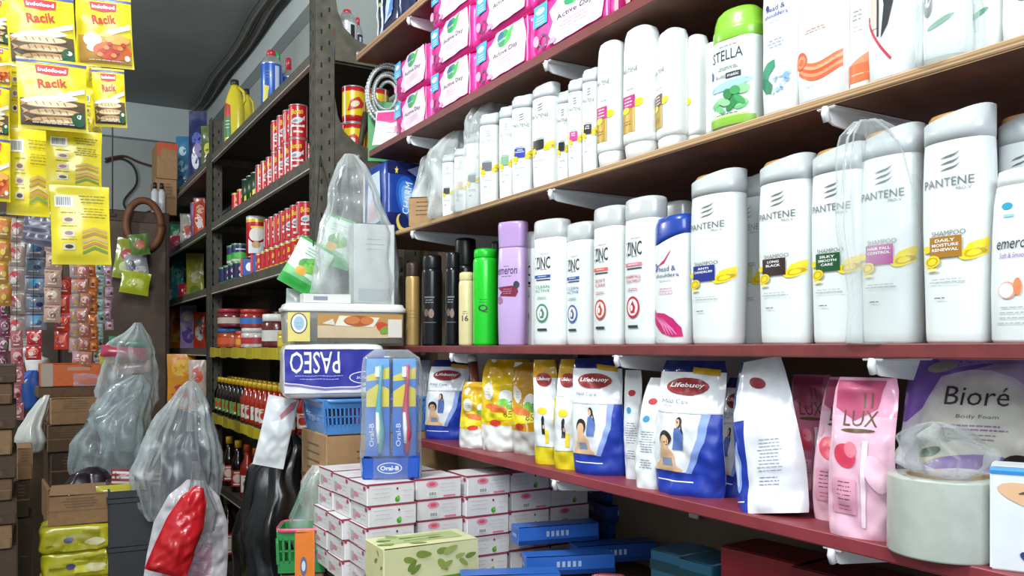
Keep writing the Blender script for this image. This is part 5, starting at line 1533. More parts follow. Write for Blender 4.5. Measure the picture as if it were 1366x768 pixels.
a0 = Vector((RX + .01, Y_A - .012, EYE + .575)); b0 = atT(418, 322, 2.20); b1 = atT(452, 292, 2.34)
mb = MB(); mb.tube([a0, a0.lerp(b0, .5) + Vector((0, 0, -.03)), b0, b0 + Vector((0, 0, -.02))], .0016, mat('#3a342c', .6), 6); mb.tube([a0, a0.lerp(b1, .5) + Vector((0, 0, -.02)), b1, b1 + Vector((0, 0, -.02))], .0016, mat('#3a342c', .6), 6)
tag(mb.build('twine'), 'thin dark cord from the rack corner holding the two green fruit pouches', 'twine')
# ------------------------------------------------------------------ bags hanging off the counter end
def ring_list(*a): return list(a)
p = atT(367, 600, 2.15)
q = bag_mesh([(-.42, .085, .075, .5, 0, 0), (-.30, .095, .085, .5, 0, 0), (-.15, .09, .08, .5, 0, 0), (-.03, .065, .05, .9, .012, 0), (.03, .035, .03, 1.3, .03, 0), (.06, .012, .01, 1.4, .035, 0)], mat('#0d0d10', .28, 0, .2, 20, .3, .2), 3, .10, 8, .02, 56)
tag(q.build('garbage_bag', None, (p.x, p.y, p.z - .02), face(372)), 'shiny black plastic bag hanging between the rack and the brown cartons', 'plastic bag')
mb, S = pouch_mesh(.075, .175, scaleT(PILLOW, .7), film('#dfe3e6'), 41, .006)
o = mb.build('carrier_bag'); A = Art(S); A.poly([(.005, .12), (.03, .15), (.035, .175), (.02, .165), (.0, .13)], ink('#c98a96')); A.done(o)
p = atT(369, 572, 2.1)
o.matrix_world = Matrix.Translation(p) @ Matrix.Rotation(face(375), 4, 'Z') @ Matrix.Rotation(.22, 4, 'Y') @ Matrix.Translation((0, 0, -.095))
tag(o, 'folded white plastic bag sticking out above the black bag', 'plastic bag')
# green basket with pink rim, orange packet, bubble wrap
p = atT(406, 712, 1.85)
box_thing('carton', 'plain brown carton standing low in front of the basket carton pile', 'carton', (p.x, p.y, 0), (.09, .09, p.z - .075), -.4, CARD2, .003, None, [('f', carton_art2)])
basket('basket', 'small green basket with pink rim beside the soap carton stack', (p.x, p.y, p.z - .073), -.4, .105, .10, .095, plas('#2f8f4a'), plas('#d8557a'), 8)
q = bag_mesh([(.0, .03, .03, .3, 0, 0), (.05, .045, .045, .6, 0, 0), (.10, .05, .04, .8, .005, 0), (.15, .035, .03, 1.2, .01, 0), (.19, .012, .01, 1.4, .012, 0)], clear('#a9c4b8', .55), 12, .1, 7, .012)
tag(q.build('plastic_bag', None, (p.x + .015, p.y, p.z - .06)), 'cloudy greenish clear bag in the pink-rimmed basket', 'plastic bag', 'clear plastic bags')
p2 = atT(428, 655, 1.98)
q = bag_mesh([(0, .03, .025, .3, 0, 0), (.04, .045, .035, .8, 0, 0), (.09, .045, .035, 1, 0, 0), (.125, .02, .015, 1.4, 0, 0)], clear('#e4e4e2', .6), 14, .1, 6, .014)
tag(q.build('plastic_bag', None, (p2.x - .005, p2.y - .02, p2.z - .06)), 'crumpled white see-through bag between the brown carton and soap stack', 'plastic bag', 'clear plastic bags')
p = atT(407, 750, 1.62)
def orange(A, w, h):
    A.rect(-w * .5, 0, w * .5, h * .35, ink('#e8c02a')); A.ell(-w * .05, h * .68, w * .17, h * .09, ink('#5a6a8a')); A.ell(-w * .05, h * .68, w * .1, h * .05, ink('#cfd6e2')); A.ell(w * .15, h * .3, w * .22, h * .1, ink('#e9e6dc')); A.ell(w * .15, h * .3, w * .12, h * .06, ink('#2a2a30'))
box_thing('snack_box', 'small orange and yellow box with round print below the pink-rimmed basket', 'box', (p.x, p.y, p.z - .14), (.036, .02, .20), face(407) - .1, mat('#e07a2a', .4), .0015, None, [('f', orange)])
# ================================================================== GOODS ON THE STEEL RACKS
def can_proto(R_, h, cols, art, N=26):
    """tin: root with body (printed) and two rimmed ends; cols = list of (z fraction, material)"""
    r = root('tin_can', 'tin', 'can', (0, 0, 0))
    mb = MB()
    prof = [(R_, .003)]; sm = []
    for k, (z, m) in enumerate(cols):
        prof.append((R_, max(.0031, min(h - .003, z * h)))); sm.append(m)
    mb.lathe(prof, cols[0][1], N, (0, 0, 0), True, True, sm); mb.build('body', r)
    A = Art(lambda u, v, off: Vector((math.sin(u / R_) * (R_ + off), -math.cos(u / R_) * (R_ + off), v))); art(A, R_, h); A.done(r)
    for z, s in ((h, 1), (0, -1)):
        e = MB(); rim = [(.001, z - s * .003), (R_ * .9, z - s * .003), (R_ * .93, z), (R_ * 1.0, z), (R_ * 1.02, z - s * .0015), (R_ * 1.02, z - s * .003), (R_, z - s * .0035)]
        e.lathe(rim, mat('#c3c4c4', .3, .7, .05), N, cap0=False, cap1=False); e.build('rim', r)
    return r
_cp = {}
def can(kind, X, Y, z, label, group, turn=None):
    p = _cp[kind]
    rz = -math.atan2(X, Y) + (turn if turn is not None else random.Random(Y * 91 + z * 7).uniform(-.25, .25))
    if not p.get('used'):
        p['used'] = 1; o = p; o.location = (X, Y, z); o.rotation_euler = (0, 0, rz)
    else:
        o = dup(p, (X, Y, z), rz)
    for q in (o,):
        if 'used' in q: pass
    o['label'] = label; o['group'] = group
    return o
CRED = mat('#c41f2c', .32, .1, .05, 20, 0, .2); CYEL = mat('#e6c822', .32, .1, .05, 20, 0, .2); CWH = mat('#e4e2de', .35, .1, .05)
def a_botan(A, R, h):
    A.text('Botan', -R * .1, h * .78, ink('#f0d21e'), w=R * 1.25, h=h * .16, bold=.02, shear=.25, rot=.12)
    A.ell(-R * .1, h * .52, R * .62, h * .09, ink('#d5dade'), .18); A.poly([(R * .4, h * .58), (R * .75, h * .68), (R * .7, h * .52)], ink('#d5dade')); A.ell(-R * .3, h * .50, R * .3, h * .04, ink('#7f96a8'), .18)
    A.rect(-R * .7, h * .33, R * .7, h * .40, I_WHITE); A.lines(0, h * .37, R * 1.2, 1, .004, ink('#a02028'), .004); A.rect(-R * .5, h * .16, R * .5, h * .22, ink('#e9d9d0'))
    A.rect(R * 1.0, h * .05, R * 1.12, h * .95, I_WHITE); A.rect(-R * 1.3, h * .1, -R * 1.2, h * .9, I_WHITE)
_cp['fish'] = can_proto(.031, .114, [(.06, CRED), (.94, CRED), (1, CRED)], a_botan)
_cp['fishlow'] = can_proto(.031, .072, [(.1, CYEL), (.9, CRED), (1, CYEL)], lambda A, R, h: (A.text('Botan', 0, h * .6, ink('#f0d21e'), w=R * 1.3, h=h * .24, bold=.02, shear=.2), A.ell(0, h * .3, R * .6, h * .1, ink('#d5dade'), .1)))
_cp['yellow'] = can_proto(.036, .115, [(.2, CRED), (.3, CYEL), (.85, CYEL), (1, CRED)], lambda A, R, h: (A.poly([(-R * .8, h * .3), (R * .6, h * .42), (R * .8, h * .55), (R * .2, h * .7), (-R * .5, h * .6)], ink('#c8282c')), A.ell(-R * .1, h * .5, R * .4, h * .08, ink('#e8d8b0'), .4), A.rect(R * .9, h * .02, R * 1.05, h * .98, I_WHITE), A.rect(-R * 1.1, h * .02, -R * 1.0, h * .98, I_WHITE)))
_cp['tall'] = can_proto(.042, .165, [(.85, CRED), (.92, CYEL), (1, CWH)], lambda A, R, h: (A.ell(0, h * .56, R * .8, h * .17, ink('#e9e2dc'), .3), A.poly([(-R * .9, h * .1), (R * .9, h * .1), (R * .9, h * .42), (-R * .2, h * .3), (-R * .9, h * .45)], ink('#d9dfe6')), A.rect(-R * .6, h * .70, R * .6, h * .75, ink('#f0d21e')), A.ell(-R * .1, h * .3, R * .4, h * .08, ink('#c8a060'))))
_cp['navy'] = can_proto(.036, .078, [(.12, mat('#2f8a3a', .35)), (.9, mat('#1d2350', .35, .1)), (1, mat('#3a9a44', .35))], lambda A, R, h: (A.ell(0, h * .62, R * .55, h * .16, ink('#e4a0b8')), A.ell(-R * .1, h * .28, R * .4, h * .12, ink('#e2e2de')), A.rect(R * .8, h * .2, R * 1.1, h * .8, I_WHITE)))
_cp['green'] = can_proto(.038, .078, [(.15, CWH), (.5, mat('#3aa038', .35)), (.9, mat('#202a5c', .35, .1)), (1, mat('#2f8a3a', .35))], lambda A, R, h: (A.ell(0, h * .36, R * .7, h * .18, ink('#5fc048')), A.rect(-R * .6, h * .66, R * .5, h * .72, I_WHITE)))
_cp['dark'] = can_proto(.031, .10, [(.5, mat('#1e4a2a', .35)), (1, mat('#16351f', .35))], lambda A, R, h: A.poly([(-R * .7, h * .1), (R * .7, h * .3), (R * .7, h * .5), (-R * .7, h * .3)], ink('#d8c42c')))

def P_(px, X): return atX(px, HOR, X).y
zr = [EYE + h for h in RH]
g = 'red fish tins on the upper rack tray'
y = P_(398, .803)
nm = ['next to the rack post', 'second from the rack post', 'third from the rack post', 'fourth from the rack post', 'fifth from the rack post', 'sixth from the rack post', 'seventh from the rack post']
for k in range(7):
    can('fish', .803, y + .078 * k, zr[1], 'red fish tin in the lower row on the upper tray, ' + nm[k], g)
    if k < 4: can('fish', .803, y + .078 * k, zr[1] + .1145, 'red fish tin in the upper row on the upper tray, ' + nm[k], g)
    if k < 5: can('fish', .872, y + .03 + .078 * k, zr[1], 'red fish tin behind others on the upper tray, ' + nm[k], g)
for k in range(3):
    can('dark', .803, y + .078 * (7 + k), zr[1], 'dark green tin after the red ones on the upper tray, %s from the red row' % ORD[k], 'dark green tins')
for k in range(2):
    can('fishlow', .80, y + .078 * 10 + .10 * k, zr[1], 'low red and yellow tin by the middle rack post, %s of two' % ORD[k], 'low red tins')
# seen through the open rack end
for a, (X, Yo) in enumerate(((.90, .06), (.975, .05), (.94, .13))):
    for l in range(2):
        can('yellow', X, Y_A + Yo, zr[1] + .1155 * l, 'yellow and red tin inside the rack end, %s, %s' % (('lower one', 'upper one')[l], ('beside the red tin', 'beside the hose coil', 'deeper pile')[a]), 'yellow and red tins at the rack end')
can('fish', .845, Y_A + .075, zr[1], 'red fish tin just inside the rack end behind the post', g)
# middle tray
y = P_(408, .80)
for k in range(9):
    can('fishlow', .80, y + .07 * k, zr[2], 'low yellow-rimmed tin on the middle tray, ' + (nm + ['eighth from the rack post', 'ninth from the rack post'])[k], 'low red tins')
    if k < 7: can('fish', .803, y + .01 + .072 * k, zr[2] + .0725, 'red fish tin on top of the low tins, ' + nm[k], g)
    if k < 7: can('fish', .872, y + .03 + .072 * k, zr[2], 'red fish tin behind others on the middle tray, ' + nm[k], g)
can('tall', .812, P_(343, .812), zr[2] + .07, 'tall red and white tin standing above the blue cartons on the middle tray', 'tall tins')
for k in range(2):
    box_thing('milk_carton', 'blue and white carton under the tall tin on the middle tray, %s' % ('red-edged one', 'plain one')[k], 'carton', (.80, P_(352 - 14 * k, .8), zr[2]), (.085, .05, .069), -.9, mat('#2f55a8', .4), .001, None, [('f', lambda A, w, h: (A.ell(0, h * .5, w * .2, h * .25, I_WHITE), A.rect(-w * .5, 0, -w * .38, h, ink('#c8303a')))), ('l', lambda A, w, h: A.ell(0, h * .5, w * .2, h * .25, I_WHITE))])
y = P_(322, .81)
for k in range(4):
    can('navy', .81, y + .098 * k, zr[2], 'navy tin with green rims on the middle tray, %s from the blue cartons' % ORD[k], 'navy tins')
for k in range(2):
    can('green', .81, y + .02 + .09 * k, zr[2] + .079, 'green and navy tin on top of the navy tins, %s from the tall tin' % ORD[k], 'green tins')

# gas cartridges and jugs on the rack top
def gas(lab, px0, px1, pyt, X, m, capm):
    pc = (px0 + px1) / 2; t = X / ray(pc).x
    R_ = (px1 - px0) * t / FPX / 2 * .97
    h = EYE + (HOR - pyt) / FPX * t - zr[0]
    r = root('gas_canister', lab, 'gas canister', (X, t * ray(pc).y, zr[0]), face(pc), 'gas canisters on the rack top')
    mb = MB(); hb = h * .74
    mb.lathe([(R_ * .93, 0), (R_, .004), (R_, hb)], m, 26, cap1=False)
    mb.lathe([(R_, hb), (R_ * 1.02, hb + .004), (R_ * .9, hb + .014), (R_ * .62, hb + .03), (R_ * .55, hb + .034)], mat('#b9bcbe', .3, .6), 26, cap0=False)
    mb.build('body', r)
    c = MB(); c.lathe([(R_ * .42, hb + .032), (R_ * .42, h - .006), (R_ * .36, h), (.001, h)], capm, 20); c.build('cap', r)
    A = Art(lambda u, v, off: Vector((math.sin(u / R_) * (R_ + off), -math.cos(u / R_) * (R_ + off), v)))
    A.rect(R_ * .35, hb * .05, R_ * .8, hb * .95, ink('#1d1f26' if capm is CAPR and m is GWH else '#c9d6ea')); A.lines(-R_ * .2, hb * .8, R_ * .9, 3, hb * .07, ink('#8a93a0'), .002); A.poly([(-R_ * .9, hb * .1), (-R_ * .4, hb * .1), (-R_ * .2, hb * .45), (-R_ * .8, hb * .5)], ink('#d8d26a'))
    A.done(r); return r
CAPR = plas('#c8283a'); GBL = mat('#2c5fc0', .3, .1, .05, 20, 0, .2); GWH = mat('#d5d8da', .3, .1, .05)
gas('blue gas canister with red cap on the rack top, in front', 348, 376, 68, .81, GBL, CAPR)
gas('blue gas canister with red cap on the rack top, standing deeper', 376, 394, 78, .98, GBL, CAPR)
gas('gas canister with green cap half hidden behind the front blue one', 364, 378, 70, .93, GBL, plas('#2f9a4a'))
gas('white gas canister with red cap beyond the rack post', 449, 477, 14, .90, GWH, CAPR)
gas('blue gas canister with red cap between the rack post and the white one', 438, 454, 38, .98, GBL, CAPR)
gas('small blue gas canister half hidden by the rack post', 430, 440, 46, 1.03, GBL, CAPR)
gas('dark gas canister beside the white one at the rack end', 470, 484, 24, 1.0, mat('#20222a', .3), CAPR)
def jug(lab, px0, px1, pyt, X):
    pc = (px0 + px1) / 2; t = X / ray(pc).x
    w = (px1 - px0) * t / FPX; h = EYE + (HOR - pyt) / FPX * t - zr[0]
    r = root('cleaner_bottle', lab, 'bottle', (X, t * ray(pc).y, zr[0]), face(pc) - .4, 'yellow bottles on the rack top')
    mb, S = bottle_body([(0, .95, .95), (.02, 1, 1), (.5, 1, 1), (.66, .93, .95), (.8, .66, .7), (.88, .42, .5), (.93, .34, .4)], w, w * .62, h, 2.6, plas('#d9c52e')); mb.build('body', r)
    hd = MB(); hd.tube([(w * .40, 0, h * .62), (w * .55, 0, h * .70), (w * .48, 0, h * .82), (w * .22, 0, h * .89)], w * .08, plas('#d9c52e'), 10); hd.build('handle', r)
    c = MB(); c.lathe([(w * .20, h * .925), (w * .21, h * .93), (w * .21, h * .99), (w * .18, h), (.001, h)], mat('#26262a', .4), 20); c.build('cap', r)
    A = Art(S); A.poly([(-w * .42, h * .12), (-w * .05, h * .12), (-w * .1, h * .55), (-w * .42, h * .6)], ink('#2f7a4a')); A.poly([(-w * .42, h * .42), (-w * .08, h * .42), (-w * .1, h * .6), (-w * .42, h * .65)], ink('#b8302e')); A.lines(-w * .25, h * .36, w * .3, 3, h * .05, I_WHITE, .003); A.done(r)
jug('yellow jug-shaped bottle with black cap on the rack top, bigger one', 300, 326, 107, .82)
jug('yellow jug-shaped bottle with black cap on the rack top, standing behind', 320, 338, 119, .95)

# generic soft packs standing on the trays
def sbag(lab, px0, px1, pyt, pyb, X, base, zb, blobs, seed, turn=.35, tilt=0.0, cat='snack bag', name='snack_bag', group=None, prof=PILLOW, text=None):
    pc = (px0 + px1) / 2; d = ray(pc); t = X / d.x
    w = (px1 - px0) * t / FPX; zt = EYE + (HOR - pyt) / FPX * t
    if zb is None: zb = EYE + (HOR - pyb) / FPX * t
    h = zt - zb
    if zb in zr[1:]: h = min(h, .27)
    mb, S = pouch_mesh(w, h, scaleT(prof, max(.8, w / .16)), film(base), seed, .006, 16, 20)
    o = mb.build(name, None, (X, t * d.y, zb), (tilt, 0, face(pc) - turn))
    A = Art(S, False, .03)
    for (u, v, ru, rv, c) in blobs: A.ell(w * u, h * v, w * ru, h * rv, ink(c), .2, 12)
    if text: A.text(text[0], 0, h * text[1], ink(text[2]), w=w * .7)
    A.done(o)
    return tag(o, lab, cat, group)
# rack top, far bay
sbag('tall dark blue and white shiny bag on the top of the deeper rack', 252, 276, 148, 0, .83, '#2a2f62', zr[0], [(-.1, .3, .2, .12, '#dfe3f0'), (0, .6, .3, .1, '#5a68b8'), (.1, .45, .2, .1, '#8f7ab0')], 51, prof=STAND)
sbag('teal blue bag beside the tall dark blue one on the deeper rack', 235, 254, 182, 0, .83, '#3a7fae', zr[0], [(0, .5, .3, .1, '#9fd0e6'), (0, .25, .3, .1, '#1f4a8a'), (0, .75, .25, .08, '#c2dce8')], 52, prof=STAND)
sbag('small olive green pack on the rack top near the yellow jugs', 268, 292, 168, 0, .84, '#5a6a3a', zr[0], [(0, .5, .3, .15, '#c9c23a')], 53)
# upper tray, far bay
L2 = [(258, 274, 236, '#d9543a', [(0, .5, .3, .15, '#efe2d8'), (.1, .75, .3, .1, '#e8c0a8')], 'orange and white bag by the middle post on the upper tray'),
      (240, 262, 246, '#e6d9d2', [(0, .6, .35, .12, '#d8563c'), (0, .3, .3, .12, '#b98ad0')], 'white bag with orange patch on the upper tray of the deeper rack'),
      (254, 274, 270, '#b58fd0', [(0, .35, .3, .2, '#e8dcea'), (0, .7, .3, .1, '#7a55a8')], 'lilac bag by the middle post on the upper tray'),
      (226, 246, 262, '#2f8a5a', [(0, .3, .3, .2, '#3f7fd0'), (0, .7, .3, .1, '#bfe0cf')], 'green and blue bag on the upper tray of the deeper rack'),
      (209, 228, 278, '#c9bcb6', [(0, .3, .3, .15, '#4aa050'), (0, .6, .3, .12, '#9a4a50')], 'pale bag with green foot at the far post of the upper tray')]
for k, (a, b, pt, c, bl, lab) in enumerate(L2):
    sbag(lab, a, b, pt, 0, .87 + .04 * (k % 2), c, zr[1], bl, 60 + k)
sbag('crimson pack lying low on the upper tray of the deeper rack', 226, 246, 314, 0, .85, '#b8304a', zr[1], [(0, .5, .3, .2, '#e08a98')], 66)
# middle tray, far bay
sbag('teal green bag on the middle tray of the deeper rack', 229, 246, 343, 0, .86, '#2a9488', zr[2], [(0, .7, .3, .12, '#7fd0c4'), (.1, .3, .25, .15, '#2f5fb0')], 67)
sbag('yellow green bag by the middle post on the middle tray', 248, 272, 326, 0, .88, '#c2c04a', zr[2], [(0, .5, .35, .15, '#e6e2b8'), (0, .2, .3, .1, '#7a9a3a')], 68)
sbag('small red pack between the teal and yellow bags', 238, 250, 378, 0, .83, '#c8323a', zr[2], [], 69)
sbag('small white cone-shaped pack at the tray edge of the deeper rack', 214, 232, 386, 0, .84, '#d3d3cf', zr[2], [], 70)
# fourth tray, far bay
for k, (a, b, pt, c, bl, lab) in enumerate([(212, 228, 414, '#c9522a', [(0, .4, .3, .15, '#e6b03a'), (0, .7, .3, .1, '#e8d8c8')], 'orange bag by the far post on the lower middle tray'), (226, 244, 410, '#e06a2a', [(0, .25, .35, .12, '#d8b82a'), (0, .65, .3, .12, '#c8303a')], 'bright orange bag, second from the far post on the lower middle tray'), (240, 262, 407, '#b9a0cc', [(0, .3, .35, .2, '#6f58b0'), (0, .75, .35, .12, '#e9d8c2')], 'lilac and cream bag on the lower middle tray'), (258, 275, 416, '#d9482e', [(0, .4, .3, .2, '#dfe4dc'), (0, .7, .25, .1, '#2f7a5a')], 'red and white bag by the middle post on the lower middle tray')]):
    sbag(lab, a, b, pt, 0, .87 + .03 * (k % 2), c, zr[3], bl, 80 + k)
sbag('orange and yellow bag hanging out over the lower tray of the deeper rack', 224, 260, 472, 545, .735, '#e0922a', None, [(0, .75, .35, .15, '#e8b83a'), (0, .3, .35, .15, '#c8442e'), (.1, .12, .3, .08, '#d9d2cc')], 86, .1)
sbag('glassy red and white bag beside the hanging orange one', 252, 275, 480, 548, .74, '#c9b2a8', None, [(0, .7, .3, .15, '#d9542e'), (0, .3, .3, .15, '#8a3a2e')], 87, .1)

# jars on the fourth tray
def jar(lab, px, X, z, R_, h, body, lidc, band, tilt=0.0):
    Y = P_(px, X)
    r = root('candy_jar', lab, 'jar', (X, Y, z), (tilt, 0, face(px)), 'jars on the rack')
    mb = MB(); hb = h * .78
    mb.lathe([(R_ * .9, 0), (R_, .004), (R_, h * .1), (R_, h * .2), (R_, h * .52), (R_, h * .72), (R_ * .88, hb)], mat(body, .22, 0, .35, 60, .1, .3), 26, seg_m=[None, None, None, mat(band, .4), None, None]); mb.build('body', r)
    c = MB(); c.lathe([(R_ * .9, hb), (R_ * .96, hb + .001), (R_ * .96, h - .002), (R_ * .9, h), (.001, h)], mat(lidc, .35), 26); c.build('lid', r)
jz = zr[3]
jar('round jar with crimson lid, upper one by the middle rack post', 313, .85, jz + .095, .075, .085, '#7a2a30', '#b03040', '#c9b9a8')
jar('round jar with orange label under the crimson-lid jar', 311, .85, jz, .072, .092, '#a8482a', '#3f6fb0', '#d9572e')
jar('red jar with blue band in the second jar pile, upper one', 340, .82, jz + .082, .058, .075, '#9a2f2a', '#b83a34', '#3f6fb8')
jar('white and red jar at the foot of the second jar pile', 342, .82, jz, .060, .08, '#c9c4be', '#d5d2cc', '#b8303a')
jar('white-lidded dark red jar next to the food box', 370, .82, jz, .056, .125, '#6a2426', '#e6e4de', '#d9d4cc')
jar('brown jar in shade behind the white-lidded jar', 378, .93, jz, .05, .15, '#4a2a24', '#5a2a28', '#6a3a34')
jar('orange jar squeezed between the two jar piles', 326, .80, jz, .036, .07, '#c9502a', '#c94a2a', '#d9a03a')
jar('small yellow tub next to the price strip', 382, .785, jz, .03, .055, '#d8b82a', '#d8b02a', '#e0c44a')

# sauce bottles
def sauce_proto(H_, R_, body, capc, lab1, lab2):
    r = root('sauce_bottle', 'x', 'bottle', (0, 0, 0))
    mb = MB(); mb.lathe([(R_ * .92, 0), (R_, .004), (R_, H_ * .52), (R_ * .9, H_ * .60), (R_ * .45, H_ * .74), (R_ * .40, H_ * .90)], mat(body, .12, 0, .1, 12, 0, .5), 20); mb.build('body', r)
    c = MB(); c.lathe([(R_ * .50, H_ * .86), (R_ * .50, H_ * .99), (R_ * .44, H_), (.001, H_)], mat(capc, .35, .1), 18); c.build('cap', r)
    A = Art(lambda u, v, off: Vector((math.sin(u / R_) * (R_ + off), -math.cos(u / R_) * (R_ + off), v)))
    A.rect(-R_ * 1.1, H_ * .10, R_ * 1.1, H_ * .42, ink(lab1)); A.ell(0, H_ * .26, R_ * .7, H_ * .09, ink(lab2)); A.rect(-R_ * .6, H_ * .13, R_ * .6, H_ * .16, I_WHITE); A.rect(-R_ * .5, H_ * .36, R_ * .5, H_ * .39, ink(lab2))
    A.done(r); return r
SB = {'soy': sauce_proto(.165, .026, '#1c0f0c', '#d8b02a', '#6a9a4a', '#c8442e'), 'chili': sauce_proto(.165, .026, '#a82a16', '#d8b02a', '#d9d4c8', '#b83020'),
      'big': sauce_proto(.215, .03, '#1a0e0b', '#d8a82a', '#b8302a', '#e6cfc0'), 'bigred': sauce_proto(.215, .03, '#a02818', '#c8502a', '#e2dfd6', '#b02a2a'), 'tall': sauce_proto(.29, .036, '#2a0f0c', '#6a7a2a', '#c03a30', '#e9dcd0')}
_su = set()
def sauce(kind, X, Y, z, lab, group):
    p = SB[kind]; rz = -math.atan2(X, Y) + random.Random(Y * 77).uniform(-.3, .3)
    if kind not in _su:
        _su.add(kind); o = p; o.location = (X, Y, z); o.rotation_euler = (0, 0, rz)
    else:
        o = dup(p, (X, Y, z), rz)
    o['label'] = lab; o['group'] = group
ya, yb = P_(384, .80), P_(289, .80)
n = 17
for k in range(n):
    Y = ya + (yb - ya) * k / (n - 1)
    kind = 'chili' if k < 9 else 'soy'
    i = k if k < 9 else n - 1 - k
    col = 'red chilli sauce' if kind == 'chili' else 'soy sauce'
    sauce(kind, .80, Y, zr[4], 'yellow-capped %s bottle, front row, %s from the %s' % (col, ORD[i], 'near end' if k < 9 else 'middle post'), 'yellow-capped sauce bottles')
    sauce(kind, .865, Y + .02, zr[4], 'yellow-capped %s bottle, back row, %s from the %s' % (col, ORD[i], 'near end' if k < 9 else 'middle post'), 'yellow-capped sauce bottles')
for k, px in enumerate((306, 318, 330, 342, 354, 366)):
    kind = ('soy', 'big', 'bigred', 'bigred', 'big', 'bigred')[k]
    sauce('big' if kind == 'soy' else kind, .80, P_(px, .80), zr[5], '%s sauce bottle on the tray below the yellow caps, %s from the middle post' % ('dark' if kind != 'bigred' else 'red', ORD[k]), 'larger sauce bottles')
for k, px in enumerate((304, 316, 327, 339, 350, 362)):
    sauce('tall', .80 + .03 * (k % 2), P_(px, .80), zr[6], 'tall dark sauce bottle on the bottom tray, %s from the middle post' % ORD[k], 'tall sauce bottles')
for o in list(SC.objects):
    if 'used' in o.keys(): del o['used']
for _o in list(_cp.values()) + list(SB.values()):
    if _o.get('label') in ('tin', 'x'):
        for c in list(_o.children): bpy.data.objects.remove(c)
        bpy.data.objects.remove(_o)
# ================================================================== LEFT SIDE: HANGING SACHETS, CARTONS, BAGS
def racik_front(v):
    def A_(A, w, h):
        A.rect(-w * .5, h * .93, w * .5, h * .965, ink('#3a3f8a'))
        A.poly([(-w * .24, h * .90), (w * .24, h * .90), (w * .22, h * .79), (0, h * .765), (-w * .22, h * .79)], ink('#c4223a')); A.text('Indofood', 0, h * .838, I_WHITE, w=w * .40, h=h * .055, bold=.03)
        A.text('Racik', 0, h * .655, ink('#b5261c'), w=w * .42, h=h * .13, bold=.03, rot=.12)
        A.rect(-w * .46, h * .05, w * .46, h * .42, ink('#5a4a34' if v == 0 else '#b98a3a'))
        A.poly([(w * .05, h * .50), (w * .46, h * .62), (w * .46, h * .55), (w * .1, h * .44)], ink('#e6ddcf'))
        if v == 0:
            A.ell(-w * .05, h * .42, w * .42, h * .05, ink('#dfe2e0'), .12)
            for k in range(3):
                x0, y0 = -w * .02 + w * .03 * k, h * (.345 - .11 * k)
                A.poly([(x0 - w * .34, y0), (x0 - w * .46, y0 + h * .05), (x0 - w * .42, y0 - h * .01), (x0 - w * .45, y0 - h * .04)], ink('#b98f5c'))
                A.ell(x0, y0, w * .38, h * .055, ink('#8a6238'), .05); A.ell(x0 + w * .01, y0 + h * .006, w * .36, h * .046, ink(('#d9bd92', '#cfae7c', '#c49c66')[k]), .05); A.ell(x0 + w * .04, y0 - h * .012, w * .24, h * .02, ink('#e6d3ae'), .05)
                for q in range(5): A.poly([(x0 - w * (.24 - .1 * q), y0 + h * .035), (x0 - w * (.22 - .1 * q), y0 + h * .03), (x0 - w * (.19 - .1 * q), y0 - h * .015), (x0 - w * (.205 - .1 * q), y0 - h * .01)], ink('#7a5230'))
            A.ell(w * .36, h * .16, w * .10, h * .10, ink('#2c5a3a')); A.ell(w * .38, h * .2, w * .045, h * .03, I_WHITE)
        else:
            A.ell(-w * .22, h * .36, w * .16, h * .10, ink('#ece6e2')); A.ell(-w * .2, h * .25, w * .13, h * .06, ink('#e2d4d4')); A.ell(w * .12, h * .22, w * .34, h * .13, ink('#c9602a')); A.ell(w * .05, h * .18, w * .2, h * .08, ink('#b83a1c')); A.ell(w * .22, h * .38, w * .22, h * .07, ink('#d89a4a'))
            for q in range(8): A.ell(w * (-.1 + .06 * q), h * (.16 + .05 * (q % 4)), w * .05, h * .03, ink(('#e08a4a', '#a83a1e')[q % 2]))
            A.ell(w * .38, h * .13, w * .05, h * .04, ink('#d9ded8'))
        A.lines(0, h * .075, w * .8, 1, .004, I_WHITE, .0012)
    return A_
def racik_back(A, w, h):
    A.bar(-w * .42, h * .72, -w * .12, h * .86, 4)
    for k in range(3):
        A.rect(-w * .30, h * (.52 - .17 * k), -w * .10, h * (.60 - .17 * k), ink('#cfc2a0')); A.ell(-w * .2, h * (.56 - .17 * k), w * .07, h * .025, ink(('#7a5a4a', '#8a6a7a', '#2f2a28')[k]))
        A.lines(-w * .2, h * (.645 - .17 * k), w * .34, 1, .004, ink('#8a7f2a'), .0012)
    A.lines(w * .2, h * .86, w * .44, 3, h * .04, ink('#8a7f2a'), .0012, 2); A.lines(w * .22, h * .70, w * .44, 4, h * .035, ink('#8a7f2a'), .0010, 3)
    for k in range(5):
        A.poly([(w * .02, h * (.42 - .065 * k)), (w * .22, h * (.47 - .06 * k)), (w * .44, h * (.43 - .065 * k)), (w * .44, h * (.395 - .065 * k)), (w * .22, h * (.435 - .06 * k)), (w * .02, h * (.385 - .065 * k))], ink(('#c2a05a', '#b58a4a', '#cbb070', '#b58a4a', '#6f8f3a')[k]))
FLAT = [(0, 1, .0015), (.05, 1, .002), (.10, .99, .008), (.3, .98, .012), (.6, .98, .012), (.9, .99, .007), (.95, 1, .002), (1, 1, .0015)]
YF = film('#d9c71e')
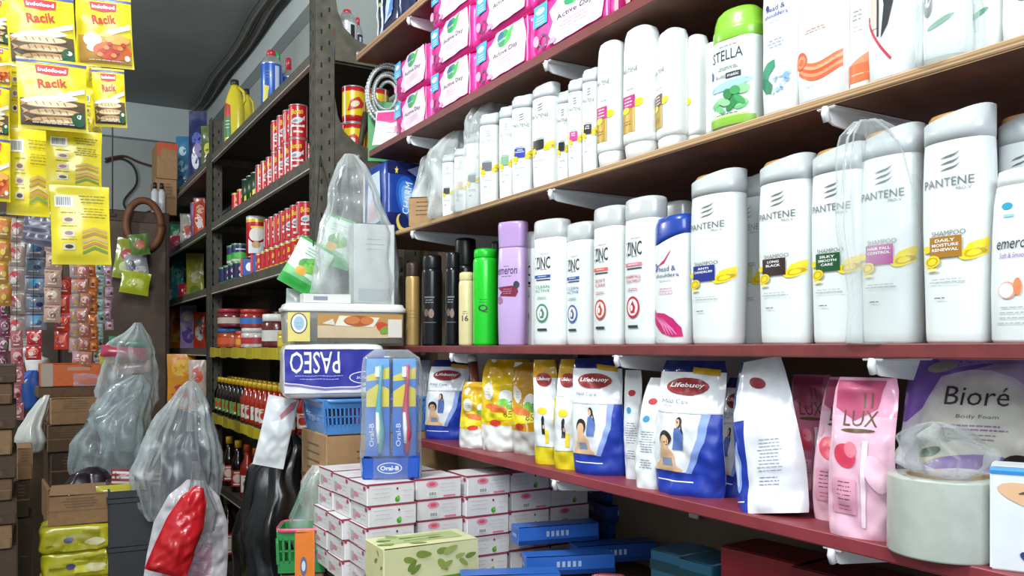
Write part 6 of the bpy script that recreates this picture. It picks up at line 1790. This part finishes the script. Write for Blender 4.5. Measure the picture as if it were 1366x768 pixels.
def strip(lab, items, t, turn=0.0, group='yellow seasoning sachet strips', cat='sachet strip'):
    """items: (px0, px1, pytop, pybot, 'f0'|'f1'|'b', roll)"""
    i0 = items[0]; px = (i0[0] + i0[1]) / 2
    base = atT(px, i0[2], t)
    r = root('sachet_strip', lab, cat, base, 0, group)
    q = MB(); q.tube([(0, .004, -.01), (.002, .006, (CZ - base.z) * .5), (0, .004, CZ - base.z)], .0012, mat('#3a342c', .6), 5); q.build('hanging_thread', r)
    for k, (a, b, pt, pb, kind, roll) in enumerate(items):
        pc = (a + b) / 2
        p = atT(pc, pt, t)
        w = (b - a) * t / FPX * .90; h = (pb - pt) * t / FPX
        mb, S = pouch_mesh(w, h, FLAT, YF, int(px) + k * 3, .0028, 18, 20)
        o = mb.build('sachet', r)
        A = Art(S, False, .010)
        {'f0': racik_front(0), 'f1': racik_front(1), 'b': racik_back}[kind](A, w, h); A.done(o)
        o.location = p - base + Vector((0, 0, -h))
        o.rotation_euler = (0, roll, face(pc) + turn)
strip('yellow seasoning strip hanging in front, fish pictures on both its sachets', [(14, 104, -8, 90, 'f0', -.06), (26, 118, 80, 174, 'f0', -.03)], 1.12)
strip('yellow seasoning strip with an orange fried dish on its upper sachet', [(104, 180, -4, 90, 'f1', -.05), (126, 170, 92, 170, 'f0', -.05)], 1.20)
strip('yellow seasoning strip showing barcode backs, hanging lowest', [(62, 136, 174, 256, 'b', .0), (70, 149, 248, 353, 'b', -.03)], 1.16)
strip('yellow seasoning strip with barcode back beside a red-labelled sachet', [(10, 44, 60, 170, 'b', .0), (10, 66, 172, 288, 'b', .0)], 1.26)
strip('yellow seasoning strip of twisted sachets behind the barcode ones', [(100, 134, 20, 120, 'b', .02), (108, 136, 118, 190, 'b', .02), (40, 74, 186, 282, 'f0', -.04)], 1.30)
strip('yellow seasoning strip cut by the picture edge', [(-34, 14, -6, 60, 'f0', 0), (-30, 14, 60, 112, 'f1', .03), (-30, 12, 112, 182, 'f0', 0), (-32, 13, 182, 268, 'f1', 0)], 1.2)

# strips of small sachets further back
def mini(lab, x0, x1, y0, y1, n, t, c1, c2, c3, seed):
    base = atT((x0 + x1) / 2, y0, t)
    r = root('sachet_strip', lab, 'sachet strip', base, face((x0 + x1) / 2), 'strips of small sachets hanging at the back')
    w = (x1 - x0) * t / FPX * .92; hh = (y1 - y0) * t / FPX / n
    R = random.Random(seed)
    zr_ = EYE + (HOR - 285.5) / FPX * 3.36 - base.z
    if zr_ > .01:
        q = MB(); q.tube([(0, 0, -.004), (.002, .003, zr_ * .5), (0, 0, zr_)], .0012, mat('#3a342c', .6), 5); q.build('hanging_thread', r)
    for k in range(n):
        if k < 2:
            mb, S = pouch_mesh(w, hh * .98, scaleT(PILLOW, .7 if w < .06 else .9), film(c1), seed + k, .005, 8, 8)
            o = mb.build('sachet', r)
            A = Art(S, False, .03)
            A.ell(R.uniform(-.1, .1) * w, hh * .55, w * .34, hh * .24, ink(c2), R.uniform(-.5, .5), 10); A.ell(R.uniform(-.2, .2) * w, hh * .40, w * .18, hh * .14, ink(c3), 0, 8); A.rect(-w * .45, hh * .80, w * .45, hh * .88, ink(c3)); A.rect(-w * .3, hh * .16, w * .2, hh * .22, ink('#e6e0da'))
            A.done(o)
            if k == 0: protos2 = [o]
            else: protos2.append(o)
        else:
            o = protos2[k % 2].copy(); COL.objects.link(o); o.parent = r
        o.location = (R.uniform(-.006, .006), R.uniform(-.01, .01), -hh * (k + 1))
        o.rotation_euler = (R.uniform(-.1, .1), R.uniform(-.06, .06), R.uniform(-.35, .35))
MS = [(-4, 13, 288, 408, 4, '#b98a3a', '#c8602a', '#e0c05a', 'gold and orange sachet strip at the picture edge'),
      (-2, 12, 400, 545, 6, '#7a3a5a', '#c9b2b8', '#5a8a5a', 'dull purple sachet strip under the gold one'),
      (12, 34, 290, 452, 5, '#a89a94', '#b8303a', '#d9d4d0', 'pale sachet strip with red marks, next to the gold strip'),
      (34, 62, 318, 440, 5, '#8a8f9a', '#3fa8d8', '#2a3a7a', 'grey sachet strip with bright blue marks'),
      (60, 82, 312, 430, 5, '#b8998a', '#d9c9b4', '#8a5a4a', 'beige sachet strip beside the blue-marked one'),
      (34, 54, 440, 480, 2, '#b8303a', '#e09a8a', '#e6e0da', 'short strip of shiny red sachets below the blue-marked one'),
      (73, 93, 368, 466, 4, '#c03a2a', '#e6785a', '#5a3a7a', 'strip of large round red sachets'),
      (92, 106, 352, 470, 6, '#b9a8aa', '#c9889a', '#d8b83a', 'pinkish silver sachet strip beside the red round ones'),
      (104, 120, 352, 488, 7, '#a8705a', '#d8b8b0', '#c05a6a', 'brown and pink sachet strip'),
      (117, 129, 352, 470, 7, '#b8642a', '#d98a3a', '#8a3a2a', 'slim rust orange sachet strip'),
      (127, 139, 348, 515, 10, '#9aa8a4', '#3f7a6a', '#3a2a4a', 'longest strip of green and silver sachets'),
      (138, 150, 354, 440, 6, '#a88a94', '#b8a0c0', '#8a2a3a', 'mauve silver sachet strip, last one before the rack'),
      (14, 30, 440, 560, 5, '#a8606a', '#d8b0b4', '#8a3a4a', 'faded rose sachet strip under the red-marked one'),
      (98, 122, 468, 500, 2, '#b08a94', '#e0c8c8', '#9a4a6a', 'short pinkish strip above the orange carton')]
for k, (a, b, c, d, n, c1, c2, c3, lab) in enumerate(MS):
    mini(lab, a, b, c, d, n, 3.25 + .06 * (k % 4), c1, c2, c3, 100 + k)
hp = atT(70, 283, 3.3)
mb = MB(); mb.tube([atT(-40, 286, 3.36), atT(60, 284, 3.36), atT(155, 287, 3.36)], .008, mat('#4a4038', .6), 8)
for x in (-30, 150):
    q = atT(x, 286, 3.36); mb.tube([q, (q.x, q.y, CZ)], .003, mat('#4a4038', .6), 6)
tag(mb.build('hanging_rod'), 'thin dark rod from which the small sachet strips hang', 'rod')
mb, S = pouch_mesh(.14, .13, scaleT(PILLOW, .6), film('#5a5468'), 140, .006, 14, 14)
o = mb.build('snack_bag', None, atT(56, 328, 3.2), (0, .1, face(56))); A = Art(S, False, .02); [A.rect(-.07, .02 + .022 * k, .07, .028 + .022 * k, ink('#83809a')) for k in range(5)]; A.done(o)
tag(o, 'violet grey striped bag hanging above the blue-marked sachets', 'snack bag')
# white price cards low behind the strips
box_thing('price_card', 'white card with printed lines below the sachet strips', 'card', atY(30, 468, 4.954), (.15, .004, .075), face(30), mat('#c9c9c4', .6), .0005, None, [('f', lambda A, w, h: A.lines(0, h * .7, w * .7, 3, h * .2, ink('#7a7a78'), .004))])

# dark wooden cupboard against the back, with goods on top
WD = mat('#4a3a30', .7, 0, .25, 12, .15)
r = root('wooden_cupboard', 'tall dark brown cupboard standing at the back behind the hanging sachets', 'cupboard', (-.35, 5.2, 0))
ch = EYE + .74
mb = MB(); mb.box((0, 0, ch / 2), (2.1, .45, ch), WD, .004); mb.build('carcass', r)
for k in range(4):
    mb = MB(); mb.box((-.78 + .52 * k, -.232, ch / 2), (.50, .018, ch - .12), mat('#55443a', .65, 0, .25, 12, .15), .004); dd = mb.build('door', r)
    q = MB(); q.lathe([(.001, 0), (.012, .002), (.012, .012), (.001, .018)], mat('#8a8478', .4, .5), 12); kb = q.build('knob', dd); kb.location = (-.78 + .52 * k + (.2 if k % 2 == 0 else -.2), -.241, 1.1); kb.rotation_euler = (math.pi / 2, 0, 0)
OR = mat('#c9602a', .6, 0, .1, 30)
def on_cup(lab, x0, x1, pyt, zb, hgt, m, name='carton', cat='carton', Y=5.15, art=()):
    a = atY(x0, HOR, Y); b = atY(x1, HOR, Y)
    return box_thing(name, lab, cat, ((a.x + b.x) / 2, Y, zb), ((b.x - a.x), .22, hgt), 0, m, .003, None, art)
on_cup('plain brown carton on the cupboard top, under the orange-lidded one', 204, 232, 0, ch, .20, CARD, art=[('f', carton_art2)])
on_cup('brown carton with orange lid flap, stacked at the cupboard top', 206, 233, 0, ch + .20, .20, CARD, art=[('f', lambda A, w, h: (A.poly([(-w * .5, h), (w * .5, h), (w * .5, h * .8), (-w * .3, h * .85), (-w * .35, h * .6), (-w * .5, h * .6)], ink('#c9502a'))))])
for k in range(2):
    p = atY(206 + 9 * k, 0, 5.02)
    r2 = root('bottle', 'small white bottle with black cap on the cupboard top, %s the carton' % ('half in front of', 'close against')[k], 'bottle', (p.x, 5.0, ch), 0, 'white bottles on the cupboard')
    q = MB(); q.lathe([(.018, 0), (.02, .004), (.02, .11), (.008, .135)], mat('#c9cccf', .3), 16); q.build('body', r2)
    q = MB(); q.lathe([(.010, .132), (.010, .165), (.001, .168)], mat('#222226', .4), 14); q.build('cap', r2)
# rusty brown ring hanging by the far rack post
p = atY(192, 300, 4.93)
mb = MB(); R_ = 33 * 4.5 / FPX
mb.tube([(p.x + R_ * .66 * math.cos(t * math.pi / 24), p.y + .004 * math.cos(t * math.pi / 24), p.z + R_ * math.sin(t * math.pi / 24)) for t in range(49)], .020, mat('#6e4326', .6, 0, .25, 25, .2), 10)
tag(mb.build('coiled_hose'), 'rust brown coiled ring hanging at the far end of the rack', 'coil')
# greenish packs hanging at the back
GP = [(150, 182, 318, 372, '#8f9a2e', [(0, .6, .3, .15, '#b8303a'), (0, .3, .3, .15, '#cfd8a0')], 'olive green pack with red mark hanging below the brown ring'), (172, 200, 338, 376, '#9a9aa0', [(-.2, .6, .15, .2, '#1f1f24'), (.1, .4, .3, .15, '#c9c9cc')], 'grey pack with black square hanging below the brown ring'), (160, 196, 362, 392, '#a8b42a', [(0, .5, .3, .2, '#c9d06a')], 'yellow green pack at the bottom of the hanging packs'), (176, 200, 312, 340, '#5a7a3a', [(0, .5, .3, .2, '#b84a3a')], 'dark green pack with red print beside the brown ring')]
for k, (a, b, pt, pb, c, bl, lab) in enumerate(GP):
    t = 4.46 - .03 * k; pc = (a + b) / 2; w = (b - a) * t / FPX; h = (pb - pt) * t / FPX
    mb, S = pouch_mesh(w, h, scaleT(PILLOW, 1), film(c), 150 + k, .006, 14, 14); q = atT(pc, pb, t)
    o = mb.build('snack_bag', None, q, (0, .15 * (-1) ** k, face(pc))); A = Art(S, False, .03)
    for (u, v, ru, rv, cc) in bl: A.ell(w * u, h * v, w * ru, h * rv, ink(cc), .2, 12)
    A.done(o); tag(o, lab, 'snack bag', 'packs hanging at the back')

# ---- stacks of cartons on the floor, left of the aisle
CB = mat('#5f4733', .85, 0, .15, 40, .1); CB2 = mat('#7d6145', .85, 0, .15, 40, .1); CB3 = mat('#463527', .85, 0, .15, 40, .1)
def stack(x0, x1, Y, D, edges, labs, mats_, rz=0.0, arts=None, group=None):
    """edges: image rows of the carton boundaries from the top down; the last carton reaches the floor"""
    a = atY(x0, HOR, Y); b = atY(x1, HOR, Y)
    zs = [atY((x0 + x1) / 2, e, Y).z for e in edges] + [0.0]
    for k in range(len(zs) - 1):
        h = zs[k] - zs[k + 1]
        box_thing('carton', labs[k], 'carton', ((a.x + b.x) / 2 + .004 * (-1) ** k, Y + D / 2, zs[k + 1]), (b.x - a.x - .02, D, h - .002), rz + .008 * (-1) ** k, mats_[k % len(mats_)], .003, group, [('f', (arts or [carton_art2])[k % len(arts or [1])])])
def dkart(A, w, h): A.rect(-w * .5, h * .42, w * .5, h * .5, ink('#3a2c22')); A.rect(w * .1, h * .12, w * .35, h * .34, ink('#4a382a'))
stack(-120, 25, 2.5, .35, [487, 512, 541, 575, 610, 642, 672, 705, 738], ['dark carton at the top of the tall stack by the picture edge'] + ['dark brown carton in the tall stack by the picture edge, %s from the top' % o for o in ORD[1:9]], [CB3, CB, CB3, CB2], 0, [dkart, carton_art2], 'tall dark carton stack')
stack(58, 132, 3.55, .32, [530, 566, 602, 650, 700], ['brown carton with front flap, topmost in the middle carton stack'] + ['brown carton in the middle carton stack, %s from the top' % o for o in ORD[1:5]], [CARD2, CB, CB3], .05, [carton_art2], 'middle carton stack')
p = atY(98, 530, 3.6)
box_thing('carton', 'shallow open brown carton tray under the orange box', 'carton', (p.x, 3.74, p.z + .001), (.25, .24, .04), .05, CB, .003, 'middle carton stack')
box_thing('carton', 'bright orange printed box on top of the middle carton stack', 'carton', (p.x - .0, 3.73, p.z + .042), (.22, .2, .085), .03, OR, .002, None, [('f', lambda A, w, h: (A.rect(-w * .5, 0, -w * .32, h, ink('#a89a8c')), A.rect(-w * .1, h * .7, w * .25, h * .85, ink('#b88a6a'))))])
mb, S = pouch_mesh(.12, .05, scaleT(PILLOW, 1), clear('#d8c8dc', .6), 160, .008, 12, 8); tag(mb.build('plastic_bag', None, (p.x + .06, 3.62, p.z + .042), (-.3, 0, .1)), 'small crumpled clear bag lying against the orange box', 'plastic bag', 'clear plastic bags')
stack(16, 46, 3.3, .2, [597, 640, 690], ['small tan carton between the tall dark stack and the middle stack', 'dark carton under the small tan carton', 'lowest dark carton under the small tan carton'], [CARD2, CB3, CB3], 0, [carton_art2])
# white jug shape put in for a bright white spot, blue bag and white bag between the stacks
p = atT(50, 512, 3.75)
r = root('white_jug', 'white jug shape put in for a bright spot between the carton stacks', 'jug', (p.x, p.y, p.z), face(50), None)
q = MB(); q.lathe([(.026, 0), (.034, .004), (.05, .10), (.046, .112), (.02, .125), (.02, .14)], mat('#f4f6f6', .4), 20); q.build('body', r)
q = MB(); q.tube([(-.045, 0, .1), (-.06, 0, .12), (-.05, 0, .15), (.01, 0, .15)], .012, mat('#f4f6f6', .4), 10); q.build('handle', r)
box_thing('carton', 'narrow dark carton carrying the white jug', 'carton', (p.x, p.y + .02, 0), (.24, .2, p.z), face(50), CB3, .003)
box_thing('carton', 'small orange carton beside the white jug', 'carton', (p.x - .075, p.y + .02, p.z), (.05, .05, .07), face(36), OR, .002)
q = bag_mesh([(0, .03, .03, .3, 0, 0), (.05, .05, .04, .6, 0, 0), (.11, .045, .04, .8, 0, 0), (.15, .015, .015, 1.2, .02, 0)], film('#2f5fb0'), 22, .1, 6, .012)
p = atT(36, 545, 3.3); tag(q.build('plastic_bag', None, p), 'small blue plastic bag on the tan carton beside the dark stack', 'plastic bag')
q = bag_mesh([(-.09, .03, .03, .5, 0, 0), (-.05, .05, .04, .8, 0, 0), (.0, .04, .035, 1, 0, 0), (.05, .03, .02, 1.2, .02, 0), (.12, .012, .01, 1.2, .05, 0)], film('#c9cac6'), 23, .12, 6, .016)
p = atT(42, 570, 3.15); tag(q.build('plastic_bag', None, p), 'crumpled white plastic bag hanging beside the middle carton stack', 'plastic bag')

# ---- front carton on yellow packs, dark crate
p = atY(111, 700, 2.75)
zc = p.z
box_thing('carton', 'brown carton lying on the yellow sachet bundles near the draped plastic', 'carton', (p.x, 2.87, zc), (.165, .22, .088), -.06, CARD2, .003, None, [('f', carton_art2)])
def ybun(lab, px, w, h, zb, seed, Y):
    q = atY(px, HOR, Y)
    mb = MB(); S = soft_pack(mb, w, .16, h, film('#bdb622'), .010, seed, .007)
    o = mb.build('sachet_bundle', None, (q.x, Y + .08, zb), -.05)
    A = Art(S); A.z = 40
    R = random.Random(seed)
    for k in range(7): A.rect(w * R.uniform(-.42, .2), h * R.uniform(.1, .8), w * R.uniform(.22, .4), h * R.uniform(.82, .9) if k == 0 else h * R.uniform(.1, .2) + h * .1 * k, ink(('#9a9418', '#d6d04a', '#aaa41c')[k % 3]))
    A.ell(-w * .1, h * .5, w * .07, h * .1, ink('#4a4a7a')); A.ell(w * .25, h * .4, w * .15, h * .15, ink('#d9d2a0')); A.done(o)
    tag(o, lab, 'sachet bundle', 'yellow sachet bundles')
zz = zc
for k in range(4):
    zz -= .075
    ybun('yellow sachet bundle under the brown carton, %s from the top' % ORD[k], 104 + 3 * (k % 2), .19, .074, zz, 170 + k, 2.74)
box_thing('carton', 'large brown carton on the floor under the yellow sachet bundles', 'carton', (atY(104, HOR, 2.74).x - .015, 2.84, 0), (.15, .3, zz), -.05, CB, .003, None, [('f', carton_art2)])
ca = atY(150, HOR, 2.7); cb = atY(208, HOR, 2.7); zt = atY(180, 655, 2.7).z
r = root('plastic_crate', 'dark grey plastic crate standing behind the red and white bags', 'crate', ((ca.x + cb.x) / 2, 2.85, zt - .34), -.05)
w, d, h = cb.x - ca.x, .26, .34
DKC = mat('#34353a', .55, 0, .1, 20)
for nm_, c, dm in (('wall_panel', (0, -d / 2, h / 2), (w, .006, h)), ('wall_panel', (0, d / 2, h / 2), (w, .006, h)), ('wall_panel', (-w / 2, 0, h / 2), (.006, d, h)), ('wall_panel', (w / 2, 0, h / 2), (.006, d, h)), ('base', (0, 0, .004), (w, d, .008))):
    q = MB(); q.box(c, dm, DKC, .001)
    if nm_ == 'wall_panel':
        L = max(dm[0], dm[1])
        for f in (.12, .5, .92):
            q.box((c[0], c[1], h * f), (dm[0] + .008, dm[1] + .008, .016), DKC, .002)
    q.build(nm_, r)
box_thing('carton', 'dark carton on the floor carrying the grey crate', 'carton', (r.location.x, 2.87, 0), (w, .26, zt - .34), -.05, CB3, .003)
mb, S = pouch_mesh(.13, .06, scaleT(PILLOW, 1.3), film('#b9b23a'), 176, .006, 12, 10); o = mb.build('snack_bag', None, (r.location.x - .03, 2.79, zt - .05), (-.2, 0, .1)); tag(o, 'yellow green packet peeking out of the grey crate', 'snack bag')
mb, S = pouch_mesh(.15, .07, scaleT(PILLOW, 1.2), film('#8a3a44'), 177, .006, 12, 10); o = mb.build('snack_bag', None, (r.location.x + .02, 2.87, zt - .03), (-.2, .1, -.1)); A = Art(S, False, .02); [A.rect(-.07, .01 + .015 * k, .07, .017 + .015 * k, ink('#d9ccc8')) for k in range(4)]; A.done(o); tag(o, 'red and white striped packet lying on the grey crate', 'snack bag')

# ---- draped plastic and hanging clear bags
def hangbag(lab, px, py_top, py_bot, t, rings, m, seed, npl=9, pleat=.12, amp=.012, name='plastic_bag', group=None, N=48):
    zt_ = atT(px, py_top, t).z; zb_ = atT(px, py_bot, t).z; H_ = zt_ - zb_
    p = atT(px, py_bot, t)
    rr = [(f * H_, a * t / FPX, b * t / FPX, pl, cx * t / FPX, 0) for f, a, b, pl, cx in rings]
    q = bag_mesh(rr, m, seed, pleat, npl, amp, N)
    return tag(q.build(name, None, p, face(px)), lab, 'plastic bag', group)
box_thing('carton', 'tall dark carton hidden under the draped grey sheet', 'carton', (atT(140, HOR, 2.95).x, atT(140, HOR, 2.95).y + .02, 0), (.2, .22, atT(140, 664, 2.95).z), -.05, CB3, .003)
GREYP = mat('#9aa4a8', .3, 0, .12, 18, .3, .2)
hangbag('large grey translucent plastic sheet draped over goods by the middle carton stack', 140, 500, 662, 2.95, [(0, 50, 25, .4, 0), (.25, 46, 28, .5, 4), (.5, 40, 26, .7, 10), (.75, 30, 22, 1, 22), (.92, 18, 14, 1.3, 34), (1, 6, 5, 1.3, 40)], clear('#b9c6cc', 1.0), 31, 10, .12, .03)
mb = bag_mesh([(0, .07, .05, .3, 0, 0), (.04, .075, .05, .5, 0, 0), (.075, .05, .04, .7, 0, 0), (.095, .015, .01, .8, .01, 0)], mat('#231a24', .25, 0, .2, 20, .3, .3), 32, .08, 7, .014)
tag(mb.build('plastic_bag', None, atT(120, 662, 2.72), 0), 'small shiny dark purple bag at the foot of the draped sheet', 'plastic bag')
hangbag('clear bag hanging above the draped sheet with pale crumpled top', 172, 430, 560, 3.25, [(0, 34, 22, .5, -6), (.3, 36, 24, .6, -4), (.55, 30, 22, .8, 2), (.75, 26, 18, 1.0, 2), (.9, 12, 10, 1.3, 8), (1, 4, 4, 1.3, 10)], clear('#d2dadc', .9), 33, 10, .12, .022)
for k, (px, py, c, w, lab) in enumerate(((164, 478, '#b8405a', .16, 'crimson packet inside the clear bag above the draped sheet'), (158, 484, '#c2b23a', .13, 'yellow packet inside the clear bag above the draped sheet'), (170, 466, '#2f7a5a', .14, 'green packet inside the clear bag above the draped sheet'), (178, 498, '#b89a9a', .15, 'pale pink packet inside the clear bag above the draped sheet'))):
    mb, S = pouch_mesh(w, .045, scaleT(PILLOW, 1), film(c), 180 + k, .004, 12, 8)
    tag(mb.build('snack_bag', None, atT(px, py, 3.22 + .02 * k), (0, .1 * (-1) ** k, face(px))), lab, 'snack bag', 'packets in the clear bag')
hangbag('pale grey clear bag slung against the cartons beside the draped sheet', 168, 520, 600, 3.1, [(0, 22, 14, .5, -6), (.35, 30, 18, .7, 0), (.7, 24, 16, 1.0, 6), (1, 5, 4, 1.3, 22)], clear('#c9d2d6', .9), 34, 8, .1, .02)
hangbag('big clear pleated plastic bag hanging in the aisle in front of the rack', 240, 508, 690, 2.55, [(0, 34, 24, .4, -4), (.10, 48, 34, .5, -2), (.35, 54, 38, .7, -2), (.6, 40, 30, 1.0, 2), (.82, 23, 18, 1.4, 8), (.95, 11, 9, 1.6, 12), (1, 4, 3, 1.5, 14)], clear('#e6ebee', .62, .10, 22), 35, 17, .13, .012, group='clear plastic bags', N=110)
hangbag('dark bundle inside the big clear pleated bag', 248, 575, 655, 2.55, [(0, 20, 14, .3, 0), (.3, 30, 20, .4, 0), (.7, 26, 18, .5, 2), (1, 8, 6, .6, 4)], mat('#3a3a4c', .35, 0, .3, 25, .2, .2), 36, 6, .08, .012)
BAGP = [(0, 1, .004), (.06, 1, .03), (.3, .98, .055), (.6, .9, .05), (.85, .62, .035), (.95, .34, .02), (1, .22, .008)]
def flatbag(lab, px, pyt, pyb, wpx, t, col, seed, tilt, amp=.011, lean=.0, name='carrier_bag', art=None):
    w = wpx * t / FPX; h = (pyb - pyt) * t / FPX
    mb, S = pouch_mesh(w, h, BAGP, film(col), seed, amp, 40, 40, None, None, 3.0, lean)
    o = mb.build(name, None, atT(px, pyb, t), (0, tilt, face(px)))
    if art:
        A = Art(S, False, .012); art(A, w, h); A.done(o)
    return tag(o, lab, 'plastic bag', 'carrier bags hanging in the aisle')
flatbag('white crinkled carrier bag hanging lowest in the aisle, behind the red one', 246, 640, 785, 104, 2.44, '#d6d2d8', 37, .10, .016, art=lambda A, w, h: (A.poly([(-w * .05, h * .1), (w * .3, h * .15), (w * .28, h * .45), (w * .05, h * .4)], ink('#c9a3b4')), A.poly([(-w * .45, h * .1), (-w * .2, h * .12), (-w * .25, h * .3)], ink('#c3b9c2'))))
flatbag('bright red plastic bag hanging in the aisle beside the white one', 220, 644, 766, 54, 2.30, '#d2222b', 38, .36, .010)
hangbag('twisted neck of clear bag with dark contents between red and white bags', 268, 615, 710, 2.38, [(0, 16, 12, .5, 0), (.3, 20, 14, .6, 0), (.6, 12, 9, .9, -2), (1, 4, 3, 1.2, -6)], clear('#b0b0b4', .55), 39, 9, .14, .01)
